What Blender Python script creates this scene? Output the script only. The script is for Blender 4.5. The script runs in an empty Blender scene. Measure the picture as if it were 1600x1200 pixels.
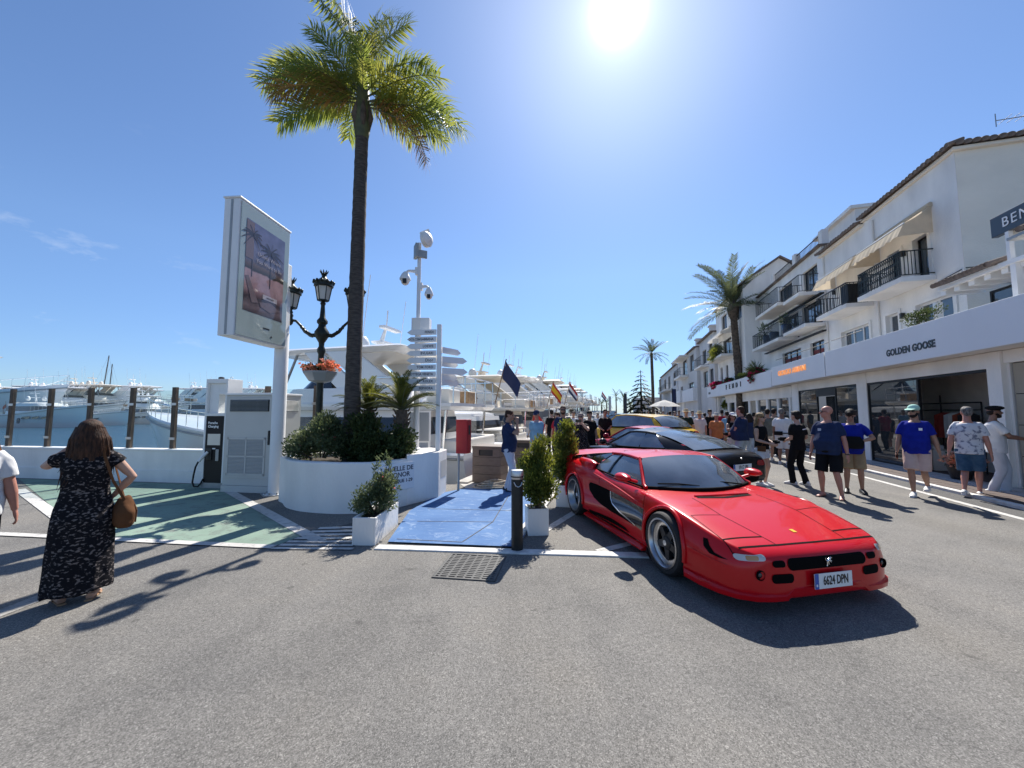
import bpy, bmesh, math, random
from mathutils import Vector, Matrix, noise
from mathutils.bvhtree import BVHTree
R = math.radians
PI = math.pi
scene = bpy.context.scene
col = scene.collection

# ------------------------------------------------------------------ camera, sky, sun, exposure
EYE = 1.68
PITCH = R(4.24)
FPX = 600.0
cam_d = bpy.data.cameras.new('camera')
cam_d.lens = 13.5
cam_d.sensor_width = 36.0
cam_d.clip_start = 0.05
cam_d.clip_end = 9000
cam = bpy.data.objects.new('camera', cam_d)
cam.location = (0, 0, EYE)
cam.rotation_euler = (R(90) + PITCH, 0, 0)
col.objects.link(cam)
scene.camera = cam

SUN_AZ, SUN_EL = R(16.6), R(47.2)
SUN_DIR = Vector((math.sin(SUN_AZ) * math.cos(SUN_EL), math.cos(SUN_AZ) * math.cos(SUN_EL), math.sin(SUN_EL)))
world = bpy.data.worlds.new('World')
scene.world = world
world.use_nodes = True
wt = world.node_tree
wt.nodes.clear()
def wn(t, **k):
    n = wt.nodes.new(t)
    for a, b in k.items(): setattr(n, a, b)
    return n
def wm(op, a, b=None):
    n = wn('ShaderNodeMath', operation=op)
    for i, v in enumerate((a, b)):
        if v is None: continue
        if isinstance(v, (int, float)): n.inputs[i].default_value = v
        else: wt.links.new(v, n.inputs[i])
    return n.outputs[0]
sky = wn('ShaderNodeTexSky', sky_type='NISHITA')
sky.sun_disc = False
sky.sun_elevation = SUN_EL
sky.sun_rotation = SUN_AZ
sky.altitude = 0
sky.air_density = 1.0
sky.dust_density = 0.12
sky.ozone_density = 2.2
geo = wn('ShaderNodeNewGeometry')
neg = wn('ShaderNodeVectorMath', operation='SCALE'); neg.inputs['Scale'].default_value = -1
wt.links.new(geo.outputs['Incoming'], neg.inputs[0])
dot = wn('ShaderNodeVectorMath', operation='DOT_PRODUCT')
wt.links.new(neg.outputs[0], dot.inputs[0]); dot.inputs[1].default_value = SUN_DIR
dpos = wm('MAXIMUM', dot.outputs['Value'], 0.0)
glow = wm('ADD', wm('ADD', wm('MULTIPLY', wm('POWER', dpos, 10.0), 0.8), wm('MULTIPLY', wm('POWER', dpos, 42.0), 2.0)),
          wm('ADD', wm('MULTIPLY', wm('POWER', dpos, 400.0), 2.6), wm('MULTIPLY', wm('POWER', dpos, 2600.0), 30.0)))
gl = wn('ShaderNodeVectorMath', operation='SCALE'); gl.inputs[0].default_value = (0.97, 0.98, 1.0)
wt.links.new(glow, gl.inputs['Scale'])
add = wn('ShaderNodeVectorMath', operation='ADD')
# clear maritime air: the band above the horizon stays pale blue instead of yellowish
sepz = wn('ShaderNodeSeparateXYZ'); wt.links.new(neg.outputs[0], sepz.inputs[0])
hzr = wn('ShaderNodeMapRange'); hzr.inputs[1].default_value = 0.0; hzr.inputs[2].default_value = 0.33; wt.links.new(sepz.outputs['Z'], hzr.inputs[0])
hmx = wn('ShaderNodeMix', data_type='RGBA'); hmx.inputs[6].default_value = (0.50, 0.66, 0.96, 1); hmx.inputs[7].default_value = (0.84, 0.96, 1.13, 1); wt.links.new(hzr.outputs[0], hmx.inputs[0])
tint = wn('ShaderNodeVectorMath', operation='MULTIPLY'); wt.links.new(hmx.outputs[2], tint.inputs[1])
wt.links.new(sky.outputs[0], tint.inputs[0])
wt.links.new(tint.outputs[0], add.inputs[0]); wt.links.new(gl.outputs[0], add.inputs[1])
# a few thin fair-weather wisps low in the western sky
sep = wn('ShaderNodeSeparateXYZ'); wt.links.new(neg.outputs[0], sep.inputs[0])
cm = wn('ShaderNodeMapping'); cm.inputs['Scale'].default_value = (7, 7, 17); cm.inputs['Location'].default_value = (0.35, 0.1, 0.62)
wt.links.new(neg.outputs[0], cm.inputs[0])
cn = wn('ShaderNodeTexNoise'); cn.inputs['Scale'].default_value = 1.0; cn.inputs['Detail'].default_value = 6; cn.inputs['Roughness'].default_value = 0.58
wt.links.new(cm.outputs[0], cn.inputs['Vector'])
cr = wn('ShaderNodeMapRange'); cr.inputs[1].default_value = 0.60; cr.inputs[2].default_value = 0.78
wt.links.new(cn.outputs['Fac'], cr.inputs[0])
lowband = wm('MULTIPLY', wm('GREATER_THAN', sep.outputs['Z'], 0.0), wm('SUBTRACT', 1.0, wm('MINIMUM', wm('MULTIPLY', sep.outputs['Z'], 1.9), 1.0)))
west = wm('MINIMUM', wm('MAXIMUM', wm('MULTIPLY', wm('SUBTRACT', -0.52, sep.outputs['X']), 5.0), 0.0), 1.0)
cfac = wm('MULTIPLY', wm('MULTIPLY', wm('MULTIPLY', cr.outputs[0], lowband), west), 0.75)
mixc = wn('ShaderNodeMix', data_type='RGBA'); mixc.inputs[7].default_value = (7.6, 7.9, 8.3, 1)
wt.links.new(cfac, mixc.inputs[0]); wt.links.new(add.outputs[0], mixc.inputs[6])
bg = wn('ShaderNodeBackground'); bg.inputs['Strength'].default_value = 0.071
wt.links.new(mixc.outputs[2], bg.inputs['Color'])
wo = wn('ShaderNodeOutputWorld'); wt.links.new(bg.outputs[0], wo.inputs['Surface'])

sun_d = bpy.data.lights.new('sun', 'SUN')
sun_d.energy = 4.0
sun_d.angle = R(0.55)
sun_d.color = (1.0, 0.95, 0.87)
sun = bpy.data.objects.new('sun', sun_d)
sun.rotation_euler = SUN_DIR.to_track_quat('Z', 'Y').to_euler()
sun.location = SUN_DIR * 60
col.objects.link(sun)

scene.view_settings.view_transform = 'Standard'
scene.view_settings.look = 'None'
scene.view_settings.gamma = 1
scene.view_settings.use_curve_mapping = False
scene.view_settings.exposure = 0.95
scene.render.engine = 'CYCLES'
scene.cycles.max_bounces = 7
scene.cycles.transparent_max_bounces = 12
scene.cycles.caustics_reflective = False
scene.cycles.caustics_refractive = False
scene.cycles.use_denoising = True

# ------------------------------------------------------------------ survey of the place
# The street runs at AZ to the right of the camera's heading; U points along it, V to its right.
AZ = R(15.8)
U = Vector((math.sin(AZ), math.cos(AZ), 0)); V = Vector((math.cos(AZ), -math.sin(AZ), 0))
def ray(px, py):
    a, b = (px - 800) / FPX, (600 - py) / FPX
    return Vector((a, math.cos(PITCH) - b * math.sin(PITCH), math.sin(PITCH) + b * math.cos(PITCH)))
def G(px, py, z=0.0):                      # sighted point at height z
    r = ray(px, py); t = (z - EYE) / r.z
    return Vector((r.x * t, r.y * t, z))
def D(px, py, dist):                       # sighted point at forward distance dist
    r = ray(px, py); t = dist / r.y
    return Vector((r.x * t, dist, EYE + r.z * t))
def S(px, py, n):                          # sighted point on the facade line n: (n, s, z) in street coordinates
    r = ray(px, py); t = n / (r.x * V.x + r.y * V.y)
    return Vector((n, t * (r.x * U.x + r.y * U.y), EYE + r.z * t))
def hz(px, py, dist): return D(px, py, dist).z

# ------------------------------------------------------------------ materials
M = {}
def rgb(c): return (c[0], c[1], c[2], 1)
def mat(name, color, rough=0.6, metal=0.0, var=0.0, vscale=6.0, color2=None, bump=0.0, bscale=60.0, spec=0.5, coat=0.0,
        emit=None, estr=0.0, trans=0.0, alpha=1.0, sss=0.0, coords='Object', stretch=None, detail=5.0, vlo=0.35, vhi=0.65):
    m = bpy.data.materials.new(name); m.use_nodes = True
    t = m.node_tree; b = t.nodes['Principled BSDF']
    b.inputs['Base Color'].default_value = rgb(color)
    b.inputs['Roughness'].default_value = rough
    b.inputs['Metallic'].default_value = metal
    b.inputs['Specular IOR Level'].default_value = spec
    b.inputs['Coat Weight'].default_value = coat
    b.inputs['Coat Roughness'].default_value = 0.03
    b.inputs['Transmission Weight'].default_value = trans
    b.inputs['Alpha'].default_value = alpha
    if emit:
        b.inputs['Emission Color'].default_value = rgb(emit); b.inputs['Emission Strength'].default_value = estr
    if var > 0 or color2 or bump > 0:
        tc = t.nodes.new('ShaderNodeTexCoord'); mp = t.nodes.new('ShaderNodeMapping')
        t.links.new(tc.outputs[coords], mp.inputs[0])
        if stretch: mp.inputs['Scale'].default_value = stretch
    if var > 0 or color2:
        n = t.nodes.new('ShaderNodeTexNoise'); n.inputs['Scale'].default_value = vscale; n.inputs['Detail'].default_value = detail
        t.links.new(mp.outputs[0], n.inputs['Vector'])
        r = t.nodes.new('ShaderNodeValToRGB')
        c2 = color2 or tuple(c * (1 - var) for c in color)
        c1 = color if color2 else tuple(min(1, c * (1 + var * 0.4)) for c in color)
        r.color_ramp.elements[0].position = vlo; r.color_ramp.elements[0].color = rgb(c2)
        r.color_ramp.elements[1].position = vhi; r.color_ramp.elements[1].color = rgb(c1)
        t.links.new(n.outputs['Fac'], r.inputs[0]); t.links.new(r.outputs[0], b.inputs['Base Color'])
    if bump > 0:
        n2 = t.nodes.new('ShaderNodeTexNoise'); n2.inputs['Scale'].default_value = bscale; n2.inputs['Detail'].default_value = 4
        t.links.new(mp.outputs[0], n2.inputs['Vector'])
        bp = t.nodes.new('ShaderNodeBump'); bp.inputs['Strength'].default_value = bump; bp.inputs['Distance'].default_value = 0.02
        t.links.new(n2.outputs['Fac'], bp.inputs['Height']); t.links.new(bp.outputs[0], b.inputs['Normal'])
    M[name] = m
    return m
def leafmat(name, color, color2, trl=0.35, rough=0.5, vscale=3.0):
    """two-sided leaf: diffuse plus light shining through"""
    m = mat(name, color, rough=rough, color2=color2, vscale=vscale, spec=0.16)
    t = m.node_tree; b = t.nodes['Principled BSDF']; o = t.nodes['Material Output']
    tr = t.nodes.new('ShaderNodeBsdfTranslucent'); mx = t.nodes.new('ShaderNodeMixShader'); mx.inputs[0].default_value = trl
    src = b.inputs['Base Color'].links[0].from_socket
    hsv = t.nodes.new('ShaderNodeHueSaturation'); hsv.inputs['Hue'].default_value = 0.475; hsv.inputs['Saturation'].default_value = 1.1; hsv.inputs['Value'].default_value = 2.2
    t.links.new(src, hsv.inputs['Color']); t.links.new(hsv.outputs[0], tr.inputs['Color'])
    t.links.new(b.outputs[0], mx.inputs[1]); t.links.new(tr.outputs[0], mx.inputs[2]); t.links.new(mx.outputs[0], o.inputs['Surface'])
    return m
def canvasmat(name, color, trl):
    m = mat(name, color, rough=0.9, var=0.1, vscale=3, bump=0.1, bscale=25, spec=0.1)
    t = m.node_tree; b = t.nodes['Principled BSDF']; o = t.nodes['Material Output']
    tr = t.nodes.new('ShaderNodeBsdfTranslucent'); mx = t.nodes.new('ShaderNodeMixShader'); mx.inputs[0].default_value = trl
    t.links.new(b.inputs['Base Color'].links[0].from_socket, tr.inputs['Color'])
    t.links.new(b.outputs[0], mx.inputs[1]); t.links.new(tr.outputs[0], mx.inputs[2]); t.links.new(mx.outputs[0], o.inputs['Surface'])
canvasmat('canvas', (0.70, 0.61, 0.48), 0.42); canvasmat('canvas_white', (0.78, 0.76, 0.72), 0.3)
def clearglass(name, tint, refl=0.12, opacity=0.25, dirt=None):
    """thin pane: see-through with a Fresnel reflection and a slight tint"""
    m = bpy.data.materials.new(name); m.use_nodes = True; t = m.node_tree; t.nodes.clear()
    o = t.nodes.new('ShaderNodeOutputMaterial'); tr = t.nodes.new('ShaderNodeBsdfTransparent'); tr.inputs[0].default_value = rgb(tint)
    g = t.nodes.new('ShaderNodeBsdfGlossy'); g.inputs['Roughness'].default_value = 0.015
    d = t.nodes.new('ShaderNodeBsdfDiffuse'); d.inputs[0].default_value = rgb(dirt or (0.5, 0.55, 0.55))
    lw = t.nodes.new('ShaderNodeLayerWeight'); lw.inputs['Blend'].default_value = 0.5
    pw = t.nodes.new('ShaderNodeMath'); pw.operation = 'POWER'; pw.inputs[1].default_value = 5.0; t.links.new(lw.outputs['Facing'], pw.inputs[0])
    ad = t.nodes.new('ShaderNodeMath'); ad.operation = 'MULTIPLY_ADD'; ad.inputs[1].default_value = 0.9; ad.inputs[2].default_value = 0.04 + refl; ad.use_clamp = True
    t.links.new(pw.outputs[0], ad.inputs[0])
    m1 = t.nodes.new('ShaderNodeMixShader'); m1.inputs[0].default_value = opacity
    m2 = t.nodes.new('ShaderNodeMixShader')
    t.links.new(tr.outputs[0], m1.inputs[1]); t.links.new(d.outputs[0], m1.inputs[2])
    t.links.new(ad.outputs[0], m2.inputs[0]); t.links.new(m1.outputs[0], m2.inputs[1]); t.links.new(g.outputs[0], m2.inputs[2])
    t.links.new(m2.outputs[0], o.inputs['Surface'])
    M[name] = m
    return m

mat('white_plaster', (0.86, 0.835, 0.79), rough=0.9, var=0.13, vscale=1.1, bump=0.35, bscale=22, detail=8, stretch=(1, 1, .45))
mat('cream_plaster', (0.88, 0.80, 0.68), rough=0.9, var=0.07, vscale=.9, bump=0.4, bscale=22, detail=8, stretch=(1, 1, 1.6))
mat('white_fascia', (0.80, 0.80, 0.81), rough=0.7, var=0.03, vscale=0.8, bump=0.05, bscale=40)
mat('white_paint', (0.80, 0.80, 0.79), rough=0.45, var=0.03, vscale=3)
mat('white_soffit', (0.82, 0.79, 0.74), rough=0.8, var=0.04, vscale=2)
mat('pale_cabinet', (0.56, 0.55, 0.515), rough=0.5, var=0.04, vscale=2)
mat('gelcoat', (0.82, 0.82, 0.81), rough=0.22, var=0.03, vscale=0.7, coat=0.3)
mat('gelcoat_cream', (0.74, 0.69, 0.60), rough=0.3, var=0.05, vscale=0.8)
mat('gelcoat_grey', (0.27, 0.30, 0.33), rough=0.25, var=0.05, vscale=0.8, coat=0.3)
mat('gelcoat_navy', (0.02, 0.03, 0.07), rough=0.2, var=0.05, vscale=0.8, coat=0.3)
mat('dark_glass', (0.012, 0.015, 0.02), rough=0.04, spec=0.9)
mat('car_glass', (0.10, 0.12, 0.145), rough=0.05, spec=1.0, var=0.35, vscale=2.5)  # opaque pane; pale blue-grey base stands in for reflected sky and the dashboard
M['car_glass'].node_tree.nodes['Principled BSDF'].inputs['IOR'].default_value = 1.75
mat('shop_glass', (0.03, 0.035, 0.038), rough=0.015, spec=1.0)
mat('window_glass', (0.05, 0.065, 0.08), rough=0.03, spec=1.0)
mat('black_frame', (0.012, 0.012, 0.014), rough=0.5, spec=0.25)
mat('black_iron', (0.02, 0.022, 0.022), rough=0.45, metal=0.3, var=0.3, vscale=9)
mat('dark_green_iron', (0.018, 0.026, 0.022), rough=0.42, metal=0.35, var=0.35, vscale=12, bump=0.2, bscale=80)
mat('black_plastic', (0.015, 0.015, 0.016), rough=0.5)
mat('rubber', (0.018, 0.018, 0.018), rough=0.8, bump=0.2, bscale=120)
mat('chrome', (0.75, 0.75, 0.76), rough=0.18, metal=1.0)
mat('brushed_steel', (0.55, 0.55, 0.56), rough=0.35, metal=1.0)
mat('grate_iron', (0.085, 0.084, 0.082), rough=0.6, metal=0.3, var=0.3, vscale=14)
mat('grey_metal', (0.34, 0.35, 0.35), rough=0.5, metal=0.4, var=0.1, vscale=8)
mat('terracotta', (0.30, 0.20, 0.14), rough=0.85, var=0.5, vscale=3.0)
mat('old_tile', (0.19, 0.15, 0.125), rough=0.9, var=0.45, vscale=2.0)

mat('wood_post', (0.105, 0.078, 0.058), rough=0.8, var=0.45, vscale=5, stretch=(6, 6, 0.7), bump=0.3, bscale=12)
mat('brown_slat', (0.155, 0.115, 0.09), rough=0.6, var=0.18, vscale=6, stretch=(1, 1, 6))
mat('teak', (0.30, 0.19, 0.10), rough=0.6, var=0.3, vscale=8)
mat('red_paint', (0.42, 0.012, 0.018), rough=0.45, var=0.1, vscale=4)
mat('red_fabric', (0.38, 0.03, 0.03), rough=0.9, var=0.15, vscale=6)
mat('navy_sign', (0.035, 0.045, 0.06), rough=0.35)
mat('white_letter', (0.85, 0.85, 0.85), rough=0.5)
mat('black_letter', (0.012, 0.012, 0.014), rough=0.4)
mat('dark_letter', (0.05, 0.05, 0.07), rough=0.5)
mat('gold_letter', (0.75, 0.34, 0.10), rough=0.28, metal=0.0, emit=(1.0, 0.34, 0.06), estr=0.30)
mat('rope', (0.42, 0.36, 0.28), rough=0.95, var=0.25, vscale=20, bump=0.5, bscale=90)
mat('concrete', (0.46, 0.44, 0.41), rough=0.9, var=0.16, vscale=2.5, bump=0.2, bscale=50)
mat('soil', (0.06, 0.045, 0.03), rough=1.0, var=0.3, vscale=8)
mat('lamp_glass', (0.78, 0.75, 0.68), rough=0.35, trans=0.25)
mat('dark_fabric', (0.02, 0.02, 0.023), rough=0.9)
mat('far_white', (0.62, 0.61, 0.60), rough=0.9, var=0.08, vscale=0.5)
mat('far_brown', (0.23, 0.18, 0.13), rough=0.9, var=0.2, vscale=0.6)
clearglass('fence_glass', (0.80, 0.86, 0.86), refl=0.0, opacity=0.06, dirt=(0.5, 0.58, 0.62))

# ------------------------------------------------------------------ mesh helpers
def tag(o, label=None, cat=None, group=None, kind=None):
    if label: o['label'] = label
    if cat: o['category'] = cat
    if group: o['group'] = group
    if kind: o['kind'] = kind
    return o
def empty(name, loc=(0, 0, 0), rz=0.0, label=None, cat=None, group=None):
    o = bpy.data.objects.new(name, None); o.location = loc; o.rotation_euler = (0, 0, rz); o.empty_display_size = 0.2
    col.objects.link(o)
    return tag(o, label, cat, group)
def link(name, me, parent=None, loc=None, rz=None):
    o = bpy.data.objects.new(name, me); col.objects.link(o)
    if parent: o.parent = parent
    if loc is not None: o.location = loc
    if rz is not None: o.rotation_euler = (0, 0, rz)
    return o
def copy_tree(o, parent=None):
    c = o.copy(); col.objects.link(c)
    if parent: c.parent = parent
    for ch in list(o.children): copy_tree(ch, c)
    return c
class MB:
    """collects shapes and links them as one mesh object"""
    def __init__(s): s.v = []; s.f = []; s.m = []; s.mats = []; s.cur = 0
    def use(s, mname):
        if mname not in s.mats: s.mats.append(mname)
        s.cur = s.mats.index(mname); return s
    def add(s, vs, fs):
        o = len(s.v); s.v += [tuple(v) for v in vs]
        for f in fs: s.f.append([i + o for i in f]); s.m.append(s.cur)
        return s
    def box(s, a, b, mtx=None):
        (x0, y0, z0), (x1, y1, z1) = a, b
        vs = [(x0, y0, z0), (x1, y0, z0), (x1, y1, z0), (x0, y1, z0), (x0, y0, z1), (x1, y0, z1), (x1, y1, z1), (x0, y1, z1)]
        if mtx is not None: vs = [mtx @ Vector(v) for v in vs]
        return s.add(vs, [(3, 2, 1, 0), (4, 5, 6, 7), (0, 1, 5, 4), (1, 2, 6, 5), (2, 3, 7, 6), (3, 0, 4, 7)])
    def cbox(s, c, d, rz=0.0, rx=0.0, ry=0.0):
        m = Matrix.Translation(c) @ Matrix.Rotation(rz, 4, 'Z') @ Matrix.Rotation(ry, 4, 'Y') @ Matrix.Rotation(rx, 4, 'X')
        h = [k / 2 for k in d]
        return s.box((-h[0], -h[1], -h[2]), (h[0], h[1], h[2]), m)
    def quad(s, *p): return s.add(p, [tuple(range(len(p)))])
    def prism(s, poly, z0, z1):
        n = len(poly)
        vs = [(p[0], p[1], z0) for p in poly] + [(p[0], p[1], z1) for p in poly]
        return s.add(vs, [tuple(range(n))[::-1], tuple(range(n, 2 * n))] + [(i, (i + 1) % n, n + (i + 1) % n, n + i) for i in range(n)])
    def xprism(s, poly, axis, a, b):
        """polygon in the plane across axis ('x': (y,z) points, 'y': (x,z) points), extruded a..b"""
        n = len(poly)
        if axis == 'x': vs = [(a, p[0], p[1]) for p in poly] + [(b, p[0], p[1]) for p in poly]
        else: vs = [(p[0], a, p[1]) for p in poly] + [(p[0], b, p[1]) for p in poly]
        return s.add(vs, [tuple(range(n))[::-1], tuple(range(n, 2 * n))] + [(i, (i + 1) % n, n + (i + 1) % n, n + i) for i in range(n)])
    def tube(s, pts, rad, n=8, cap=True, up=None):
        pts = [Vector(p) for p in pts]; k = len(pts)
        if not hasattr(rad, '__len__'): rad = [rad] * k
        vs = []; pv = None
        for i, p in enumerate(pts):
            t = (pts[min(i + 1, k - 1)] - pts[max(i - 1, 0)])
            if t.length < 1e-9: t = Vector((0, 0, 1))
            t.normalize()
            if pv is None:
                a = Vector(up) if up else (Vector((0, 0, 1)) if abs(t.z) < 0.9 else Vector((0, 1, 0)))
                x = (a - t * a.dot(t)).normalized()
            else: x = (pv - t * pv.dot(t)).normalized()
            pv = x; y = t.cross(x); r = rad[i]
            rx, ry = (r if hasattr(r, '__len__') else (r, r))
            for j in range(n):
                q = 2 * PI * j / n
                vs.append(p + x * (math.cos(q) * rx) + y * (math.sin(q) * ry))
        fs = [(i * n + j, i * n + (j + 1) % n, (i + 1) * n + (j + 1) % n, (i + 1) * n + j) for i in range(k - 1) for j in range(n)]
        if cap: fs += [tuple(range(n))[::-1], tuple((k - 1) * n + j for j in range(n))]
        return s.add(vs, fs)
    def cyl(s, p0, p1, r0, r1=None, n=12): return s.tube([p0, p1], [r0, r0 if r1 is None else r1], n)
    def lathe(s, prof, n=20, c=(0, 0, 0), mtx=None, cap=True):
        k = len(prof); vs = [(c[0] + r * math.cos(2 * PI * j / n), c[1] + r * math.sin(2 * PI * j / n), c[2] + z) for r, z in prof for j in range(n)]
        if mtx is not None: vs = [mtx @ Vector(v) for v in vs]
        fs = [(i * n + j, i * n + (j + 1) % n, (i + 1) * n + (j + 1) % n, (i + 1) * n + j) for i in range(k - 1) for j in range(n)]
        if cap: fs += [tuple(range(n))[::-1], tuple((k - 1) * n + j for j in range(n))]
        return s.add(vs, fs)
    def ball(s, c, r, n=10, m=6, rot=None):
        rx, ry, rz = r if hasattr(r, '__len__') else (r, r, r)
        c = Vector(c); vs = []
        for i in range(1, m):
            a = PI * i / m
            for j in range(n):
                b = 2 * PI * j / n
                p = Vector((rx * math.sin(a) * math.cos(b), ry * math.sin(a) * math.sin(b), -rz * math.cos(a)))
                vs.append(c + (rot @ p if rot else p))
        e0 = Vector((0, 0, -rz)); e1 = Vector((0, 0, rz))
        vs += [c + (rot @ e0 if rot else e0), c + (rot @ e1 if rot else e1)]
        b0, b1 = (m - 1) * n, (m - 1) * n + 1
        fs = [(i * n + j, i * n + (j + 1) % n, (i + 1) * n + (j + 1) % n, (i + 1) * n + j) for i in range(m - 2) for j in range(n)]
        fs += [(b0, (j + 1) % n, j) for j in range(n)] + [(b1, (m - 2) * n + j, (m - 2) * n + (j + 1) % n) for j in range(n)]
        return s.add(vs, fs)
    def mesh(s, name, mname=None, smooth=None, fix=True):
        me = bpy.data.meshes.new(name); me.from_pydata(s.v, [], s.f)
        for k in (s.mats or [mname]): me.materials.append(M[k])
        if s.mats: me.polygons.foreach_set('material_index', s.m)
        if fix:
            b = bmesh.new(); b.from_mesh(me); bmesh.ops.recalc_face_normals(b, faces=b.faces); b.to_mesh(me); b.free()
        if smooth is not None:
            me.polygons.foreach_set('use_smooth', [True] * len(me.polygons))
            me.set_sharp_from_angle(angle=R(smooth))
        me.update()
        return me
    def build(s, name, mname=None, parent=None, smooth=None, bevel=None, loc=None, rz=None, fix=True, seg=2):
        o = link(name, s.mesh(name, mname, smooth, fix), parent, loc, rz)
        if bevel:
            md = o.modifiers.new('bevel', 'BEVEL'); md.width = bevel; md.segments = seg; md.limit_method = 'ANGLE'; md.angle_limit = R(40); md.harden_normals = False
        return o
def text_mesh(body, size, depth=0.0, font_scale_x=1.0, bold=0.0, spacing=1.0, align='CENTER', res=3):
    c = bpy.data.curves.new('lettering', 'FONT'); c.body = body; c.size = size; c.extrude = depth; c.align_x = align; c.align_y = 'CENTER'
    c.offset = bold; c.space_character = spacing; c.resolution_u = res
    o = bpy.data.objects.new('lettering', c); col.objects.link(o)
    dg = bpy.context.evaluated_depsgraph_get(); me = bpy.data.meshes.new_from_object(o.evaluated_get(dg))
    col.objects.unlink(o); bpy.data.objects.remove(o); bpy.data.curves.remove(c)
    if font_scale_x != 1.0:
        for v in me.vertices: v.co.x *= font_scale_x
    return me
def lettering(body, size, mname, parent, pos, xdir, updir, depth=0.004, sx=1.0, bold=0.0, spacing=1.0, name='lettering', align='CENTER'):
    """flat letters standing on a surface: xdir is the reading direction, updir the letters' up"""
    me = text_mesh(body, size, depth, sx, bold, spacing, align); me.materials.clear(); me.materials.append(M[mname])
    x = Vector(xdir).normalized(); u = Vector(updir).normalized(); z = x.cross(u)
    mt = Matrix.Translation(pos) @ Matrix((x, u, z)).transposed().to_4x4()
    me.transform(mt)
    return link(name, me, parent)
def eval_mesh(o, name):
    dg = bpy.context.evaluated_depsgraph_get(); dg.update()
    return bpy.data.meshes.new_from_object(o.evaluated_get(dg))
def bake(o):
    """replace an object's mesh by its evaluated one and drop the modifiers"""
    me = eval_mesh(o, o.name); o.modifiers.clear(); old = o.data; o.data = me
    bpy.data.meshes.remove(old)
    return o
def smoothobj(o, ang=40):
    o.data.polygons.foreach_set('use_smooth', [True] * len(o.data.polygons)); o.data.set_sharp_from_angle(angle=R(ang)); return o
def lerp(a, b, t): return a + (b - a) * t
def interp(tab, x):
    """piecewise linear table [(x, v...)], sorted by x"""
    if x <= tab[0][0]: return tab[0][1:]
    for a, b in zip(tab, tab[1:]):
        if x <= b[0]:
            t = (x - a[0]) / (b[0] - a[0]); return tuple(lerp(p, q, t) for p, q in zip(a[1:], b[1:]))
    return tab[-1][1:]
def SC(n, s, z=0.0): return U * s + V * n + Vector((0, 0, z))   # street coordinates to world
street_root_rz = -AZ
# ------------------------------------------------------------------ ground, water, paint
def nodes_mat(name):
    m = bpy.data.materials.new(name); m.use_nodes = True; M[name] = m
    t = m.node_tree
    def nn(k, **kw):
        n = t.nodes.new(k)
        for a, b in kw.items():
            if a.startswith('i_'): n.inputs[a[2:].replace('_', ' ')].default_value = b
            else: setattr(n, a, b)
        return n
    return m, t, t.nodes['Principled BSDF'], nn
def ramp(t, nn, src, stops):
    r = nn('ShaderNodeValToRGB'); t.links.new(src, r.inputs[0]); e = r.color_ramp.elements
    while len(e) < len(stops): e.new(0.5)
    for k, (p, c) in enumerate(stops): e[k].position = p; e[k].color = rgb(c) if hasattr(c, '__len__') else (c, c, c, 1)
    return r.outputs[0]
def mix(t, nn, kind, fac, a, b):
    m = nn('ShaderNodeMix', data_type='RGBA', blend_type=kind)
    for i, v in ((0, fac), (6, a), (7, b)):
        if isinstance(v, bpy.types.NodeSocket): t.links.new(v, m.inputs[i])
        elif i == 0: m.inputs[0].default_value = v
        else: m.inputs[i].default_value = rgb(v)
    return m.outputs[2]
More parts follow.
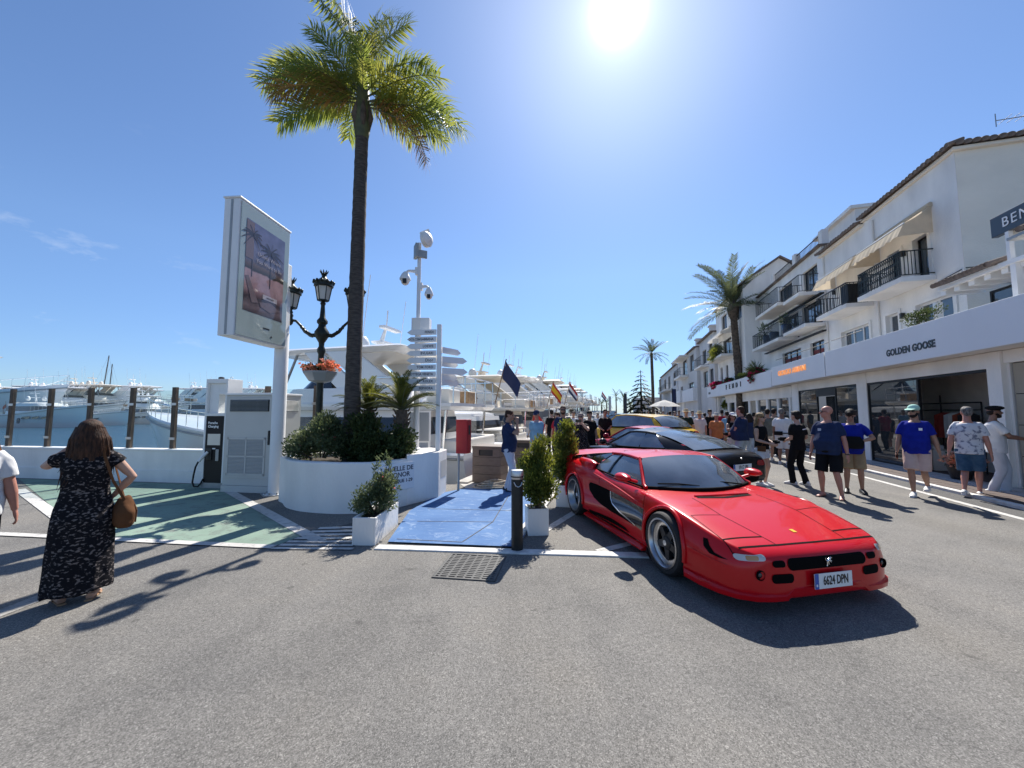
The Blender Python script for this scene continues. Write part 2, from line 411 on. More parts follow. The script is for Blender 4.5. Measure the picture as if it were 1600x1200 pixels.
def asphalt(name, base, tint=None, paint=None, wear=(0.45, 0.62), wscale=4.0):
    m, t, b, nn = nodes_mat(name)
    tc = nn('ShaderNodeTexCoord'); co = tc.outputs['Object']
    vo = nn('ShaderNodeTexVoronoi', i_Scale=180.0); t.links.new(co, vo.inputs['Vector'])
    bw = nn('ShaderNodeRGBToBW'); t.links.new(vo.outputs['Color'], bw.inputs[0])
    grain = ramp(t, nn, bw.outputs[0], [(0.16, tuple(c * 0.55 for c in base)), (0.5, base), (0.74, tuple(c * 1.15 for c in base)), (0.88, tuple(min(1, c * 1.7) for c in base))])
    f = nn('ShaderNodeTexNoise', i_Scale=38.0, i_Detail=5.0, i_Roughness=0.7); t.links.new(co, f.inputs['Vector'])
    g2 = mix(t, nn, 'MULTIPLY', 0.75, grain, ramp(t, nn, f.outputs['Fac'], [(0.34, 0.66), (0.62, 1.14)]))
    l = nn('ShaderNodeTexNoise', i_Scale=0.55, i_Detail=7.0, i_Roughness=0.66); t.links.new(co, l.inputs['Vector'])
    g3 = mix(t, nn, 'MULTIPLY', 1.0, g2, ramp(t, nn, l.outputs['Fac'], [(0.30, (0.70, 0.71, 0.73)), (0.5, (1, 1, 1)), (0.72, (1.14, 1.11, 1.06))]))
    # long faint tyre-worn streaks along the carriageway
    mp = nn('ShaderNodeMapping'); mp.inputs['Rotation'].default_value = (0, 0, AZ); mp.inputs['Scale'].default_value = (1.3, 0.07, 1); t.links.new(co, mp.inputs[0])
    s = nn('ShaderNodeTexNoise', i_Scale=1.0, i_Detail=4.0); t.links.new(mp.outputs[0], s.inputs['Vector'])
    out = mix(t, nn, 'MULTIPLY', 0.8, g3, ramp(t, nn, s.outputs['Fac'], [(0.34, 0.82), (0.56, 1.0)]))
    # cracks
    vc = nn('ShaderNodeTexVoronoi', feature='DISTANCE_TO_EDGE', i_Scale=0.42); 
    wv = nn('ShaderNodeTexNoise', i_Scale=2.2, i_Detail=6.0); t.links.new(co, wv.inputs['Vector'])
    wa = nn('ShaderNodeVectorMath', operation='SCALE'); wa.inputs['Scale'].default_value = 0.9; t.links.new(wv.outputs['Color'], wa.inputs[0])
    wb = nn('ShaderNodeVectorMath', operation='ADD'); t.links.new(co, wb.inputs[0]); t.links.new(wa.outputs[0], wb.inputs[1]); t.links.new(wb.outputs[0], vc.inputs['Vector'])
    out = mix(t, nn, 'MULTIPLY', 0.22, out, ramp(t, nn, vc.outputs['Distance'], [(0.0, 0.35), (0.006, 1.0)]))
    # oil spots
    o = nn('ShaderNodeTexVoronoi', i_Scale=1.7); t.links.new(wb.outputs[0], o.inputs['Vector'])
    out = mix(t, nn, 'MULTIPLY', 0.6, out, ramp(t, nn, o.outputs['Distance'], [(0.05, 0.45), (0.085, 1.0)]))
    if paint:
        w = nn('ShaderNodeTexNoise', i_Scale=wscale, i_Detail=8.0, i_Roughness=0.72); t.links.new(co, w.inputs['Vector'])
        pc = mix(t, nn, 'MULTIPLY', 0.35, paint, grain)
        pv = nn('ShaderNodeTexNoise', i_Scale=1.1, i_Detail=5.0); t.links.new(co, pv.inputs['Vector'])
        pc = mix(t, nn, 'MULTIPLY', 1.0, mix(t, nn, 'MIX', 0.35, pc, paint), ramp(t, nn, pv.outputs['Fac'], [(0.3, 0.8), (0.7, 1.1)]))
        out = mix(t, nn, 'MIX', ramp(t, nn, w.outputs['Fac'], [(wear[0], 0.0), (wear[1], 1.0)]), pc, out)
    t.links.new(out, b.inputs['Base Color'])
    b.inputs['Roughness'].default_value = 0.85; b.inputs['Specular IOR Level'].default_value = 0.35
    bp = nn('ShaderNodeBump', i_Strength=0.3, i_Distance=0.005)
    hsum = nn('ShaderNodeMath', operation='ADD'); t.links.new(bw.outputs[0], hsum.inputs[0]); t.links.new(f.outputs['Fac'], hsum.inputs[1])
    t.links.new(hsum.outputs[0], bp.inputs['Height']); t.links.new(bp.outputs[0], b.inputs['Normal'])
    return m
asphalt('asphalt', (0.184, 0.175, 0.161))
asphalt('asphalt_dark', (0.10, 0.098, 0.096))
asphalt('green_paint', (0.16, 0.155, 0.15), paint=(0.28, 0.39, 0.31), wear=(0.50, 0.72))
asphalt('white_road_paint', (0.20, 0.196, 0.19), paint=(0.72, 0.70, 0.66), wear=(0.52, 0.70), wscale=9.0)
asphalt('faded_road_paint', (0.20, 0.196, 0.19), paint=(0.48, 0.46, 0.42), wear=(0.40, 0.66), wscale=9.0)
# worn blue ramp: paint rubbed off along ridges, down to a pale undercoat
m, t, b, nn = nodes_mat('blue_paint')
tc = nn('ShaderNodeTexCoord'); co = tc.outputs['Object']
w = nn('ShaderNodeTexNoise', i_Scale=2.3, i_Detail=9.0, i_Roughness=0.74, i_Distortion=1.2); t.links.new(co, w.inputs['Vector'])
mp = nn('ShaderNodeMapping'); mp.inputs['Rotation'].default_value = (0, 0, 0.5); mp.inputs['Scale'].default_value = (3.0, 14.0, 1); t.links.new(co, mp.inputs[0])
w2 = nn('ShaderNodeTexNoise', i_Scale=1.5, i_Detail=7.0, i_Roughness=0.7); t.links.new(mp.outputs[0], w2.inputs['Vector'])
pv = nn('ShaderNodeTexNoise', i_Scale=1.2, i_Detail=4.0); t.links.new(co, pv.inputs['Vector'])
blue = ramp(t, nn, pv.outputs['Fac'], [(0.3, (0.055, 0.135, 0.31)), (0.7, (0.095, 0.195, 0.39))])
fac = mix(t, nn, 'LIGHTEN', 1.0, ramp(t, nn, w.outputs['Fac'], [(0.54, 0.0), (0.68, 0.85)]), ramp(t, nn, w2.outputs['Fac'], [(0.56, 0.0), (0.74, 0.75)]))
t.links.new(mix(t, nn, 'MIX', fac, blue, (0.27, 0.36, 0.50)), b.inputs['Base Color'])
b.inputs['Roughness'].default_value = 0.8; b.inputs['Specular IOR Level'].default_value = 0.25
bp = nn('ShaderNodeBump', i_Strength=0.5, i_Distance=0.012); t.links.new(w2.outputs['Fac'], bp.inputs['Height']); t.links.new(bp.outputs[0], b.inputs['Normal'])
# harbour water
m, t, b, nn = nodes_mat('harbour_water')
tc = nn('ShaderNodeTexCoord'); mp = nn('ShaderNodeMapping'); mp.inputs['Scale'].default_value = (0.8, 1.7, 1); mp.inputs['Rotation'].default_value = (0, 0, 0.2)
t.links.new(tc.outputs['Object'], mp.inputs[0])
a1 = nn('ShaderNodeTexNoise', i_Scale=2.1, i_Detail=6.0, i_Roughness=0.6, i_Distortion=0.4); t.links.new(mp.outputs[0], a1.inputs['Vector'])
bp = nn('ShaderNodeBump', i_Strength=0.85, i_Distance=0.16); t.links.new(a1.outputs['Fac'], bp.inputs['Height']); t.links.new(bp.outputs[0], b.inputs['Normal'])
b.inputs['Base Color'].default_value = (0.02, 0.095, 0.16, 1); b.inputs['Roughness'].default_value = 0.06; b.inputs['IOR'].default_value = 1.33
# reddish pavement tiles
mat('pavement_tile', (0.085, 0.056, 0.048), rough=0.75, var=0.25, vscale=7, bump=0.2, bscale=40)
mat('shop_step', (0.42, 0.42, 0.43), rough=0.6, var=0.1, vscale=4)
mat('kerb_white', (0.66, 0.64, 0.61), rough=0.8, var=0.22, vscale=7, bump=0.3, bscale=40)

def sheet(name, pts, z, mname, kind='structure', parent=None):
    bm = bmesh.new(); f = bm.faces.new([bm.verts.new((p[0], p[1], z)) for p in pts])
    bmesh.ops.recalc_face_normals(bm, faces=bm.faces[:])
    if bm.faces[0].normal.z < 0: bmesh.ops.reverse_faces(bm, faces=bm.faces[:])
    bmesh.ops.triangulate(bm, faces=bm.faces[:])
    me = bpy.data.meshes.new(name); bm.to_mesh(me); bm.free(); me.materials.append(M[mname])
    o = link(name, me, parent)
    if kind: o['kind'] = kind
    return o
WATER = -1.15
water = sheet('water', [(-4000, -200), (-4000, 5000), (4000, 5000), (4000, -200)], WATER, 'harbour_water')
WALL_A, WALL_B = Vector((-7.47, 9.30, 0)), Vector((-10.38, 9.73, 0))
WD = (WALL_A - WALL_B).normalized()                         # along the fence wall, towards the street
WN = Vector((-WD.y, WD.x, 0))                               # towards the water
QE = -3.75                                                  # the quay's edge, in street coordinates
q0 = SC(QE, 8.45)
wl = WALL_A + WD * 4.9
land = [(-90, -60), tuple((WALL_A - WD * 85 + WN * 0.42)[:2]), tuple((wl + WN * 0.42)[:2]), tuple(q0[:2]), tuple(SC(QE, 420)[:2]), tuple(SC(900, 420)[:2]), (900, -60)]
g = MB().prism(land, -3.0, 0.0).mesh('road', 'asphalt')
bm = bmesh.new(); bm.from_mesh(g); bmesh.ops.triangulate(bm, faces=[f for f in bm.faces if len(f.verts) > 4]); bm.to_mesh(g); bm.free()
tag(link('road', g), kind='structure')

def strip(name, a, b, w, z, mname, taper=0):
    a, b = Vector(a), Vector(b); d = (b - a).normalized(); s = Vector((-d.y, d.x, 0)) * (w / 2)
    return sheet(name, [a - s, b - s, b + s, a + s], z, mname)
# green charging bays with their white outline
gp = [G(84 - 55, 748), G(146, 846), G(424, 853), G(497, 843), G(352, 763), G(322, 757)]
sheet('green_bay', gp, 0.004, 'green_paint')
strip('bay_line', G(30, 765), G(150, 851), 0.17, 0.009, 'white_road_paint')
strip('bay_line', G(352, 765), G(500, 847), 0.17, 0.009, 'white_road_paint')
strip('road_line', G(-420, 815), G(428, 855.5), 0.125, 0.012, 'white_road_paint')
strip('road_line', G(-260, 1060), G(112, 915), 0.16, 0.004, 'faded_road_paint')
# thin dark joints across the green bays
for a, b in (((-2, 795), (230, 757)), ((60, 770), (150, 757))): strip('bay_joint', G(*a), G(*b), 0.025, 0.007, 'asphalt_dark')
# ladder of white bars beside the planter
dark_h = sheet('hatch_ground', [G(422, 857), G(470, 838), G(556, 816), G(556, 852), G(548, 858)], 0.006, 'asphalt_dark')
for k in range(7):
    a = k / 6.0
    strip('hatch_bar', G(lerp(425, 498, a), lerp(857.5, 826.5, a)), G(lerp(552, 556, a), lerp(858.5, 824.5, a)), lerp(0.07, 0.10, a), 0.011, 'white_road_paint')
# worn white kerb strip in front of the blue ramp
K0, K1 = G(588, 856), G(1012, 869)
kb = MB(); d = (K1 - K0).normalized(); sd = Vector((-d.y, d.x, 0)) * 0.075
kb.prism([(K0 - sd)[:2], (K1 - sd)[:2], (K1 + sd)[:2], (K0 + sd)[:2]], -0.05, 0.018)
tag(kb.build('kerb', 'kerb_white', bevel=0.008), kind='structure')
# blue-painted ramp
bl = [G(606, 849), G(808, 857), SC(-1.42, 8.3), SC(-3.3, 8.0), G(688, 772), G(640, 800)]
blue_root = sheet('blue_ramp', bl, 0.022, 'blue_paint')
jm = 0.026
for a, b in ((G(620, 845), G(722, 850)), (G(652, 817), G(770, 818)), (G(668, 797), G(800, 800)), (G(722, 850), G(770, 818)), (G(770, 818), G(795, 776))):
    strip('ramp_joint', a, b, 0.014, jm, 'asphalt_dark')
# pale concrete apron and the quay edge beyond the ramp
ap = [SC(-1.42, 8.3), SC(-3.3, 8.0), SC(QE, 8.6), SC(QE, 60), SC(-1.42, 60)]
sheet('quay_apron', ap, 0.006, 'concrete')
ke = MB().box((QE - 0.05, 8.55, -0.55), (QE + 0.25, 60, 0.05)).build('quay_edge', 'concrete', bevel=0.015, loc=(0, 0, 0), rz=street_root_rz)
tag(ke, kind='structure')
cw = MB().prism([(SC(-1.42, 4.95))[:2], SC(-1.3, 4.95)[:2], SC(-1.3, 9.2)[:2], SC(-1.42, 9.2)[:2]], -0.02, 0.05).build('kerb', 'kerb_white', bevel=0.01); tag(cw, kind='structure')
# parking-bay lines under the red car and along the cars behind
strip('bay_line', G(935, 862), G(1030, 838), 0.12, 0.005, 'white_road_paint')
strip('bay_line', G(852, 829), G(915, 790), 0.12, 0.005, 'white_road_paint')
strip('bay_line', SC(0.0, 9.3), SC(2.9, 8.0), 0.12, 0.005, 'white_road_paint')
# right-hand side: white edge line, gutter, kerb and tiled pavement (street coordinates)
def srect(name, n0, n1, s0, s1, z, mname): return sheet(name, [SC(n0, s0), SC(n1, s0), SC(n1, s1), SC(n0, s1)], z, mname)
srect('road_line', 6.0, 6.13, -6, 90, 0.005, 'white_road_paint')
srect('gutter', 6.13, 6.62, -6, 90, 0.004, 'asphalt_dark')
tag(MB().box((6.62, -6, -0.1), (6.76, 90, 0.07)).build('kerb', 'kerb_white', bevel=0.012, rz=street_root_rz), kind='structure')
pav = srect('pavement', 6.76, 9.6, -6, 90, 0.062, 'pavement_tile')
# square tiles laid one by one where they show, cut out by recessed joints
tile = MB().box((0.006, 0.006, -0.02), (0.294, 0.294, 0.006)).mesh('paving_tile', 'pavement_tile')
k = 0
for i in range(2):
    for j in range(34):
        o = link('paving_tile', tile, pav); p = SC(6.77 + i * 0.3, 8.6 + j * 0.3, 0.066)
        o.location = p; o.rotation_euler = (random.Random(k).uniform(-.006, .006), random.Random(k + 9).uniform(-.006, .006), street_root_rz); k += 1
# patched asphalt, as on the left foreground
# breakwater far across the harbour
tag(MB().box((-700, 330, -3), (90, 352, 3.2)).build('breakwater', 'far_white'), kind='structure')
# drain grate in front of the ramp
gc = [G(675, 900), G(765, 906), G(790, 872), G(712, 868)]
gx = ((gc[1] - gc[0]) + (gc[2] - gc[3])) / 2; gy = ((gc[3] - gc[0]) + (gc[2] - gc[1])) / 2
ctr = sum(gc, Vector()) / 4; W_, L_ = 0.60, 0.62; rz_ = math.atan2(gx.y, gx.x)
dr = empty('drain_grate', ctr, rz_, 'grey iron drain grate set in the road in front of the blue ramp', 'drain grate')
tray = MB().box((-W_ / 2, -L_ / 2, -0.02), (W_ / 2, L_ / 2, 0.003)).build('tray', 'black_plastic', dr)
fr = MB()
for (a, b) in (((-W_ / 2 - .03, -L_ / 2 - .03, -.03), (W_ / 2 + .03, -L_ / 2, .012)), ((-W_ / 2 - .03, L_ / 2, -.03), (W_ / 2 + .03, L_ / 2 + .03, .012)), ((-W_ / 2 - .03, -L_ / 2, -.03), (-W_ / 2, L_ / 2, .012)), ((W_ / 2, -L_ / 2, -.03), (W_ / 2 + .03, L_ / 2, .012))): fr.box(a, b)
fr.build('frame', 'grate_iron', dr, bevel=0.003)
bar = MB().box((-W_ / 2, -0.013, -0.01), (W_ / 2, 0.013, 0.010)).mesh('bar', 'grate_iron')
for k in range(13): link('bar', bar, dr, (0, -L_ / 2 + 0.04 + k * (L_ - 0.08) / 12, 0))
rib = MB().box((-0.011, -L_ / 2, -0.012), (0.011, L_ / 2, 0.0085)).mesh('crossbar', 'grate_iron')
for k in range(7): link('crossbar', rib, dr, (-W_ / 2 + 0.04 + k * (W_ - 0.08) / 6, 0, 0))
# ------------------------------------------------------------------ glass fence on its low white wall
def wframe(name, p, label=None, cat=None, group=None):      # a root whose x runs along the fence wall and whose y points to the water
    return empty(name, p, math.atan2(WD.y, WD.x), label, cat, group)
fw = wframe('glass_fence', WALL_A, 'glass fence with brown wooden posts on a low white wall at the water', 'fence')
L0, L1 = -30.0, 4.1
w = MB().box((L0, 0, -0.05), (L1, 0.26, 0.745)).build('wall', 'white_plaster', fw)
MB().box((L0, -0.035, -0.05), (L1, -0.002, 0.28)).build('plinth', 'white_plaster', fw, bevel=0.01)
MB().box((L0, -0.02, 0.747), (L1, 0.29, 0.785)).build('coping', 'white_paint', fw, bevel=0.008)
post = MB().box((-0.055, -0.035, 0), (0.055, 0.035, 1.52)).mesh('post', 'wood_post')
clip = MB().box((-0.075, -0.045, -0.03), (0.075, -0.030, 0.03)).mesh('clip', 'brushed_steel')
pane = MB().quad((0.06, 0, 0.03), (1.21, 0, 0.03), (1.21, 0, 1.44), (0.06, 0, 1.44)).mesh('pane', 'fence_glass')
foot = MB().box((-0.06, -0.06, 0.0), (0.06, 0.06, 0.012)).mesh('foot_plate', 'brushed_steel')
k = 0
x = -0.92 - 1.27 * 22
while x < L1 - 0.05:
    o = link('post', post, fw, (x, 0.12, 0.787)); r = random.Random(k); o.rotation_euler = (r.uniform(-.006, .006), r.uniform(-.012, .012), 0)
    link('foot_plate', foot, o, (0, 0, 0))
    for z in (0.25, 1.1): link('clip', clip, o, (0, 0, z))
    if x < L1 - 1.3: link('pane', pane, fw, (x, 0.12, 0.787))
    x += 1.27; k += 1

# ------------------------------------------------------------------ car charger
ch = wframe('charging_station', Vector((-6.96, 8.72, 0)), 'tall white car charger with black front and hanging cable by the fence', 'car charger')
cw_, cd_, chh = 0.56, 0.40, 2.44
hb = MB()
hb.box((0, 0, 0.12), (0.05, cd_, chh)).box((cw_ - 0.05, 0, 0.12), (cw_, cd_, chh)).box((0.05, 0, chh - 0.10), (cw_ - 0.05, cd_, chh)).box((0.05, 0, 1.60), (cw_ - 0.05, cd_, 1.665))
hb.box((0.05, 0.06, 1.665), (0.29, cd_ - 0.02, chh - 0.10)).box((0.29, 0.06, 2.09), (cw_ - 0.05, cd_ - 0.02, chh - 0.10))
hb.build('housing', 'white_paint', ch, bevel=0.006)
MB().box((0.0, 0.0, 0), (cw_, cd_, 0.118)).build('plinth', 'grey_metal', ch)
fp = MB().box((0.052, 0.012, 0.122), (cw_ - 0.052, 0.30, 1.598)).build('front_panel', 'black_frame', ch)
MB().box((0.11, 0.004, 0.95), (0.43, 0.013, 1.20)).build('screen', 'gelcoat_cream', ch)
MB().box((0.10, -0.012, 0.62), (0.24, 0.011, 0.88)).build('plug_holder', 'black_plastic', ch, bevel=0.01)
MB().box((0.34, -0.006, 0.60), (0.42, 0.011, 0.86)).build('card_reader', 'grey_metal', ch, bevel=0.006)
MB().box((0.25, 0.0, 0.86), (0.32, 0.011, 0.885)).build('badge', 'white_letter', ch)
lettering('Porsche', 0.075, 'white_letter', ch, (0.10, 0.008, 1.445), (1, 0, 0), (0, 0, 1), 0.002, align='LEFT', bold=0.002)
lettering('Charging', 0.075, 'white_letter', ch, (0.10, 0.008, 1.365), (1, 0, 0), (0, 0, 1), 0.002, align='LEFT', bold=0.002)
plug = MB().tube([(0.17, -0.03, 0.80), (0.12, -0.10, 0.70), (0.06, -0.13, 0.60)], [0.028, 0.034, 0.03], 10).build('plug', 'white_paint', ch, smooth=50)
MB().tube([(0.06, -0.13, 0.61), (0.0, -0.14, 0.48), (-0.05, -0.13, 0.30), (-0.09, -0.11, 0.14), (-0.07, -0.09, 0.05), (0.0, -0.06, 0.04), (0.03, -0.03, 0.10), (0.06, 0.0, 0.2)], 0.017, 10).build('cable', 'rubber', ch, smooth=50)
MB().lathe([(0.06, 0), (0.06, 0.05), (0.03, 0.065)], 12, (0.18, 0.2, chh)).build('antenna_cap', 'black_plastic', ch, smooth=40)
rg = MB(); rg.tube([(0.45 + 0.03 * math.cos(a), 0.2, chh + 0.03 + 0.03 * math.sin(a)) for a in [k * PI / 6 for k in range(-1, 8)]], 0.006, 6); rg.build('lifting_eye', 'grey_metal', ch)

# ------------------------------------------------------------------ power cabinet
cb = wframe('power_cabinet', Vector((-6.17, 8.30, 0)), 'squat beige power cabinet with louvred vents beside the car charger', 'cabinet')
CW, CD, CH = 1.20, 0.76, 2.05
MB().box((0, 0, 0.14), (CW, CD, CH)).build('body', 'pale_cabinet', cb, bevel=0.008)
MB().box((-0.015, -0.015, 0), (CW + 0.015, CD, 0.138)).build('plinth', 'pale_cabinet', cb, bevel=0.005)
MB().box((-0.02, -0.03, CH + 0.001), (CW + 0.02, CD + 0.02, CH + 0.045)).build('lid', 'white_paint', cb, bevel=0.01)
MB().box((0.06, -0.018, 0.30), (CW - 0.06, -0.001, CH - 0.05)).build('door', 'pale_cabinet', cb, bevel=0.005)
MB().box((0.12, -0.023, 1.70), (CW - 0.14, -0.019, 1.95)).build('vent_recess', 'black_frame', cb)
sl = MB().cbox((0, 0, 0), (CW - 0.30, 0.028, 0.006), rx=R(35)).mesh('slat', 'grey_metal')
for k in range(9): link('slat', sl, cb, (0.12 + (CW - 0.26) / 2, -0.032, 1.715 + k * 0.0265))
for gx_ in (0.14, 0.57):
    for gz in (0.40, 0.77):
        MB().box((gx_, -0.022, gz), (gx_ + 0.40, -0.019, gz + 0.34)).build('grille_recess', 'gelcoat_grey', cb)
        s2 = MB().cbox((0, 0, 0), (0.40, 0.018, 0.005), rx=R(35)).mesh('slat', 'pale_cabinet')
        for k in range(12): link('slat', s2, cb, (gx_ + 0.20, -0.027, gz + 0.016 + k * 0.028))
fr = MB()
for x0, x1, z0, z1 in ((0.10, 0.14, 0.36, 1.15), (0.54, 0.57, 0.36, 1.15), (0.97, 1.01, 0.36, 1.15), (0.10, 1.01, 0.36, 0.40), (0.10, 1.01, 0.74, 0.77), (0.10, 1.01, 1.11, 1.15)): fr.box((x0, -0.034, z0), (x1, -0.0185, z1))
fr.build('grille_frame', 'pale_cabinet', cb)
MB().box((CW - 0.13, -0.05, 1.0), (CW - 0.085, -0.019, 1.30)).build('handle', 'black_plastic', cb, bevel=0.012)
MB().box((CW + 0.001, 0.08, 1.70), (CW + 0.006, CD - 0.08, 1.95)).build('side_vent', 'gelcoat_grey', cb)
s3 = MB().cbox((0, 0, 0), (0.022, CD - 0.18, 0.006), ry=R(-35)).mesh('slat', 'grey_metal')
for k in range(9): link('slat', s3, cb, (CW + 0.012, CD / 2, 1.715 + k * 0.0265))

# ------------------------------------------------------------------ poster totem on its round pole
PB = Vector((-4.88, 8.06, 0))
bb = empty('advertising_display', PB, math.atan2(6.62 - 7.97, -4.90 + 4.80), 'big portrait advertising display on a round white pole over the cabinet', 'display')
# local x runs from the pole towards the viewer, local +y is the face that looks onto the street
MB().lathe([(0.22, 0), (0.22, 0.02), (0.135, 0.024), (0.132, 3.35), (0.128, 3.36)], 28).build('pole', 'white_paint', bb, smooth=30)
bp_ = MB().lathe([(0.33, -0.02), (0.33, 0.018)], 4); bp_.build('base_plate', 'grey_metal', bb)
bolt = MB().lathe([(0.018, 0), (0.018, 0.03), (0.01, 0.04)], 6).mesh('bolt', 'grey_metal')
for k in range(8): link('bolt', bolt, bb, (0.18 * math.cos(k * PI / 4), 0.18 * math.sin(k * PI / 4), 0.022))
X0, X1, Z0, Z1, T = 0.10, 1.47, 3.02, 5.50, 0.30
MB().box((X0, -T / 2, Z0), (X1, T / 2, Z1)).build('casing', 'white_paint', bb, bevel=0.012)
MB().box((X0 - 0.02, -T / 2 - 0.015, Z1 + 0.001), (X1 + 0.02, T / 2 + 0.015, Z1 + 0.035)).build('top_cap', 'white_paint', bb, bevel=0.008)
MB().box((X1 + 0.0005, -0.02, Z0 + 0.02), (X1 + 0.006, 0.02, Z1 - 0.02)).build('side_seam', 'grey_metal', bb)
MB().box((-0.08, -0.1, 3.36), (X0 - 0.005, 0.1, 4.85)).build('bracket', 'white_paint', bb, bevel=0.01)
mat('display_bezel', (0.29, 0.35, 0.35), rough=0.07, spec=0.8)
MB().box((X0 + 0.03, T / 2 + 0.001, Z0 + 0.03), (X1 - 0.03, T / 2 + 0.012, Z1 - 0.04)).build('glass_front', 'display_bezel', bb)
# printed poster: a garden with palms, a low pink wall and a pool, all flat print behind the glass
m, t, b, nn = nodes_mat('poster_print')
tc = nn('ShaderNodeTexCoord'); sx = nn('ShaderNodeSeparateXYZ'); t.links.new(tc.outputs['Object'], sx.inputs[0])
PX0, PX1, PZ0, PZ1 = X0 + 0.17, X1 - 0.16, Z0 + 0.50, Z1 - 0.28
nz = nn('ShaderNodeTexNoise', i_Scale=5.0, i_Detail=6.0); t.links.new(tc.outputs['Object'], nz.inputs['Vector'])
def mth(op, a, b2):
    n = nn('ShaderNodeMath', operation=op)
    for i, v in enumerate((a, b2)):
        if isinstance(v, (int, float)): n.inputs[i].default_value = v
        else: t.links.new(v, n.inputs[i])
    return n.outputs[0]
zz = mth('ADD', mth('SUBTRACT', sx.outputs['Z'], mth('MULTIPLY', nz.outputs['Fac'], 0.12)), 0.06)
v01 = mth('DIVIDE', mth('SUBTRACT', zz, PZ0), PZ1 - PZ0)
cr_ = ramp(t, nn, v01, [(0.0, (0.07, 0.06, 0.07)), (0.07, (0.16, 0.12, 0.13)), (0.17, (0.06, 0.05, 0.06)), (0.26, (0.30, 0.19, 0.20)), (0.30, (0.34, 0.22, 0.23)), (0.455, (0.36, 0.24, 0.25)), (0.47, (0.05, 0.045, 0.04)), (0.53, (0.14, 0.10, 0.09)), (0.60, (0.15, 0.15, 0.22)), (1.0, (0.13, 0.14, 0.24))])
t.links.new(mix(t, nn, 'MULTIPLY', 0.5, cr_, ramp(t, nn, nz.outputs['Fac'], [(0.3, 0.6), (0.7, 1.3)])), b.inputs['Base Color'])
b.inputs['Roughness'].default_value = 0.06
pr_ = MB().quad((PX0, T / 2 + 0.014, PZ0), (PX1, T / 2 + 0.014, PZ0), (PX1, T / 2 + 0.014, PZ1), (PX0, T / 2 + 0.014, PZ1)).build('poster', 'poster_print', bb)
mat('print_dark', (0.06, 0.055, 0.07), rough=0.1); mat('print_pale', (0.40, 0.36, 0.38), rough=0.1); mat('print_mid', (0.17, 0.13, 0.14), rough=0.1)
yy = T / 2 + 0.0165
def pflat(name, pts, mn, dy=0.0):
    MB().quad(*[(p[0], yy + dy, p[1]) for p in pts]).build(name, mn, pr_, fix=False)
def palm_print(x, z0, z1, sc, seed):
    r = random.Random(seed); mb = MB(); mb.quad((x - .011, yy, z0), (x + .011, yy, z0), (x + .009, yy, z1), (x - .009, yy, z1))
    for k in range(11):
        a = R(-40 + k * 26 + r.uniform(-6, 6)); L = sc * r.uniform(.8, 1.1); p = Vector((x, yy + 0.0004 * (k + 1), z1)); prev = p
        for i in range(1, 6):
            q = p + Vector((math.cos(a) * L * i / 5, 0, math.sin(a) * L * i / 5 - 0.35 * L * (i / 5) ** 2)); wv_ = 0.022 * (1 - i / 6)
            mb.quad(prev + Vector((0, 0, wv_ + .006)), q + Vector((0, 0, wv_)), q - Vector((0, 0, wv_ + .012)), prev - Vector((0, 0, wv_ + .006))); prev = q
    mb.build('printed_palm', 'print_dark', pr_, fix=False)
palm_print(0.66, PZ0 + 0.58, PZ1 - 0.42, 0.34, 3)
palm_print(1.14, PZ0 + 0.66, PZ1 - 0.25, 0.26, 5)
pflat('printed_wall_end', [(PX1 - .19, PZ0 + .98), (PX1 - 0.002, PZ0 + .98), (PX1 - 0.002, PZ1 - .02), (PX1 - .19, PZ1 - .02)], 'print_mid', 0.0002)
pflat('printed_sunbed', [(PX1 - .02, PZ0 + .64), (PX1 - .10, PZ0 + .66), (PX1 - .36, PZ0 + .22), (PX1 - .20, PZ0 + .18)], 'print_mid', 0.0012)
pflat('printed_table', [(0.34, PZ0 + .20), (0.62, PZ0 + .10), (0.88, PZ0 + .16), (0.92, PZ0 + .24), (0.62, PZ0 + .30)], 'print_mid', 0.0014)
MB().box((0.44, yy, PZ0 + .33), (0.84, yy + .001, PZ0 + .42)).build('printed_label', 'print_pale', pr_)
for txt, z, s_ in (('Unlock Where', PZ1 - .56, .105), ('You Want to Be', PZ1 - .70, .105)):
    lettering(txt, s_, 'print_pale', pr_, (0.70, yy + .006, z), (-1, 0, 0), (0, 0, 1), 0.0004)
lettering('URBANIA', 0.05, 'print_dark', pr_, (0.64, yy + .004, PZ0 + .375), (-1, 0, 0), (0, 0, 1), 0.0004)
lettering('cemusa', 0.06, 'black_letter', bb, (0.70, T / 2 + 0.0145, Z0 + 0.28), (-1, 0, 0), (0, 0, 1), 0.001, bold=.002)
MB().lathe([(0.02, 0), (0.02, 0.006)], 12, mtx=Matrix.Translation((0.55, T / 2 + 0.012, Z0 + 0.14)) @ Matrix.Rotation(R(-90), 4, 'X')).build('lock', 'black_plastic', bb)

# ------------------------------------------------------------------ round white planter wall
pf = [G(441, 786), G(447, 793), G(466, 798.5), G(500, 802), G(540, 803), G(585, 799), G(630, 791), G(684, 778)]
pback = [Vector((-1.40, 8.26, 0)), Vector((-1.80, 8.62, 0)), Vector((-2.9, 8.55, 0)), Vector((-4.0, 8.45, 0)), Vector((-4.45, 8.0, 0)), Vector((-4.45, 7.45, 0))]
def smooth_closed(pts, n=4):
    out = []
    for i in range(len(pts)):
        p0, p1, p2, p3 = (pts[(i + k - 1) % len(pts)] for k in range(4))
        for j in range(n):
            tt = j / n
            out.append(0.5 * ((2 * p1) + (p2 - p0) * tt + (2 * p0 - 5 * p1 + 4 * p2 - p3) * tt * tt + (3 * p1 - p0 - 3 * p2 + p3) * tt ** 3))
    return out
ring = pf + pback
fine = smooth_closed([ring[-1]] + pf[:6], 4)[4:24]
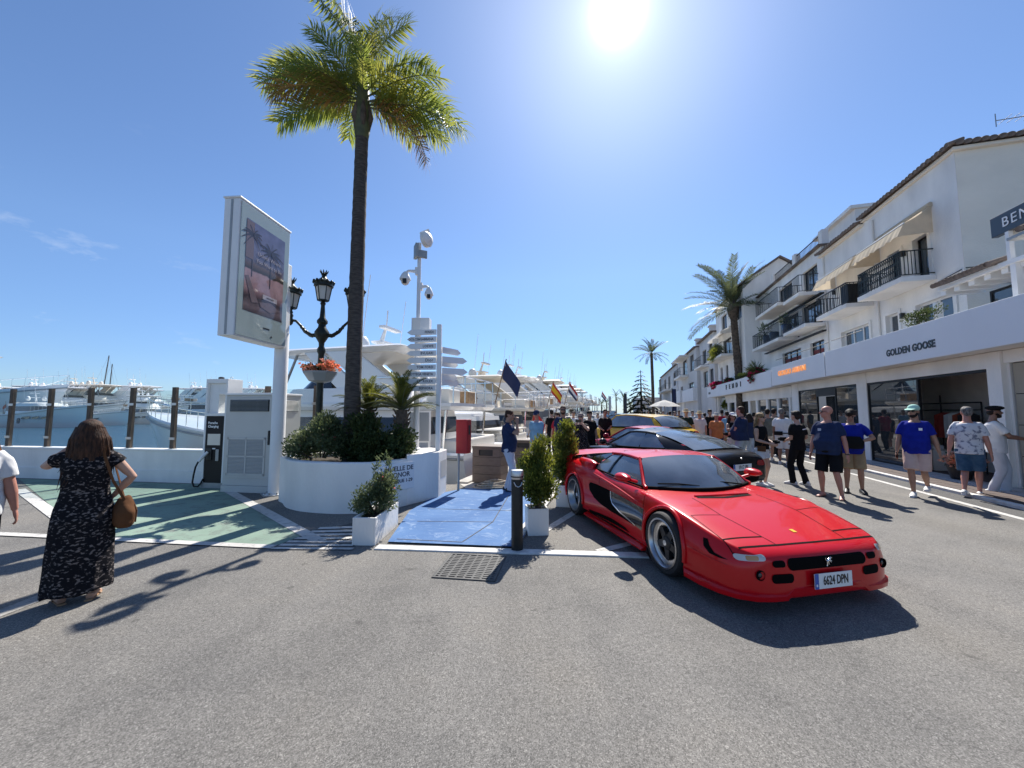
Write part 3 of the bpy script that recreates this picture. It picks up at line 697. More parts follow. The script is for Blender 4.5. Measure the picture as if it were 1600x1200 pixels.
outer = [p for p in fine] + pf[6:] + pback
cen = sum(outer, Vector()) / len(outer)
def inset(p, d): return p + (cen - p).normalized() * d
inner = [inset(p, 0.20) for p in outer]
H0 = 0.832
pl = empty('round_planter', cen, 0, 'round white plastered planter wall holding the tall palm and shrubs', 'planter')
mb = MB(); n = len(outer)
vs = [Vector((p.x, p.y, 0)) - cen for p in outer] + [Vector((p.x, p.y, H0)) - cen for p in outer] + [Vector((p.x, p.y, H0)) - cen for p in inner] + [Vector((p.x, p.y, 0.5)) - cen for p in inner]
mb.add(vs, [(a * n + i, a * n + (i + 1) % n, (a + 1) * n + (i + 1) % n, (a + 1) * n + i) for a in range(3) for i in range(n)])
wallo = mb.build('planter_wall', 'white_plaster', pl, smooth=50, bevel=0.02)
MB().prism([((p - cen).x, (p - cen).y) for p in inner], 0.3, 0.74).build('soil', 'soil', pl)
# raised right-hand block with a flat lit top and a niche at its end
a_, b_ = outer[n - 8], outer[n - 7]
i0 = len(fine)
rb = [pf[6] + (pf[7] - pf[6]) * 0.08 - Vector((0, 0.012, 0)), pf[7] + Vector((0.012, -0.012, 0)), pback[0] + Vector((0.012, 0, 0)), pback[1] + Vector((0, .01, 0)), Vector((-2.25, 8.45, 0)), Vector((-2.15, 7.75, 0))]
MB().prism([((p - cen).x, (p - cen).y) for p in rb], 0, 0.90).build('end_block', 'white_plaster', pl, bevel=0.015)
e0, e1 = rb[1] - cen, rb[2] - cen; ed = (e1 - e0).normalized(); en = Vector((ed.y, -ed.x, 0))
nb = MB(); c0 = e0 + ed * 0.14; c1 = e0 + ed * 0.5
nb.add([c0 + en * .004 + Vector((0, 0, .36)), c1 + en * .004 + Vector((0, 0, .36)), c1 + en * .004 + Vector((0, 0, .70)), c0 + en * .004 + Vector((0, 0, .70))], [(0, 1, 2, 3)]); nb.build('niche_door', 'pale_cabinet', pl)
# mooring sign plate on the curve
sa, sb = outer[len(fine) - 2], pf[6] + (pf[7] - pf[6]) * 0.22
sd_ = (sb - sa).normalized(); sn_ = Vector((sd_.y, -sd_.x, 0)); sa = sa + sd_ * 0.12
bw_ = (sb - sa).length
sg = MB().box((0, -0.05, 0.31), (bw_, 0.02, 0.79)).build('sign_plate', 'white_fascia', pl, bevel=0.008, loc=sa - cen + sn_ * 0.02, rz=math.atan2(sd_.y, sd_.x))
for txt, z, s_ in (('MUELLE DE', 0.685, 0.115), ('HONOR', 0.575, 0.115), ('ATRAQUE 1-29', 0.465, 0.082)):
    lettering(txt, s_, 'dark_letter', sg, (bw_ * 0.57, -0.052, z), (1, 0, 0), (0, 0, 1), 0.002, 1.0, bold=0.002)

# ------------------------------------------------------------------ three-lantern iron lamp post
lp = empty('street_lamp', Vector((-4.17, 8.32, 0)), R(4), 'ornate dark iron street lamp with three lanterns and a flower basket', 'street lamp')
MB().lathe([(0.16, 0), (0.16, 0.25), (0.11, 0.3), (0.085, 0.6), (0.075, 1.0), (0.07, 2.40), (0.06, 2.95), (0.085, 3.0), (0.085, 3.06), (0.055, 3.12), (0.06, 3.2), (0.095, 3.26), (0.15, 3.36), (0.15, 3.44), (0.085, 3.54), (0.075, 3.6), (0.11, 3.64), (0.11, 3.69), (0.06, 3.76), (0.04, 4.03), (0.06, 4.08), (0.03, 4.12)], 18).build('post', 'dark_green_iron', lp, smooth=40)
def lantern(parent, x, z, k):
    l = link('lantern', MB().lathe([(0.035, 0.0), (0.05, 0.03), (0.03, 0.07), (0.04, 0.10), (0.125, 0.115), (0.125, 0.135), (0.11, 0.137)], 6).mesh('lantern', 'dark_green_iron', 40), parent, (x, 0, z), R(12))
    MB().lathe([(0.112, 0.138), (0.165, 0.43)], 6, cap=False).build('lamp_glass', 'lamp_glass', l)
    f = MB()
    for j in range(6):
        a = 2 * PI * j / 6; f.tube([(0.117 * math.cos(a), 0.117 * math.sin(a), 0.13), (0.172 * math.cos(a), 0.172 * math.sin(a), 0.44)], 0.011, 5)
    f.build('lantern_bars', 'dark_green_iron', l)
    cp = MB().lathe([(0.18, 0.425), (0.205, 0.44), (0.20, 0.48), (0.215, 0.53), (0.15, 0.55), (0.10, 0.60), (0.055, 0.64), (0.045, 0.68), (0.06, 0.70), (0.035, 0.74)], 12)
    for j in range(12):
        a = 2 * PI * j / 12; p = Vector((0.205 * math.cos(a), 0.205 * math.sin(a), 0.51)); cp.ball(p + Vector((0, 0, 0.02)), (0.03, 0.03, 0.04), 6, 4)
    for j in range(8):
        a = 2 * PI * j / 8; cp.tube([(0.04 * math.cos(a), 0.04 * math.sin(a), 0.71), (0.075 * math.cos(a), 0.075 * math.sin(a), 0.765), (0.085 * math.cos(a), 0.085 * math.sin(a), 0.80)], [0.016, 0.014, 0.006], 5)
    cp.build('lantern_cap', 'dark_green_iron', l, smooth=45)
lantern(lp, 0, 4.02, 0)
for sgn in (-1, 1):
    am = MB(); am.tube([(0.08 * sgn, 0, 3.38), (0.22 * sgn, 0, 3.36), (0.36 * sgn, 0, 3.45), (0.46 * sgn, 0, 3.58), (0.56 * sgn, 0, 3.68), (0.68 * sgn, 0, 3.70)], [0.05, 0.045, 0.04, 0.03, 0.028, 0.03], 8)
    for q in range(6): am.ball(((0.14 + q * 0.06) * sgn, 0, 3.37 + (0.0, -.01, .01, .06, .12, .18)[q]), (0.035, 0.04, 0.05), 6, 4)
    am.lathe([(0.02, 3.58), (0.05, 3.62), (0.065, 3.68), (0.045, 3.75), (0.06, 3.80), (0.035, 3.86)], 10, (0.68 * sgn, 0, 0))
    am.build('arm', 'dark_green_iron', lp, smooth=45)
    lantern(lp, 0.68 * sgn, 3.84, 1)
# basket
fb = empty('flower_basket', Vector((-4.17, 8.32, 2.32)), 0, 'grey hanging flower basket full of orange flowers ringing the lamp post', 'flower basket')
MB().lathe([(0.10, 0.0), (0.24, 0.04), (0.35, 0.20), (0.36, 0.24), (0.33, 0.24), (0.09, 0.18)], 8).build('bowl', 'gelcoat_grey', fb)

# ------------------------------------------------------------------ camera mast
mp_ = empty('camera_mast', Vector((-2.02, 8.15, 0.9)), 0, 'white mast with two dome cameras and a round antenna on the planter end', 'camera mast')
zt = lambda py: hz(662, py, 8.15) - 0.9
MB().lathe([(0.115, 0), (0.105, 0.03), (0.062, 0.05), (0.062, zt(505)), (0.045, zt(503)), (0.040, zt(380))], 16).build('mast', 'white_paint', mp_, smooth=35)
MB().box((-0.12, -0.10, zt(522)), (0.26, 0.14, zt(498))).build('junction_box', 'white_paint', mp_, bevel=0.008)
MB().box((-0.10, -0.108, zt(521)), (0.07, -0.101, zt(499))).build('box_door', 'white_soffit', mp_)
def domecam(sgn, z, r, L):
    a = empty('dome_camera', (0, 0, z)); a.parent = mp_
    m_ = MB(); m_.cbox((0.05 * sgn, 0, 0), (0.06, 0.09, 0.16)); m_.tube([(0.05 * sgn, 0, 0.0), (L * 0.75 * sgn, 0, 0.01), (L * sgn, 0, -0.03)], [0.04, 0.03, 0.025], 8)
    m_.build('bracket', 'white_paint', a, smooth=40)
    MB().lathe([(0.03, 0.0), (r * 0.7, -0.05), (r * 1.15, -0.15), (r * 1.15, -0.18), (r, -0.185)], 14, (L * sgn, 0, -0.01)).build('shroud', 'white_paint', a, smooth=40)
    MB().ball((L * sgn, 0, -0.19), (r * 0.93, r * 0.93, r * 1.15), 14, 8).build('dome', 'white_soffit', a, smooth=60)
    MB().cbox((L * sgn + 0.01, -r * 0.80, -0.23), (r * 0.8, 0.05, r * 1.1)).build('lens', 'black_plastic', a, bevel=0.01)
domecam(-1, zt(424), 0.105, 0.30)
domecam(1, zt(448), 0.085, 0.22)
MB().cbox((-0.06, -0.05, zt(394)), (0.07, 0.22, 0.30), rz=R(25)).build('panel_antenna', 'grey_metal', mp_, bevel=0.01)
MB().cbox((0.08, -0.06, zt(399)), (0.20, 0.05, 0.17), rz=R(25)).build('panel_antenna', 'grey_metal', mp_, bevel=0.01)
da = MB().lathe([(0.0, 0), (0.16, 0.0), (0.168, 0.03), (0.168, 0.10), (0.11, 0.16), (0.0, 0.19)], 20, mtx=Matrix.Translation((0.10, -0.02, zt(376))) @ Matrix.Rotation(R(70), 4, 'Z') @ Matrix.Rotation(R(84), 4, 'X'), cap=False)
da.build('round_antenna', 'white_paint', mp_, smooth=40)
MB().cbox((0.10, 0.03, zt(362)), (0.22, 0.08, 0.07), rz=R(40), ry=R(-35)).build('antenna_bracket', 'white_soffit', mp_, bevel=0.008)

# ------------------------------------------------------------------ finger post with shop names
FP = G(683, 775)
fpz = lambda py: hz(683, py, FP.y)
fg = empty('finger_post', FP, R(-6), 'white finger post stacked with shop name boards beside the ramp', 'signpost')
MB().box((-0.045, -0.035, 0), (0.045, 0.035, fpz(507))).build('post', 'white_paint', fg, bevel=0.006)
MB().lathe([(0.12, -0.0), (0.12, 0.012)], 12).build('base_plate', 'white_paint', fg)
names = ['FENDI', 'DOLCE&GABBANA', 'LOEWE', 'BVLGARI', 'Dior', 'TOM FORD', 'BOTTEGA VENETA', 'ROLEX', 'SEPHORA']
fing = MB(); fing.xprism([(-0.02, -0.056), (-0.02, 0.056), (-0.56, 0.056), (-0.645, 0.0), (-0.56, -0.056)], 'y', -0.012, 0.012)
fme = fing.mesh('name_board', 'white_paint')
for k, nm in enumerate(names):
    z = fpz(519.5 + k * 10.9)
    o = link('name_board', fme, fg, (-0.03, -0.05, z))
    lettering(nm, 0.070 if nm != 'Dior' else 0.09, 'dark_letter', o, (-0.075, -0.0135, -0.002), (1, 0, 0), (0, 0, 1), 0.001, 0.9, 0.0015, 1.12 if len(nm) < 10 else 0.98, align='RIGHT')['kind'] = 'stuff'
b2 = MB().xprism([(0.02, -0.065), (0.02, 0.065), (0.50, 0.065), (0.60, 0.0), (0.50, -0.065)], 'y', -0.012, 0.012).mesh('name_board', 'white_paint')
for k, (py, ang) in enumerate(((546, 62), (561, 40), (567, 58), (579, 36), (588, 60), (596, 66))):
    o = link('name_board', b2, fg, (0.03, 0.05, fpz(py)), R(ang))
    if k in (2, 4): o.scale = (0.8, 1, 1)
b3 = MB().box((-0.62, -0.01, -0.05), (-0.03, 0.01, 0.05)).mesh('name_board', 'white_soffit')
for py in (530, 557): link('name_board', b3, fg, (0.0, 0.062, fpz(py)), R(-14))

# ------------------------------------------------------------------ notice board on the quay, red hose cabinet
nb_ = empty('notice_board', D(655, 690, 9.4) * Vector((1, 1, 0)), R(6), 'white framed notice board standing behind the planter end', 'notice board')
MB().box((-0.27, -0.03, 0.95), (0.27, 0.03, 1.72)).build('frame', 'white_paint', nb_, bevel=0.006)
MB().box((-0.23, -0.036, 0.99), (0.23, -0.031, 1.68)).build('panel', 'gelcoat_grey', nb_)
for x in (-0.24, 0.24): MB().box((x - 0.025, -0.02, -0.0), (x + 0.025, 0.02, 0.95)).build('leg', 'white_paint', nb_)
rp = empty('hose_cabinet', G(716, 768), R(-18), 'red fire hose cabinet on a thin grey post by the boats', 'hose cabinet')
MB().lathe([(0.028, 0), (0.028, 0.85)], 10).build('post', 'grey_metal', rp, smooth=40)
rz0, rz1 = hz(722, 708, 8.33), hz(722, 657, 8.33)
MB().box((-0.02, -0.10, rz0), (0.24, 0.12, rz1)).build('box', 'red_paint', rp, bevel=0.012)
MB().box((-0.03, -0.11, rz1 + 0.001), (0.25, 0.13, rz1 + 0.02)).build('lid', 'red_paint', rp, bevel=0.006)
MB().box((0.241, -0.03, rz1 - 0.30), (0.247, 0.06, rz1 - 0.10)).build('latch_plate', 'black_plastic', rp)

# ------------------------------------------------------------------ slatted bins, rope, bollards
def bin_(loc, rz, label):
    b = empty('litter_bin', loc, rz, label, 'litter bin', 'brown slatted litter bins on the quay')
    MB().box((-0.33, -0.28, 0.03), (0.33, 0.28, 0.82)).build('liner', 'black_plastic', b)
    sf = MB().box((-0.35, -0.012, 0.004), (0.35, 0.012, 0.196)).mesh('slat', 'brown_slat')
    ss = MB().box((-0.012, -0.287, 0.004), (0.012, 0.287, 0.196)).mesh('slat', 'brown_slat')
    for k in range(3):
        for y in (-0.30, 0.30): link('slat', sf, b, (0, y, 0.03 + k * 0.2))
        for x in (-0.342, 0.342): link('slat', ss, b, (x, 0, 0.03 + k * 0.2))
    up = MB()
    for y in (-0.30, 0.30): up.box((-0.35, y - 0.012, 0.634), (-0.19, y + 0.012, 0.84)).box((0.16, y - 0.012, 0.634), (0.35, y + 0.012, 0.84)).box((-0.19, y - 0.012, 0.634), (0.16, y + 0.012, 0.66)).box((-0.19, y - 0.012, 0.80), (0.16, y + 0.012, 0.84))
    up.build('opening_frame', 'brown_slat', b)['kind'] = 'stuff'
    for x in (-0.342, 0.342): link('slat', ss, b, (x, 0, 0.635))
    MB().box((-0.37, -0.32, 0.842), (0.37, 0.32, 0.885)).build('lid', 'brown_slat', b, bevel=0.008)
    return b
bin_(Vector((-0.52, 9.45, 0)), R(-16), 'brown slatted litter bin standing behind the rope coil')
bin_(Vector((0.42, 11.5, 0)), R(-16), 'brown slatted litter bin half hidden behind the shrubs')
rc = MB()
for q in range(4):
    r_ = 0.34 - q * 0.05; pts = []
    for k in range(25):
        a = 2 * PI * k / 24; pts.append((r_ * 1.25 * math.cos(a) + 0.02 * q, r_ * 0.75 * math.sin(a), 0.03 + 0.035 * q + 0.012 * math.sin(3 * a + q)))
    rc.tube(pts, 0.022, 7, cap=False)
rc.tube([(0.4, 0, 0.03), (0.62, 0.05, 0.025), (0.8, 0.22, 0.03), (1.0, 0.3, 0.03)], 0.022, 7)
tag(rc.build('rope_coil', 'rope', smooth=60, loc=(-0.42, 8.72, 0.006), rz=R(5)), 'beige mooring rope coiled on the quay in front of a bin', 'rope')
def bollard(loc, label):
    b = empty('bollard', loc, R(10), label, 'bollard', 'black bollards along the parking kerb')
    MB().lathe([(0.072, 0), (0.072, 0.86)], 20).build('post', 'black_iron', b, smooth=40)
    MB().lathe([(0.076, 0.862), (0.078, 0.87), (0.078, 0.955), (0.072, 0.968), (0.0, 0.972)], 20, cap=False).build('collar', 'brushed_steel', b, smooth=40)
    MB().lathe([(0.079, 0.885), (0.079, 0.90)], 20, cap=False).build('groove', 'black_plastic', b)
    cc = MB(); cc.tube([(-0.05, -0.06, 0.83), (-0.03, -0.076, 0.79), (0.0, -0.082, 0.775), (0.03, -0.076, 0.79), (0.05, -0.06, 0.83)], 0.006, 5); cc.build('chain', 'brushed_steel', b)
    return b
bollard(G(808, 860), 'nearest black bollard with a steel collar at the ramp corner')
bollard(SC(-1.2, 8.75), 'black bollard behind the second shrub by the parked red car')
bollard(SC(-1.2, 12.6), 'black bollard in front of the woman photographing the cars')
# ------------------------------------------------------------------ buildings on the right (street coordinates: n across, s along)
class Site:
    """a thing whose pieces are given in street coordinates"""
    def __init__(s, name, n, q, label, cat, group=None, z=0.0):
        s.o = empty(name, SC(n, q, z), street_root_rz, label, cat, group); s.off = Vector((-n, -q, -z))
    def put(s, mb, name, mname=None, parent=None, **k):
        o = mb.build(name, mname, s.o if parent is None else parent, **k)
        if parent is None: o.location = s.off
        return o
    def inst(s, name, me, n, q, z, parent=None, rz=0, rot=None):
        o = link(name, me, parent or s.o); o.location = Vector((n, q, z)) + (s.off if parent is None else Vector())
        o.rotation_euler = rot or (0, 0, rz)
        return o
    def text(s, body, size, mname, n, q, z, depth=0.01, parent=None, **k):
        o = lettering(body, size, mname, s.o if parent is None else parent, (n, q, z), (0, -1, 0), (0, 0, 1), depth, **k)
        if parent is None: o.location = s.off
        return o
def facade(mb, n, s0, s1, z0, z1, holes, depth=0.18, axis='s'):
    """wall sheet on the line n with recessed openings (a, b, za, zb); axis 'n' makes a cross wall at s = n"""
    P = (lambda a, z, d=0.0: (n + d, a, z)) if axis == 's' else (lambda a, z, d=0.0: (a, n + d, z))
    ss = sorted({s0, s1, *[h[0] for h in holes], *[h[1] for h in holes]}); zs = sorted({z0, z1, *[h[2] for h in holes], *[h[3] for h in holes]})
    for a, b in zip(ss, ss[1:]):
        for c, d in zip(zs, zs[1:]):
            if any(h[0] <= (a + b) / 2 <= h[1] and h[2] <= (c + d) / 2 <= h[3] for h in holes): continue
            mb.quad(P(a, c), P(b, c), P(b, d), P(a, d))
    for a, b, c, d in holes:
        mb.quad(P(a, c), P(a, d), P(a, d, depth), P(a, c, depth)); mb.quad(P(b, c), P(b, d), P(b, d, depth), P(b, c, depth))
        mb.quad(P(a, c), P(b, c), P(b, c, depth), P(a, c, depth)); mb.quad(P(a, d), P(b, d), P(b, d, depth), P(a, d, depth))
    return mb
def window(site, n, a, b, c, d, depth=0.16, frame='black_frame', glass='window_glass', mull=1, name='window', t=0.05, tran=None):
    """framed window set in a reveal; a child with its panes as sub-parts"""
    f = MB(); x0, x1 = n + depth - 0.05, n + depth
    f.box((x0, a, c), (x1, a + t, d)).box((x0, b - t, c), (x1, b, d)).box((x0, a + t, c), (x1, b - t, c + t)).box((x0, a + t, d - t), (x1, b - t, d))
    for k in range(1, mull): q = lerp(a, b, k / mull); f.box((x0, q - t / 2, c + t), (x1, q + t / 2, d - t))
    if tran: f.box((x0, a + t, tran - t / 2), (x1 - 0.004, b - t, tran + t / 2))
    o = site.put(f, name, frame)
    for k in range(mull):
        p, q = lerp(a, b, k / mull), lerp(a, b, (k + 1) / mull)
        MB().box((n + depth - 0.022, p, c), (n + depth - 0.012, q, d)).build('pane', glass, o)
    return o
def railing(site, n, a, b, z, h=0.95, endn=9.0, ends=(True, True), mname='black_iron', step=0.12, scroll=False, name='railing'):
    r = MB(); r.box((n - .02, a, z + h - .03), (n + .02, b, z + h)).box((n - .012, a, z + .05), (n + .012, b, z + .075))
    for k, e in enumerate((a, b)):
        if ends[k]: r.box((n, e - .012, z + h - .03), (endn, e + .012, z + h)).box((n, e - .01, z + .05), (endn, e + .01, z + .075))
    ro = site.put(r, name, mname)
    br = MB().box((-.008, -.008, 0.06), (.008, .008, h - .02)).mesh('baluster', mname)
    k = int((b - a) / step)
    for i in range(k + 1): link('baluster', br, ro, (n, a + (b - a) * i / k, z))
    for e, on in zip((a, b), ends):
        if on:
            m_ = int((endn - n) / step)
            for i in range(1, m_): link('baluster', br, ro, (n + i * step, e, z))
    if scroll:
        sc_ = MB()
        for i in range(k):
            c_ = a + (b - a) * (i + 0.5) / k
            for zz_, rr, dr_ in ((0.28, .055, 1), (0.5, .06, -1), (0.70, .055, 1)):
                sc_.tube([(n, c_ + rr * (1 - q / 11) * math.cos(dr_ * q * 0.75 + 1), z + zz_ + 1.5 * rr * (1 - q / 11) * math.sin(dr_ * q * 0.75 + 1)) for q in range(10)], 0.007, 4, cap=False)
                sc_.quad((n, c_ + .02, z + zz_ - .06), (n, c_ + .055, z + zz_ - .02), (n, c_ + .02, z + zz_ + .05), (n, c_ - .015, z + zz_))
        o = sc_.build('scrollwork', mname, ro, fix=False); o['kind'] = 'stuff'
    return ro
def slab(site, n0, n1, a, b, z, t=0.16, name='balcony_slab', mname='white_plaster'):
    return site.put(MB().box((n0, a, z), (n1, b, z + t)), name, mname, bevel=0.012)
tile_me = MB().tube([(0, 0, 0), (0.34, 0, 0.11)], [(0.092, 0.062), (0.082, 0.055)], 12, up=(0, 1, 0)).mesh('roof_tile', 'old_tile', 60)
def tiles_s(site, n, a, b, z, pitch=0.175, seed=1):
    r = random.Random(seed); k = int((b - a) / pitch)
    for i in range(k + 1): site.inst('roof_tile', tile_me, n + r.uniform(-.025, .01), a + i * pitch, z + r.uniform(-.008, .008), rot=(0, r.uniform(-.03, .03), r.uniform(-.05, .05)))
def tiles_n(site, s_, a, b, z, pitch=0.175, seed=2):
    r = random.Random(seed); k = int((b - a) / pitch)
    for i in range(k + 1): site.inst('roof_tile', tile_me, a + i * pitch, s_ + r.uniform(-.025, .01), z + r.uniform(-.008, .008), rot=(0, r.uniform(-.03, .03), R(90) + r.uniform(-.05, .05)))
def awning(site, n_wall, n_out, a, b, z_wall, z_out, val=0.30, mname='canvas', seed=0):
    r = random.Random(seed); m_ = MB(); K = 14; J = 5
    top = lambda i, j: (lerp(n_wall, n_out, j / J), lerp(a, b, i / K), lerp(z_wall, z_out, j / J) - 0.05 * math.sin(PI * j / J) - 0.012 * math.sin(i * 2.1) * math.sin(PI * j / J))
    vs = [top(i, j) for i in range(K + 1) for j in range(J + 1)]
    m_.add(vs, [(i * (J + 1) + j, (i + 1) * (J + 1) + j, (i + 1) * (J + 1) + j + 1, i * (J + 1) + j + 1) for i in range(K) for j in range(J)])
    aw = site.put(m_, 'awning', mname, smooth=40, fix=False)
    v = MB(); vs = []
    for i in range(K * 3 + 1):
        y = lerp(a, b, i / (K * 3)); w_ = 0.02 * math.sin(i * 1.3)
        vs += [(n_out, y, z_out), (n_out - val * .24 + w_ * .5, y, z_out - val / 2), (n_out - val * .46 + w_, y, z_out - val + 0.02 * math.sin(i * 0.9))]
    v.add(vs, [(i * 3 + j, (i + 1) * 3 + j, (i + 1) * 3 + j + 1, i * 3 + j + 1) for i in range(K * 3) for j in range(2)])
    v.build('valance', mname, aw, smooth=40, fix=False)
    for e in (a, b): MB().add([(n_wall, e, z_wall), (n_out, e, z_out), (n_out - val * .46, e, z_out - val), (n_wall, e, z_out - val * 0.9)], [(0, 1, 2, 3)]).build('side_flap', mname, aw, fix=False)
    MB().tube([(n_out, a, z_out), (n_out, b, z_out)], 0.025, 8).build('front_bar', 'white_paint', aw, smooth=40)
    MB().tube([(n_wall - .03, a - .03, z_wall + .02), (n_wall - .03, b + .03, z_wall + .02)], 0.075, 8).build('roller', 'canvas', aw, smooth=40)
    return aw

# ---- corner house above the shops
A = Site('corner_house', 9.0, 13.05, 'white corner house with cream end wall, two beige awnings and tiled eaves', 'house')
mb = MB(); mb.use('white_plaster')
doors = [(14.18, 14.78, 5.74, 7.08), (15.36, 15.95, 5.62, 7.06), (17.22, 17.78, 5.62, 7.02), (18.46, 19.0, 5.62, 7.0)]
lows = [(17.23, 19.1, 3.95, 5.02), (15.66, 16.28, 3.95, 5.03), (13.45, 14.85, 3.95, 5.02)]
facade(mb, 9.0, 13.05, 20.3, 3.0, 8.86, doors + lows)
A.put(mb, 'wall', fix=False)
A.put(MB().box((9.003, 13.05, 3.0), (17, 13.06, 8.86)).box((9.2, 20.29, 3.0), (17, 20.3, 8.86)).box((16.98, 13.06, 3.0), (17, 20.29, 8.86)), 'end_wall', 'cream_plaster')
A.put(MB().box((8.9, 12.93, 8.861), (17.1, 17.2, 8.95)).box((8.84, 17.2, 8.74), (17.1, 20.4, 8.83)), 'eaves', 'cream_plaster', bevel=0.01)
A.put(MB().add([(8.86, 12.95, 8.97), (17.1, 12.95, 8.97), (17.1, 20.35, 8.97), (8.86, 20.35, 8.85), (13, 17.2, 10.1), (13, 20.35, 10.1)], [(0, 1, 4), (1, 2, 5, 4), (2, 3, 5), (3, 0, 4, 5)]), 'roof', 'old_tile')
tiles_s(A, 8.78, 12.92, 17.15, 9.0); tiles_s(A, 8.72, 17.25, 20.35, 8.86, seed=5); tiles_n(A, 12.83, 9.0, 16.9, 9.0)
for d in doors: window(A, 9.0, *d, mull=1, name='balcony_door')
window(A, 9.0, *lows[0], frame='white_paint', mull=3); window(A, 9.0, *lows[1], frame='white_paint'); window(A, 9.0, *lows[2], frame='white_paint', mull=2)
for a, b, c, d in doors[:2] + lows:      # plain plaster surrounds, a little proud
    A.put(MB().box((8.955, a - .12, d), (9.0, b + .12, d + .09)).box((8.96, a - .12, c), (9.0, a, d)).box((8.96, b, c), (9.0, b + .12, d)), 'surround', 'white_plaster')
slab(A, 8.15, 9.0, 14.0, 16.2, 5.58); slab(A, 8.15, 9.0, 16.9, 19.2, 5.58)
railing(A, 8.2, 14.04, 16.16, 5.74, .8, scroll=True, mname='dark_green_iron', step=.09); railing(A, 8.2, 16.94, 19.16, 5.74, .8)
awning(A, 8.98, 8.3, 13.95, 16.35, 7.82, 7.36, val=.40, seed=1); awning(A, 8.98, 8.3, 16.6, 19.3, 7.74, 7.34, val=.40, seed=2)
A.put(MB().tube([(8.97, 13.1, 5.55), (8.97, 14.1, 5.45)], 0.012, 5).tube([(9.02, 13.03, 5.57), (12.5, 13.03, 5.62)], 0.012, 5), 'cable', 'black_plastic')
A.put(MB().box((8.26, 16.98, 5.75), (8.7, 17.45, 6.5)), 'balcony_unit', 'black_plastic', bevel=0.02)
# pipes, lamps and an outdoor unit on the walls
for q in (16.62, 20.15): A.put(MB().tube([(8.95, q, 3.95), (8.95, q, 8.7)], .035, 8), 'downpipe', 'white_soffit', smooth=40)
for q, z in ((15.12, 6.75), (19.35, 6.75), (15.35, 4.75)): A.put(MB().box((8.88, q, z), (8.99, q + .1, z + .18)), 'wall_lamp', 'black_iron', bevel=.01)
A.put(MB().box((9.9, 12.78, 4.6), (10.7, 13.04, 5.15)), 'cooling_unit', 'white_soffit', bevel=.02)
A.put(MB().lathe([(.2, 0), (.2, .02)], 18, mtx=Matrix.Translation((10.2, 12.77, 4.87)) @ Matrix.Rotation(R(90), 4, 'X')), 'fan_grille', 'black_frame')
# chimney and aerial
A.put(MB().box((11.3, 13.3, 8.9), (11.9, 13.9, 9.65)).box((11.2, 13.2, 9.65), (12.0, 14.0, 9.75)), 'chimney', 'cream_plaster')
an = MB().tube([(11.25, 13.4, 9.0), (11.25, 13.4, 9.9)], 0.02, 6)
an.tube([(10.3, 13.4, 9.35), (11.3, 13.4, 9.35)], 0.011, 5).tube([(10.2, 13.4, 9.78), (11.4, 13.4, 9.78)], 0.013, 5).tube([(10.2, 13.4, 9.6), (10.2, 13.4, 9.98)], 0.011, 5)
for k in range(5): an.tube([(10.4 + k * .18, 13.2, 9.78), (10.4 + k * .18, 13.6, 9.78)], 0.008, 4)
A.put(an, 'aerial', 'grey_metal')

# ---- terrace house beyond
B = Site('terrace_house', 9.0, 20.31, 'white terrace house with stacked balconies and a railed roof terrace', 'house')
mb = MB(); holes = [(20.6, 22.6, 5.7, 7.0), (23.0, 25.2, 5.6, 6.95), (20.6, 21.95, 3.95, 5.05), (22.95, 25.3, 3.95, 5.02), (20.8, 22.3, 7.4, 8.7), (23.6, 25.4, 7.55, 8.75)]
facade(mb, 9.0, 20.31, 28.7, 3.0, 9.3, holes); B.put(mb, 'wall', 'white_plaster', fix=False)
B.put(MB().box((9.02, 20.305, 8.9), (17, 20.31, 9.3)).box((9.02, 27.29, 3), (17, 27.3, 9.3)), 'end_wall', 'white_plaster')
B.put(MB().box((8.82, 20.2, 9.301), (17, 28.7, 9.37)), 'eaves', 'old_tile')
for h, fr_, gl_, mu in ((holes[0], 'black_frame', 'window_glass', 2), (holes[1], 'black_frame', 'window_glass', 3), (holes[2], 'black_frame', 'window_glass', 2), (holes[3], 'black_frame', 'window_glass', 3), (holes[4], 'black_frame', 'window_glass', 2), (holes[5], 'black_frame', 'window_glass', 2)): window(B, 9.0, *h, frame=fr_, glass=gl_, mull=mu)
mat('red_blind', (0.20, 0.04, 0.035), rough=0.8)
for a, b in ((20.65, 21.9), (23.0, 25.25)):
    for k in range(2): B.put(MB().box((9.128, a, 4.15 + k * .35), (9.134, b, 4.33 + k * .35)), 'red_stripe', 'red_blind')
slab(B, 8.15, 9.0, 20.7, 22.5, 7.16); slab(B, 8.1, 9.0, 23.1, 26.6, 7.35); slab(B, 8.15, 9.0, 20.2, 22.7, 5.58); slab(B, 8.1, 9.0, 23.2, 27.4, 5.50)
railing(B, 8.2, 20.74, 22.46, 7.32, .85); railing(B, 8.15, 23.14, 26.56, 7.51, .85); railing(B, 8.2, 20.24, 22.66, 5.74, .85); railing(B, 8.15, 23.24, 27.36, 5.66, .85)
B.put(MB().box((8.7, 20.0, 7.0), (8.86, 27.2, 7.06)).box((8.7, 20.0, 5.3), (8.86, 27.2, 5.36)), 'awning_bar', 'black_frame')
for q in (20.35, 23.2, 26.2): B.put(MB().box((9.05, q, 9.37), (9.32, q + .33, 10.1)), 'roof_pier', 'white_plaster')
railing(B, 9.15, 20.8, 23.2, 9.4, 0.6, ends=(False, False)); railing(B, 9.15, 23.5, 26.2, 9.4, 0.6, ends=(False, False))
B.put(MB().box((10.4, 20.4, 9.37), (15.5, 23.8, 10.9)).box((10.2, 20.3, 10.9), (15.7, 23.9, 11.05)), 'penthouse', 'white_plaster')
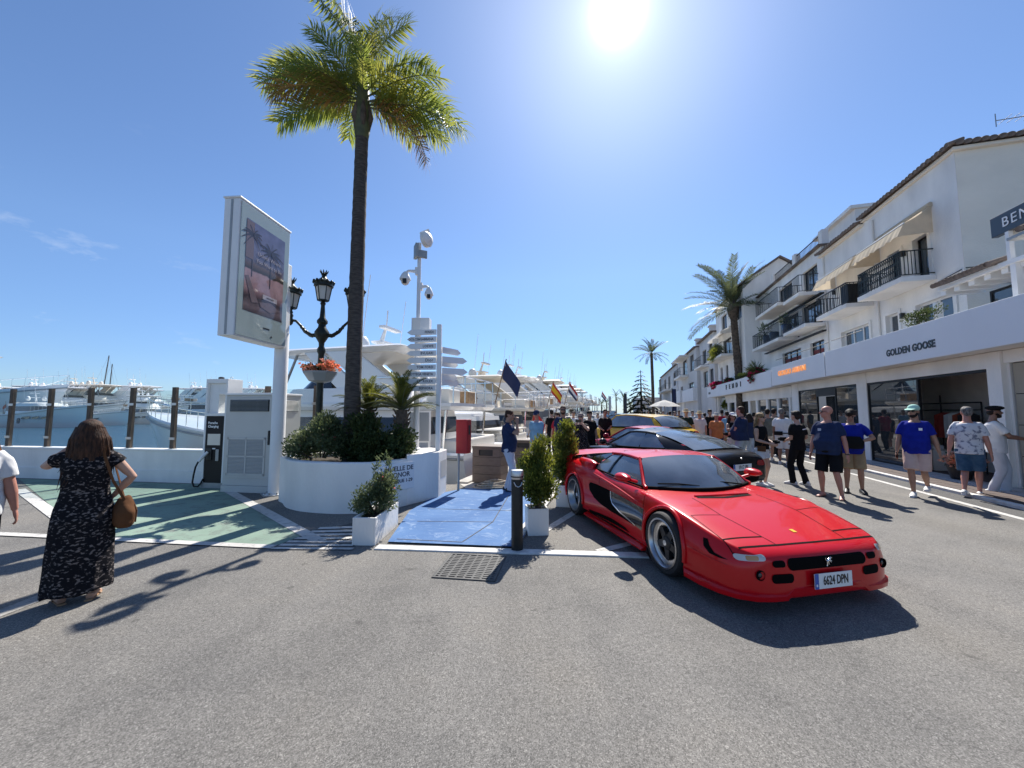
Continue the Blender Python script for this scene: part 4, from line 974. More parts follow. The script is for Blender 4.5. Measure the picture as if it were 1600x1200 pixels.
for q, z in ((24.6, 5.6), (25.6, 5.6), (22.9, 5.68)):
    pt = MB().lathe([(0.14, 0), (0.22, 0.25), (0.24, 0.55), (0.21, 0.6), (0.18, 0.58)], 12, (8.4, q, z)); B.put(pt, 'balcony_pot', 'gelcoat_navy', smooth=40)

# ---- gabled house that juts out to the street
Cc = Site('gabled_house', 8.1, 28.7, 'white gabled house jutting out behind the date palm, planted balcony', 'house')
mb = MB(); mb.add([(8.1, 28.7, 3.0), (12.9, 28.7, 3.0), (12.9, 28.7, 10.0), (10.3, 28.7, 11.9), (8.1, 28.7, 10.4)], [(0, 1, 2, 3, 4)])
ch_ = [(29.2, 30.6, 8.2, 9.5), (33.0, 34.6, 8.2, 9.5), (32.0, 34.4, 5.9, 7.4), (33.2, 33.9, 4.3, 5.4), (34.9, 35.6, 4.3, 5.4)]
facade(mb, 8.1, 28.7, 36.4, 3.0, 10.4, ch_); Cc.put(mb, 'wall', 'white_plaster', fix=False)
for h in ch_: window(Cc, 8.1, *h, mull=2)
Cc.put(MB().xprism([(7.85, 10.25), (10.3, 11.92), (13.1, 10.0), (13.1, 10.1), (10.3, 12.04), (7.85, 10.37)], 'y', 28.5, 36.6), 'roof', 'old_tile')
slab(Cc, 7.2, 8.1, 31.2, 36.2, 5.85); railing(Cc, 7.25, 31.25, 36.15, 6.0, 0.9, endn=8.1, step=.2)
awning(Cc, 8.08, 7.3, 31.4, 35.8, 8.1, 7.75, val=.2, mname='canvas_white')
Cc.put(MB().box((8.3, 36.6, 8.0), (8.9, 37.4, 10.6)).box((8.25, 36.5, 10.6), (8.95, 37.5, 10.75)), 'chimney', 'white_plaster')
# ---- row houses further on
def row_house(n, s0, s1, z, label, wins, nb=1, mname='far_white', roof=True, chim=None, depth_n=9):
    h = Site('row_house', n, s0, label, 'house', 'white row houses further along the street')
    mb = MB(); facade(mb, n, s0, s1, 0, z, wins, 0.2)
    mb.quad((n, s0, 0), (n + depth_n, s0, 0), (n + depth_n, s0, z), (n, s0, z)); mb.quad((n, s1, 0), (n + depth_n, s1, 0), (n + depth_n, s1, z), (n, s1, z)); h.put(mb, 'wall', mname, fix=False)
    for w_ in wins: window(h, n, *w_, mull=2)
    if roof: h.put(MB().box((n - .25, s0 - .1, z), (n + depth_n, s1 + .1, z + .12)), 'roof', 'old_tile')
    else: h.put(MB().box((n - .05, s0 - .05, z), (n + depth_n, s1 + .05, z + .3)), 'parapet', mname)
    if chim: h.put(MB().box((n + .6, chim, z), (n + 1.2, chim + .7, z + 1.3)).box((n + .5, chim - .1, z + 1.3), (n + 1.3, chim + .8, z + 1.45)), 'chimney', mname)
    return h
h = row_house(7.9, 36.7, 42.9, 8.7, 'white row house with a pale blue window next to the gabled house', [(37.2, 38.6, 6.6, 7.9), (37.2, 38.6, 4.1, 5.6), (39.4, 41.4, 4.1, 5.6), (39.8, 41.6, 6.4, 7.7)], chim=40.5)
slab(h, 7.2, 7.9, 38.9, 42.2, 5.9); railing(h, 7.25, 38.9, 42.2, 6.05, .9, endn=7.9, step=.25)
h = row_house(7.6, 43.0, 56.5, 8.4, 'long white row house with a deep first floor balcony', [(44.5, 47, 6.2, 8.0), (49, 52, 6.0, 8.0), (45, 48, 3.6, 5.0), (52.5, 54.5, 3.6, 5.0)], chim=46.0)
slab(h, 6.7, 7.6, 48.2, 53.5, 5.8, .25); railing(h, 6.75, 48.2, 53.5, 6.0, .95, endn=7.6, step=.3); slab(h, 6.6, 7.6, 47.5, 54, 8.1, .18)
h = row_house(7.5, 56.6, 78, 8.2, 'farthest white row house of the street with dark balconies', [(58, 60.5, 5.5, 7.4), (64, 67, 5.5, 7.4), (70, 73, 5.5, 7.4), (60, 63, 3.4, 4.8)], chim=66)
slab(h, 6.6, 7.5, 62.5, 75, 5.0, .25); railing(h, 6.65, 62.5, 75, 5.2, .95, endn=7.5, step=.4)
h = row_house(9.5, 80, 104, 9.6, 'brown stone building at the street end beyond the white houses', [(84, 88, 5, 7)], mname='far_brown', roof=False)
h = row_house(4.0, 112, 140, 5.5, 'low white building closing the street', [(115, 120, 2, 4), (125, 130, 2, 4)], roof=False, depth_n=14)
for k, (s0, s1, zt_, nn0) in enumerate(((43.2, 50.5, 4.25, 7.2), (51, 60, 4.4, 7.0))):
    f_ = Site('shop', nn0, s0, ['white shop front with dark glass next to the flower boxes', 'small white shop front with a white parasol further down'][k], 'shop')
    f_.put(MB().box((nn0, s0, 2.9), (nn0 + 1.4, s1, zt_)), 'fascia', 'white_fascia', bevel=.02)
    f_.put(MB().box((nn0 + .5, s0 + .05, 0), (nn0 + .9, s0 + 2.2, 2.9)).box((nn0 + .5, s1 - .8, 0), (nn0 + .9, s1, 2.9)), 'pier', 'white_plaster')
    f_.put(MB().box((nn0 + .7, s0 + 2.2, 0.2), (nn0 + .75, s1 - .8, 2.85)), 'shop_window', 'shop_glass')
    mm = MB()
    for j in range(4): q = lerp(s0 + 2.2, s1 - .85, j / 3); mm.box((nn0 + .64, q, 0.1), (nn0 + .72, q + .08, 2.88))
    f_.put(mm, 'mullions', 'black_frame')

# ---- shops under the white fascia
def shop(name, s0, s1, label, z0=3.02, z1=3.94, n=7.4):
    x = Site(name, n, s0, label, 'shop')
    x.put(MB().box((n, s0 + .012, z0), (n + .14, s1 - .012, z1)), 'fascia', 'white_fascia', bevel=0.006)
    x.put(MB().box((n + .145, s0, z0 + .02), (9.2, s1, z0 + .10)), 'soffit', 'white_soffit')
    x.put(MB().box((n + .145, s0, z1 - .30), (9.4, s1, z1 - .10)), 'terrace_floor', 'white_plaster')
    x.put(MB().box((7.42, s0, 0.02), (8.0, s1, 0.075)).box((7.62, s0, 0.075), (8.06, s1, 0.085)), 'step', 'shop_step')
    return x
gg = shop('shop', 5.0, 16.95, 'white shop front with black lettering, clothes rails and an open door')
gg.put(MB().box((8.0, 15.74, 0.08), (8.3, 16.30, 3.03)).box((8.0, 10.93, 0.08), (8.3, 11.28, 3.03)).box((8.02, 11.28, 2.67), (8.3, 15.74, 3.03)).box((8.05, 5.0, 2.75), (8.35, 10.93, 3.03)), 'shop_wall', 'white_plaster', bevel=0.008)
beige = mat('beige_panel', (0.36, 0.31, 0.235), rough=0.6, var=0.08, vscale=3)
pb_ = gg.put(MB().box((8.16, 6.5, 0.08), (8.2, 10.86, 2.75)), 'panel_wall', 'black_frame')
for i in range(4):
    for j in range(3): MB().box((8.12, 6.76 + j * 1.36, 0.10 + i * .662), (8.16, 8.10 + j * 1.36, 0.745 + i * .662)).build('panel', 'beige_panel', pb_)
gg.put(MB().box((8.10, 10.862, 0.08), (8.2, 10.93, 2.749)), 'side_strip', 'white_soffit')
wf = gg.put(MB().box((8.03, 15.68, 0.085), (8.09, 15.74, 2.66)).box((8.03, 13.44, 0.085), (8.09, 13.50, 2.66)).box((8.03, 11.28, 2.60), (8.09, 15.74, 2.668)).box((8.03, 13.5, 0.085), (8.09, 15.68, 0.13)), 'window_frame', 'black_frame')
MB().box((8.055, 13.5, 0.13), (8.062, 15.68, 2.60)).build('pane', 'shop_glass', wf)
clearglass('door_glass', (0.55, 0.56, 0.56), refl=0.02, opacity=0.03, dirt=(0.1, 0.1, 0.1))

mat('dim_interior', (0.74, 0.70, 0.65), rough=0.9, var=0.1, vscale=2)
gg.put(MB().box((9.75, 10.95, 0.05), (9.8, 16.2, 3.0)).box((8.3, 10.95, 0.05), (9.75, 11.0, 3.0)).box((8.3, 16.15, 0.05), (9.75, 16.2, 3.0)).box((8.07, 11.0, 0.03), (9.75, 16.15, 0.06)).box((8.3, 11.0, 2.9), (9.75, 16.15, 2.95)), 'interior', 'dim_interior')
rk = Site('clothes_rail', 9.2, 13.6, 'clothes rail hung with red and white jackets inside the shop doorway', 'clothes rail', z=0.06)
rk.put(MB().tube([(9.2, 13.2, 1.95), (9.2, 15.9, 1.95)], 0.018, 6).tube([(9.2, 13.2, 1.75), (9.2, 15.9, 1.75)], 0.015, 6).tube([(9.2, 14.55, 0.06), (9.2, 14.55, 2.2)], 0.018, 6).tube([(9.2, 13.2, 0.06), (9.2, 13.2, 1.95)], 0.018, 6), 'rail', 'black_frame')
mat('cloth_white', (0.62, 0.61, 0.58), rough=0.9, var=0.08, vscale=8); mat('cloth_rust', (0.28, 0.06, 0.03), rough=0.9, var=0.2, vscale=6); mat('cloth_red', (0.36, 0.05, 0.035), rough=0.9, var=0.2, vscale=6)
for k, (q, cl) in enumerate(((14.45, 'cloth_red'), (14.30, 'cloth_red'), (14.1, 'cloth_white'), (13.95, 'cloth_white'), (13.8, 'cloth_rust'), (13.62, 'dark_fabric'))):
    j = MB().tube([(9.2, q, 0.95), (9.2, q, 1.3), (9.2, q, 1.6), (9.2, q, 1.68)], [(0.05, 0.24), (0.055, 0.25), (0.05, 0.24), (0.03, 0.06)], 12, up=(0, 1, 0))
    rk.put(j, 'jacket', cl, smooth=60)
tb = Site('display_table', 8.6, 14.3, 'pale display block with folded goods behind the shop window', 'display')
tb.put(MB().box((8.4, 13.7, 0.06), (9.1, 15.3, 0.62)), 'block', 'gelcoat_cream')
for k in range(5): tb.put(MB().cbox((8.6 + .1 * (k % 2), 13.9 + k * .26, 0.69), (0.26, 0.2, 0.13), rz=k), 'folded_item', 'cloth_white', bevel=.02)
gg.text('GOLDEN GOOSE', 0.255, 'black_letter', 7.392, 12.60, 3.36, 0.006, bold=0.009, sx=0.86, spacing=1.08)
for q in (11.6, 12.9, 14.2, 15.5): gg.put(MB().lathe([(0.06, -0.012), (0.06, 0.0)], 12, (7.72, q, 3.02)), 'downlight', 'white_paint')
gg.put(MB().tube([(7.62, 15.0, 4.35), (7.62, 16.9, 4.35)], 0.014, 5), 'terrace_rail', 'black_iron')
am_ = shop('shop', 17.0, 22.3, 'white shop front with glowing gold lettering on its fascia')
am_.put(MB().box((8.0, 20.95, 0.08), (8.3, 21.66, 3.03)).box((8.02, 16.30, 2.69), (8.3, 20.95, 3.03)), 'shop_wall', 'white_plaster', bevel=.008)
wf = am_.put(MB().box((8.03, 16.30, 0.085), (8.09, 16.36, 2.69)).box((8.03, 17.76, 0.085), (8.09, 17.82, 2.69)).box((8.03, 19.23, 0.085), (8.09, 19.29, 2.69)).box((8.03, 20.89, 0.085), (8.09, 20.95, 2.69)).box((8.03, 16.36, 2.63), (8.09, 20.89, 2.688)).box((8.03, 16.36, .085), (8.09, 20.89, .13)).box((8.03, 17.82, 2.35), (8.085, 19.23, 2.63)), 'window_frame', 'black_frame')
for a, b in ((16.36, 17.76), (19.29, 20.89)): MB().box((8.055, a, 0.13), (8.062, b, 2.63)).build('pane', 'shop_glass', wf)
MB().box((8.35, 17.82, 0.13), (8.36, 19.23, 2.35)).build('pane', 'shop_glass', wf)
lt = am_.text('GIORGIO ARMANI', 0.33, 'gold_letter', 7.385, 19.95, 3.54, 0.012, bold=0.004, sx=1.02, spacing=1.06)
am_.put(MB().tube([(7.6, 17.1, 4.32), (7.6, 22.2, 4.32)], 0.014, 5), 'terrace_rail', 'black_iron')
fe = shop('shop', 22.35, 37.5, 'long white shop front with flower boxes on top and many narrow panes', z1=3.84, z0=2.97)
cols = [(21.9, 22.1), (23.35, 23.62), (24.9, 25.2), (26.6, 26.95), (28.05, 28.4), (29.75, 30.1), (31.2, 31.55), (33.0, 33.5)]
fm = MB().box((8.0, 21.7, 2.42), (8.25, 34.0, 2.97))
for a, b in cols: fm.box((8.02, a, 0.1), (8.2, b, 2.42))
fm.box((8.02, 21.7, 0.08), (8.2, 34.0, 0.32)).box((8.0, 36.4, 0.08), (8.3, 37.5, 2.97)); fe.put(fm, 'shop_wall', 'white_plaster')
for k, ((a, b), (c, d)) in enumerate(zip(cols, cols[1:])): fe.put(MB().box((8.1, b, .32), (8.108, c, 2.42)), 'pane' if k != 3 else 'door', 'shop_glass' if k != 3 else 'beige_panel')
fe.put(MB().box((8.15, 34.0, 0.1), (8.158, 36.4, 2.9)), 'pane', 'gelcoat_grey')
for k, chh_ in enumerate('FENDI'): fe.text(chh_, 0.44, 'black_letter', 7.38, 30.95 - k * .86, 3.48, 0.02, bold=0.012, sx=1.25)
fe.put(MB().box((7.385, 36.2, 3.25), (7.4, 36.9, 3.42)), 'wall_plate', 'black_letter')

# ---- hanging blue sign and the little tiled pergola on the terrace
bs = Site('shop_sign', 8.2, 9.8, 'dark blue hanging sign with white capital letters above the terrace', 'sign', z=5.4)
bs.put(MB().box((8.14, 8.2, 5.60), (8.26, 11.05, 6.04)), 'panel', 'navy_sign', bevel=.006)
bs.put(MB().box((8.30, 9.9, 5.50), (8.36, 10.9, 6.14)), 'back_plate', 'cream_plaster')
bs.text('BENO', 0.30, 'white_letter', 8.132, 10.78, 5.82, 0.003, align='LEFT', spacing=1.2)
pg = Site('terrace_pergola', 8.2, 11.4, 'white terrace pergola with tiled edge and rafters under the blue sign', 'pergola', z=3.95)
pg.put(MB().box((8.1, 6.0, 4.86), (8.2, 12.6, 4.95)), 'fascia_board', 'white_paint')
pg.put(MB().box((8.2, 6.0, 4.92), (9.0, 12.6, 4.97)), 'roof', 'white_soffit')
for k in range(16): pg.put(MB().box((8.2, 6.2 + k * .42, 4.74), (9.0, 6.36 + k * .42, 4.92)), 'rafter', 'white_paint')
for k in range(14): pg.inst('roof_tile', tile_me, 7.98, 11.0 + k * .12, 5.0)
for q in (10.55, 8.9): pg.put(MB().box((8.12, q, 3.94), (8.24, q + .12, 4.86)), 'post', 'white_paint')
pg.put(MB().box((8.14, 10.66, 4.95), (8.22, 10.74, 5.6)), 'sign_post', 'white_paint')
window(pg, 8.6, 10.7, 12.0, 3.96, 4.62, mull=2); window(pg, 8.6, 9.0, 10.3, 3.96, 4.62, mull=2)
pg.put(MB().box((7.9, 6.0, 5.28), (8.3, 10.4, 5.34)), 'upper_beam', 'grey_metal')
for k in range(9): pg.inst('roof_tile', tile_me, 7.9, 8.6 + k * .19, 5.42)
pg.put(MB().box((8.1, 12.7, 3.95), (8.25, 12.8, 4.6)), 'end_post', 'white_paint')
# ------------------------------------------------------------------ yachts (local: x from stern to bow, z from the waterline)
def hull_mesh(L, B, zs, zb, mname='gelcoat', flare=0.8, stripe=True):
    m_ = MB(); K = 22; rows = []
    for i in range(K + 1):
        t = i / K; x = L * t
        b = B / 2 * (0.93 + 0.07 * min(1, t * 4)) * (1 - max(0, (t - 0.45) / 0.55) ** 2.3)
        b = max(b, 0.02); zd = lerp(zs, zb, t ** 1.6); ck = 0.80 - 0.42 * max(0, (t - .4) / .6)
        xo = 0.0 if t < .9 else 0.0
        back = lambda z: -1.25 * max(0, (t - .55) / .45) ** 2 * (1 - z / zd) * 1.3      # raked stem
        rows.append([(x + back(-.4), 0, -.45), (x + back(0), b * ck * .9, -.12), (x + back(.35), b * ck * 1.04, 0.32), (x + back(zd * .6), b * lerp(ck, 1, .62), zd * .62), (x, b, zd), (x, b * .97, zd + .06), (x, b * .90, zd + .03)])
    n = len(rows[0]); vs = [p for r in rows for p in r] + [(p[0], -p[1], p[2]) for r in rows for p in r]; o = len(rows) * n
    fs = []
    for i in range(K):
        for j in range(n - 1):
            a, b_, c, d = i * n + j, (i + 1) * n + j, (i + 1) * n + j + 1, i * n + j + 1
            fs += [(a, b_, c, d), (o + a, o + d, o + c, o + b_)]
        fs.append((i * n + n - 1, (i + 1) * n + n - 1, o + (i + 1) * n + n - 1, o + i * n + n - 1))
    fs += [tuple(range(n)) + tuple(o + j for j in range(n - 1, -1, -1)), tuple(K * n + j for j in range(n)) + tuple(o + K * n + j for j in range(n - 1, -1, -1))]
    m_.add(vs, fs); return m_
def house(layers, N=9):
    """loft of plan outlines: (z, x_back, x_front, half width, nose length)"""
    m_ = MB(); rings = []
    for z, xb, xf, w, nose in layers:
        r = [(xb, w * .92), (xb + .12, w)]
        for k in range(N): a = PI / 2 * k / (N - 1); r.append((xf - nose + nose * math.sin(a), w * math.cos(a) ** 0.72 if k < N - 1 else 0.0))
        r += [(x, -y) for x, y in r[-2::-1]]
        rings.append([(x, y, z) for x, y in r])
    n = len(rings[0]); vs = [p for r in rings for p in r]
    fs = [(i * n + j, i * n + (j + 1) % n, (i + 1) * n + (j + 1) % n, (i + 1) * n + j) for i in range(len(rings) - 1) for j in range(n)]
    fs += [tuple(range(n))[::-1], tuple((len(rings) - 1) * n + j for j in range(n))]
    return m_.add(vs, fs)
def grow(layers, d): return [(z, xb - d, xf + d, w + d, nose) for z, xb, xf, w, nose in layers]
def lay(layers, z):
    return (z,) + interp([(l[0],) + tuple(l[1:]) for l in layers], z)
mat('flag_navy', (0.03, 0.04, 0.10), rough=0.9); mat('flag_red', (0.45, 0.03, 0.03), rough=0.9); mat('flag_yellow', (0.70, 0.42, 0.02), rough=0.9); mat('flag_white', (0.75, 0.75, 0.75), rough=0.9)
def flag(parent, x, y, z, kind, h=1.7, sc=1.0):
    st = MB().tube([(x, y, z), (x - .45, y, z + h)], 0.022, 6).build('flag_staff', 'teak', parent, smooth=40)
    bands = {'navy': ['flag_navy'], 'spain': ['flag_red', 'flag_yellow', 'flag_yellow', 'flag_red'], 'dutch': ['flag_red', 'flag_white', 'flag_navy'], 'red': ['flag_red']}[kind]
    nb = len(bands); W, H = 1.15 * sc, 0.72 * sc; K = 8
    for q, bn in enumerate(bands):
        vs = []
        for i in range(K + 1):
            for e in (q, q + 1):
                u_, w_ = i / K, e / nb
                vs.append((x - .43 + .02 - W * u_ * .52 + 0.1 * w_, y + 0.09 * math.sin(u_ * 6 + w_ * 2), z + h - .03 - H * w_ * (1 - .25 * u_) - W * u_ * .80))
        mb = MB().add(vs, [(2 * i, 2 * i + 2, 2 * i + 3, 2 * i + 1) for i in range(K)]); mb.build('flag_cloth', bn, st, smooth=60, fix=False)
    if kind in ('navy', 'red'):
        for a, b_, mn in (((.02, .06, .45, .14), None, 'flag_white'), ((.02, .09, .45, .115), None, 'flag_red')):
            P = lambda u_, w_: (x - .41 - W * u_ * .52 + 0.1 * w_, y + 0.09 * math.sin(u_ * 6 + w_ * 2) - 0.006, z + h - .03 - H * w_ * (1 - .25 * u_) - W * u_ * .80)
            MB().quad(P(a[0], a[1] + .12), P(a[2], a[1] + .12), P(a[2], a[3] + .12), P(a[0], a[3] + .12)).build('flag_cross', mn, st, fix=False)
def yacht(L, B, label, style='fly', hull='gelcoat', top='gelcoat', flagk=None, canvas=None, zs=1.45, zb=2.75):
    o = empty('motor_yacht', (0, 0, 0), 0, label, 'yacht', 'motor yachts moored in the marina')
    k = L / 17.0
    hull_mesh(L, B, zs, zb, hull).build('hull', None if False else hull, o, smooth=35)
    # dark waterline, hull windows and rub rail on both sides
    for s_ in (1, -1):
        w_ = MB()
        for a, b_ in ((.40, .50), (.53, .60), (.63, .68)):
            bb_ = lambda t: s_ * (B / 2 * (1 - max(0, (t - 0.45) / 0.55) ** 2.3) * .965 + .02)
            w_.add([(L * a, bb_(a), zs * .68), (L * b_, bb_(b_), zs * .72), (L * (b_ + .012), bb_(b_ + .012), zs * .92), (L * (a + .01), bb_(a + .01), zs * .88)], [(0, 1, 2, 3)])
        w_.build('hull_windows', 'dark_glass', o, fix=False)['kind'] = 'stuff'
        MB().tube([(L * t, s_ * (B / 2 * (0.93 + 0.07 * min(1, t * 4)) * (1 - max(0, (t - 0.45) / 0.55) ** 2.3) + .01), lerp(zs, zb, t ** 1.6) * .93) for t in [i / 14 for i in range(15)]], 0.035, 6).build('rub_rail', 'grey_metal', o, smooth=40)
    # swim platform and transom details
    MB().box((-0.9 * k, -B * .44, 0.22), (0.05, B * .44, 0.36)).build('swim_platform', 'teak', o, bevel=.02)
    MB().box((-.03, -B * .30, .75), (.04, B * .30, zs - .1)).build('transom_door', top, o, bevel=.02)
    # saloon
    sl = [(zs - .1, 1.9 * k, L * .70, B * .40, L * .26), (zs + .55, 1.9 * k, L * .66, B * .385, L * .24), (zs + 1.35, 2.0 * k, L * .52, B * .34, L * .14)]
    house(sl).build('saloon', top, o, smooth=38)
    gb = [lay(sl, zs + .52), lay(sl, zs + .8), lay(sl, zs + 1.12)]
    house(grow(gb, .014)).build('saloon_windows', 'dark_glass', o, smooth=38)
    z1 = zs + 1.36
    if style in ('fly', 'big'):
        fl = [(z1, .5 * k, L * .50, B * .40, L * .12), (z1 + .12, .4 * k, L * .505, B * .42, L * .12), (z1 + .22, .4 * k, L * .50, B * .42, L * .12)]
        house(fl).build('flybridge_deck', top, o, smooth=38)
        cm_ = [(z1 + .22, 3.2 * k, L * .48, B * .40, L * .10), (z1 + .75, 3.4 * k, L * .44, B * .385, L * .08)]
        house(cm_).build('coaming', top, o, smooth=38)
        house([(z1 + .75, L * .30, L * .425, B * .33, L * .07), (z1 + 1.1, L * .31, L * .40, B * .31, L * .06)]).build('windscreen', 'dark_glass', o, smooth=38)
        r = MB()
        zr = z1 + .22
        for y in (-B * .39, B * .39):
            r.tube([(.5 * k, y, zr + .9), (3.2 * k, y, zr + .85)], .022, 6); r.tube([(.5 * k, y, zr + .5), (3.2 * k, y, zr + .45)], .014, 6)
            for x in (.5, 1.4, 2.3): r.tube([(x * k, y, zr), (x * k, y, zr + .9)], .02, 6)
        r.tube([(.5 * k, -B * .39, zr + .9), (.5 * k, B * .39, zr + .9)], .022, 6).tube([(.5 * k, -B * .39, zr + .5), (.5 * k, B * .39, zr + .5)], .014, 6)
        for y in (-.2, 0, .2): r.tube([(.5 * k, y * B, zr), (.5 * k, y * B, zr + .9)], .02, 6)
        r.build('stern_rail', 'chrome', o, smooth=40)
        for y in (-.22, .12): MB().box((1.0 * k, y * B - .4, zr), (1.9 * k, y * B + .5, zr + .5)).build('sun_lounge', 'teak' if y < 0 else 'gelcoat_cream', o, bevel=.05)
        for y in (-B * .36, B * .36): MB().tube([(.9 * k, y, zs - .1), (.8 * k, y, z1)], .05, 8).build('deck_post', 'chrome', o, smooth=40)
        # hardtop on raked supports
        zt_ = z1 + 2.0
        ht = [(zt_, 2.6 * k, L * .46, B * .36, L * .05), (zt_ + .14, 2.3 * k, L * .485, B * .39, L * .06), (zt_ + .22, 2.5 * k, L * .47, B * .36, L * .06)]
        house(ht).build('hardtop', top, o, smooth=38)
        house([(zt_ - .015, 2.9 * k, L * .43, B * .32, L * .04), (zt_ - .001, 2.9 * k, L * .43, B * .32, L * .04)]).build('hardtop_lining', 'gelcoat_cream', o)
        for y in (-B * .36, B * .36):
            MB().xprism([(2.2 * k, z1 + .6), (3.6 * k, z1 + .6), (5.4 * k, zt_ + .05), (4.2 * k, zt_ + .05)], 'y', -.08, .08).build('support', top, o, loc=(0, y, 0), bevel=.03)
            MB().xprism([(3.7 * k, z1 + .6), (4.7 * k, z1 + .6), (6.3 * k, zt_ + .05), (5.6 * k, zt_ + .05)], 'y', -.07, .07).build('support', top, o, loc=(0, y, 0), bevel=.03)
            MB().tube([(L * .44, y * .88, z1 + .6), (L * .40, y * .9, zt_ + .03)], .045, 8).build('strut', 'grey_metal', o, smooth=40)
        if style == 'big':
            house([(z1 + .22, 3.5 * k, L * .44, B * .34, L * .1), (z1 + 1.9, 4.0 * k, L * .38, B * .30, L * .08)]).build('upper_saloon', top, o, smooth=38)
            house(grow([(z1 + .9, 3.6 * k, L * .415, B * .323, L * .09), (z1 + 1.5, 3.7 * k, L * .395, B * .31, L * .085)], .015)).build('upper_windows', 'dark_glass', o, smooth=38)
    else:
        zt_ = z1 + .1
        house([(z1, 2.3 * k, L * .50, B * .335, L * .13), (z1 + .12, 2.3 * k, L * .49, B * .33, L * .13), (z1 + .25, 3 * k, L * .44, B * .26, L * .11)]).build('roof', top, o, smooth=38)
        zt_ = z1 + .3
    # radar arch: mast, domes, aerials
    ar = MB().tube([(4.6 * k, 0, zt_ + .1), (4.2 * k, 0, zt_ + 1.25)], [.14, .05], 8)
    ar.box((4.0 * k, -.5, zt_ + .55), (4.5 * k, .5, zt_ + .63)).tube([(4.2 * k, 0, zt_ + 1.2), (4.15 * k, 0, zt_ + 1.9)], .025, 6).box((3.9 * k, -.55, zt_ + 1.1), (4.15 * k, .55, zt_ + 1.2))
    ar.build('radar_mast', top, o, smooth=40)
    for y in (-.9, .9): MB().lathe([(.16, 0), (.26, .08), (.27, .3), (.2, .48), (.08, .56), (0, .57)], 14, (4.6 * k, y, zt_ + .18), cap=False).build('satellite_dome', top, o, smooth=60)
    for y, h_ in ((-1.2, 2.6), (1.2, 2.9)): MB().tube([(4.4 * k, y, zt_ + .2), (4.1 * k, y, zt_ + h_)], .014, 5).build('aerial', 'white_paint', o)
    # bow rail
    br = MB(); pts = [(L * t, B / 2 * (1 - max(0, (t - 0.45) / 0.55) ** 2.3) * .93, lerp(zs, zb, t ** 1.6)) for t in [.5 + .045 * i for i in range(12)]]
    for s_ in (1, -1):
        br.tube([(x, s_ * y, z + .68) for x, y, z in pts], .02, 6)
        for x, y, z in pts: br.tube([(x, s_ * y, z), (x, s_ * y, z + .68)], .014, 5)
    br.build('bow_rail', 'chrome', o, smooth=40)
    MB().lathe([(.03, -.35), (.17, -.28), (.19, 0), (.17, .28), (.03, .35)], 10, (1.2 * k, B / 2 + .16, zs * .55)).build('fender', 'gelcoat_navy', o, smooth=50)
    MB().lathe([(.03, -.35), (.17, -.28), (.19, 0), (.17, .28), (.03, .35)], 10, (L * .4, -B / 2 - .16, zs * .55)).build('fender', 'gelcoat_navy', o, smooth=50)
    if canvas: MB().box((.4 * k, -B * .38, zs + .62), (2.1 * k, B * .38, zs + .70)).build('cockpit_cover', canvas, o, bevel=.03)
    MB().box((.35 * k, -B * .36, zs - .05), (1.0 * k, B * .36, zs + .42)).build('cockpit_sofa', 'gelcoat_cream', o, bevel=.06)
    if flagk: flag(o, 0.1, -B * .2, zs + .1 if style == 'sport' else z1 + .25, flagk)
    return o
def berth(o, s_, n=-4.5, rz=0.0):
    o.location = SC(n, s_, WATER); o.rotation_euler = (0, 0, PI - AZ + rz)
FLAGS = {}
y1 = yacht(17.2, 4.9, 'big white motor yacht moored behind the round planter with a wide hardtop', 'fly', flagk='navy', zs=1.55, zb=2.85); berth(y1, 12.9)
protos = {}
def fleet(style, hull, top, fk, cv):
    key = (style, hull, top, fk, cv)
    if key not in protos:
        p = yacht(17.0, 5.0, '', style, hull, top, fk, cv); protos[key] = p; return p
    return copy_tree(protos[key])
GRP = 'motor yachts moored in the marina'
SPEC = [(18.9, 16, 'sport', 'gelcoat', 'gelcoat', 'red', 'canvas_white', 'white sport yacht with a red ensign, second in the row along the quay'),
        (24.6, 17.5, 'fly', 'gelcoat', 'gelcoat_cream', 'spain', None, 'cream topped yacht flying a Spanish flag, third in the row along the quay'),
        (30.6, 18.5, 'fly', 'gelcoat_grey', 'gelcoat', 'dutch', None, 'grey hulled yacht with a red white and blue flag in the quay row'),
        (37.2, 21, 'big', 'gelcoat', 'gelcoat', None, None, 'tall white yacht with an upper saloon in the middle of the quay row'),
        (44.5, 19, 'sport', 'gelcoat', 'gelcoat', None, 'canvas_white', 'low white sport yacht with a pale cover half way along the quay row'),
        (52, 23, 'big', 'gelcoat', 'gelcoat_cream', None, None, 'large cream yacht with a dark windowed upper deck in the quay row'),
        (61, 22, 'fly', 'gelcoat_navy', 'gelcoat', None, None, 'navy hulled yacht far along the quay row'),
        (71, 25, 'big', 'gelcoat', 'gelcoat', None, None, 'white three deck yacht towards the far end of the quay row'),
        (84, 26, 'big', 'gelcoat', 'gelcoat_cream', 'dutch', None, 'cream three deck yacht near the far end of the quay row'),
        (100, 28, 'big', 'gelcoat', 'gelcoat', None, None, 'last and tallest white yacht at the far end of the quay row')]
rb_ = random.Random(4)
for s_, L, st, hu, tp, fk, cv, lab in SPEC:
    o = fleet(st, hu, tp, fk, cv); berth(o, s_, n=-4.4 + rb_.uniform(-.4, .1), rz=rb_.uniform(-.03, .03)); k = L / 17.0; o.scale = (k, k * .97, k * rb_.uniform(.97, 1.06)); tag(o, lab, 'yacht', GRP)
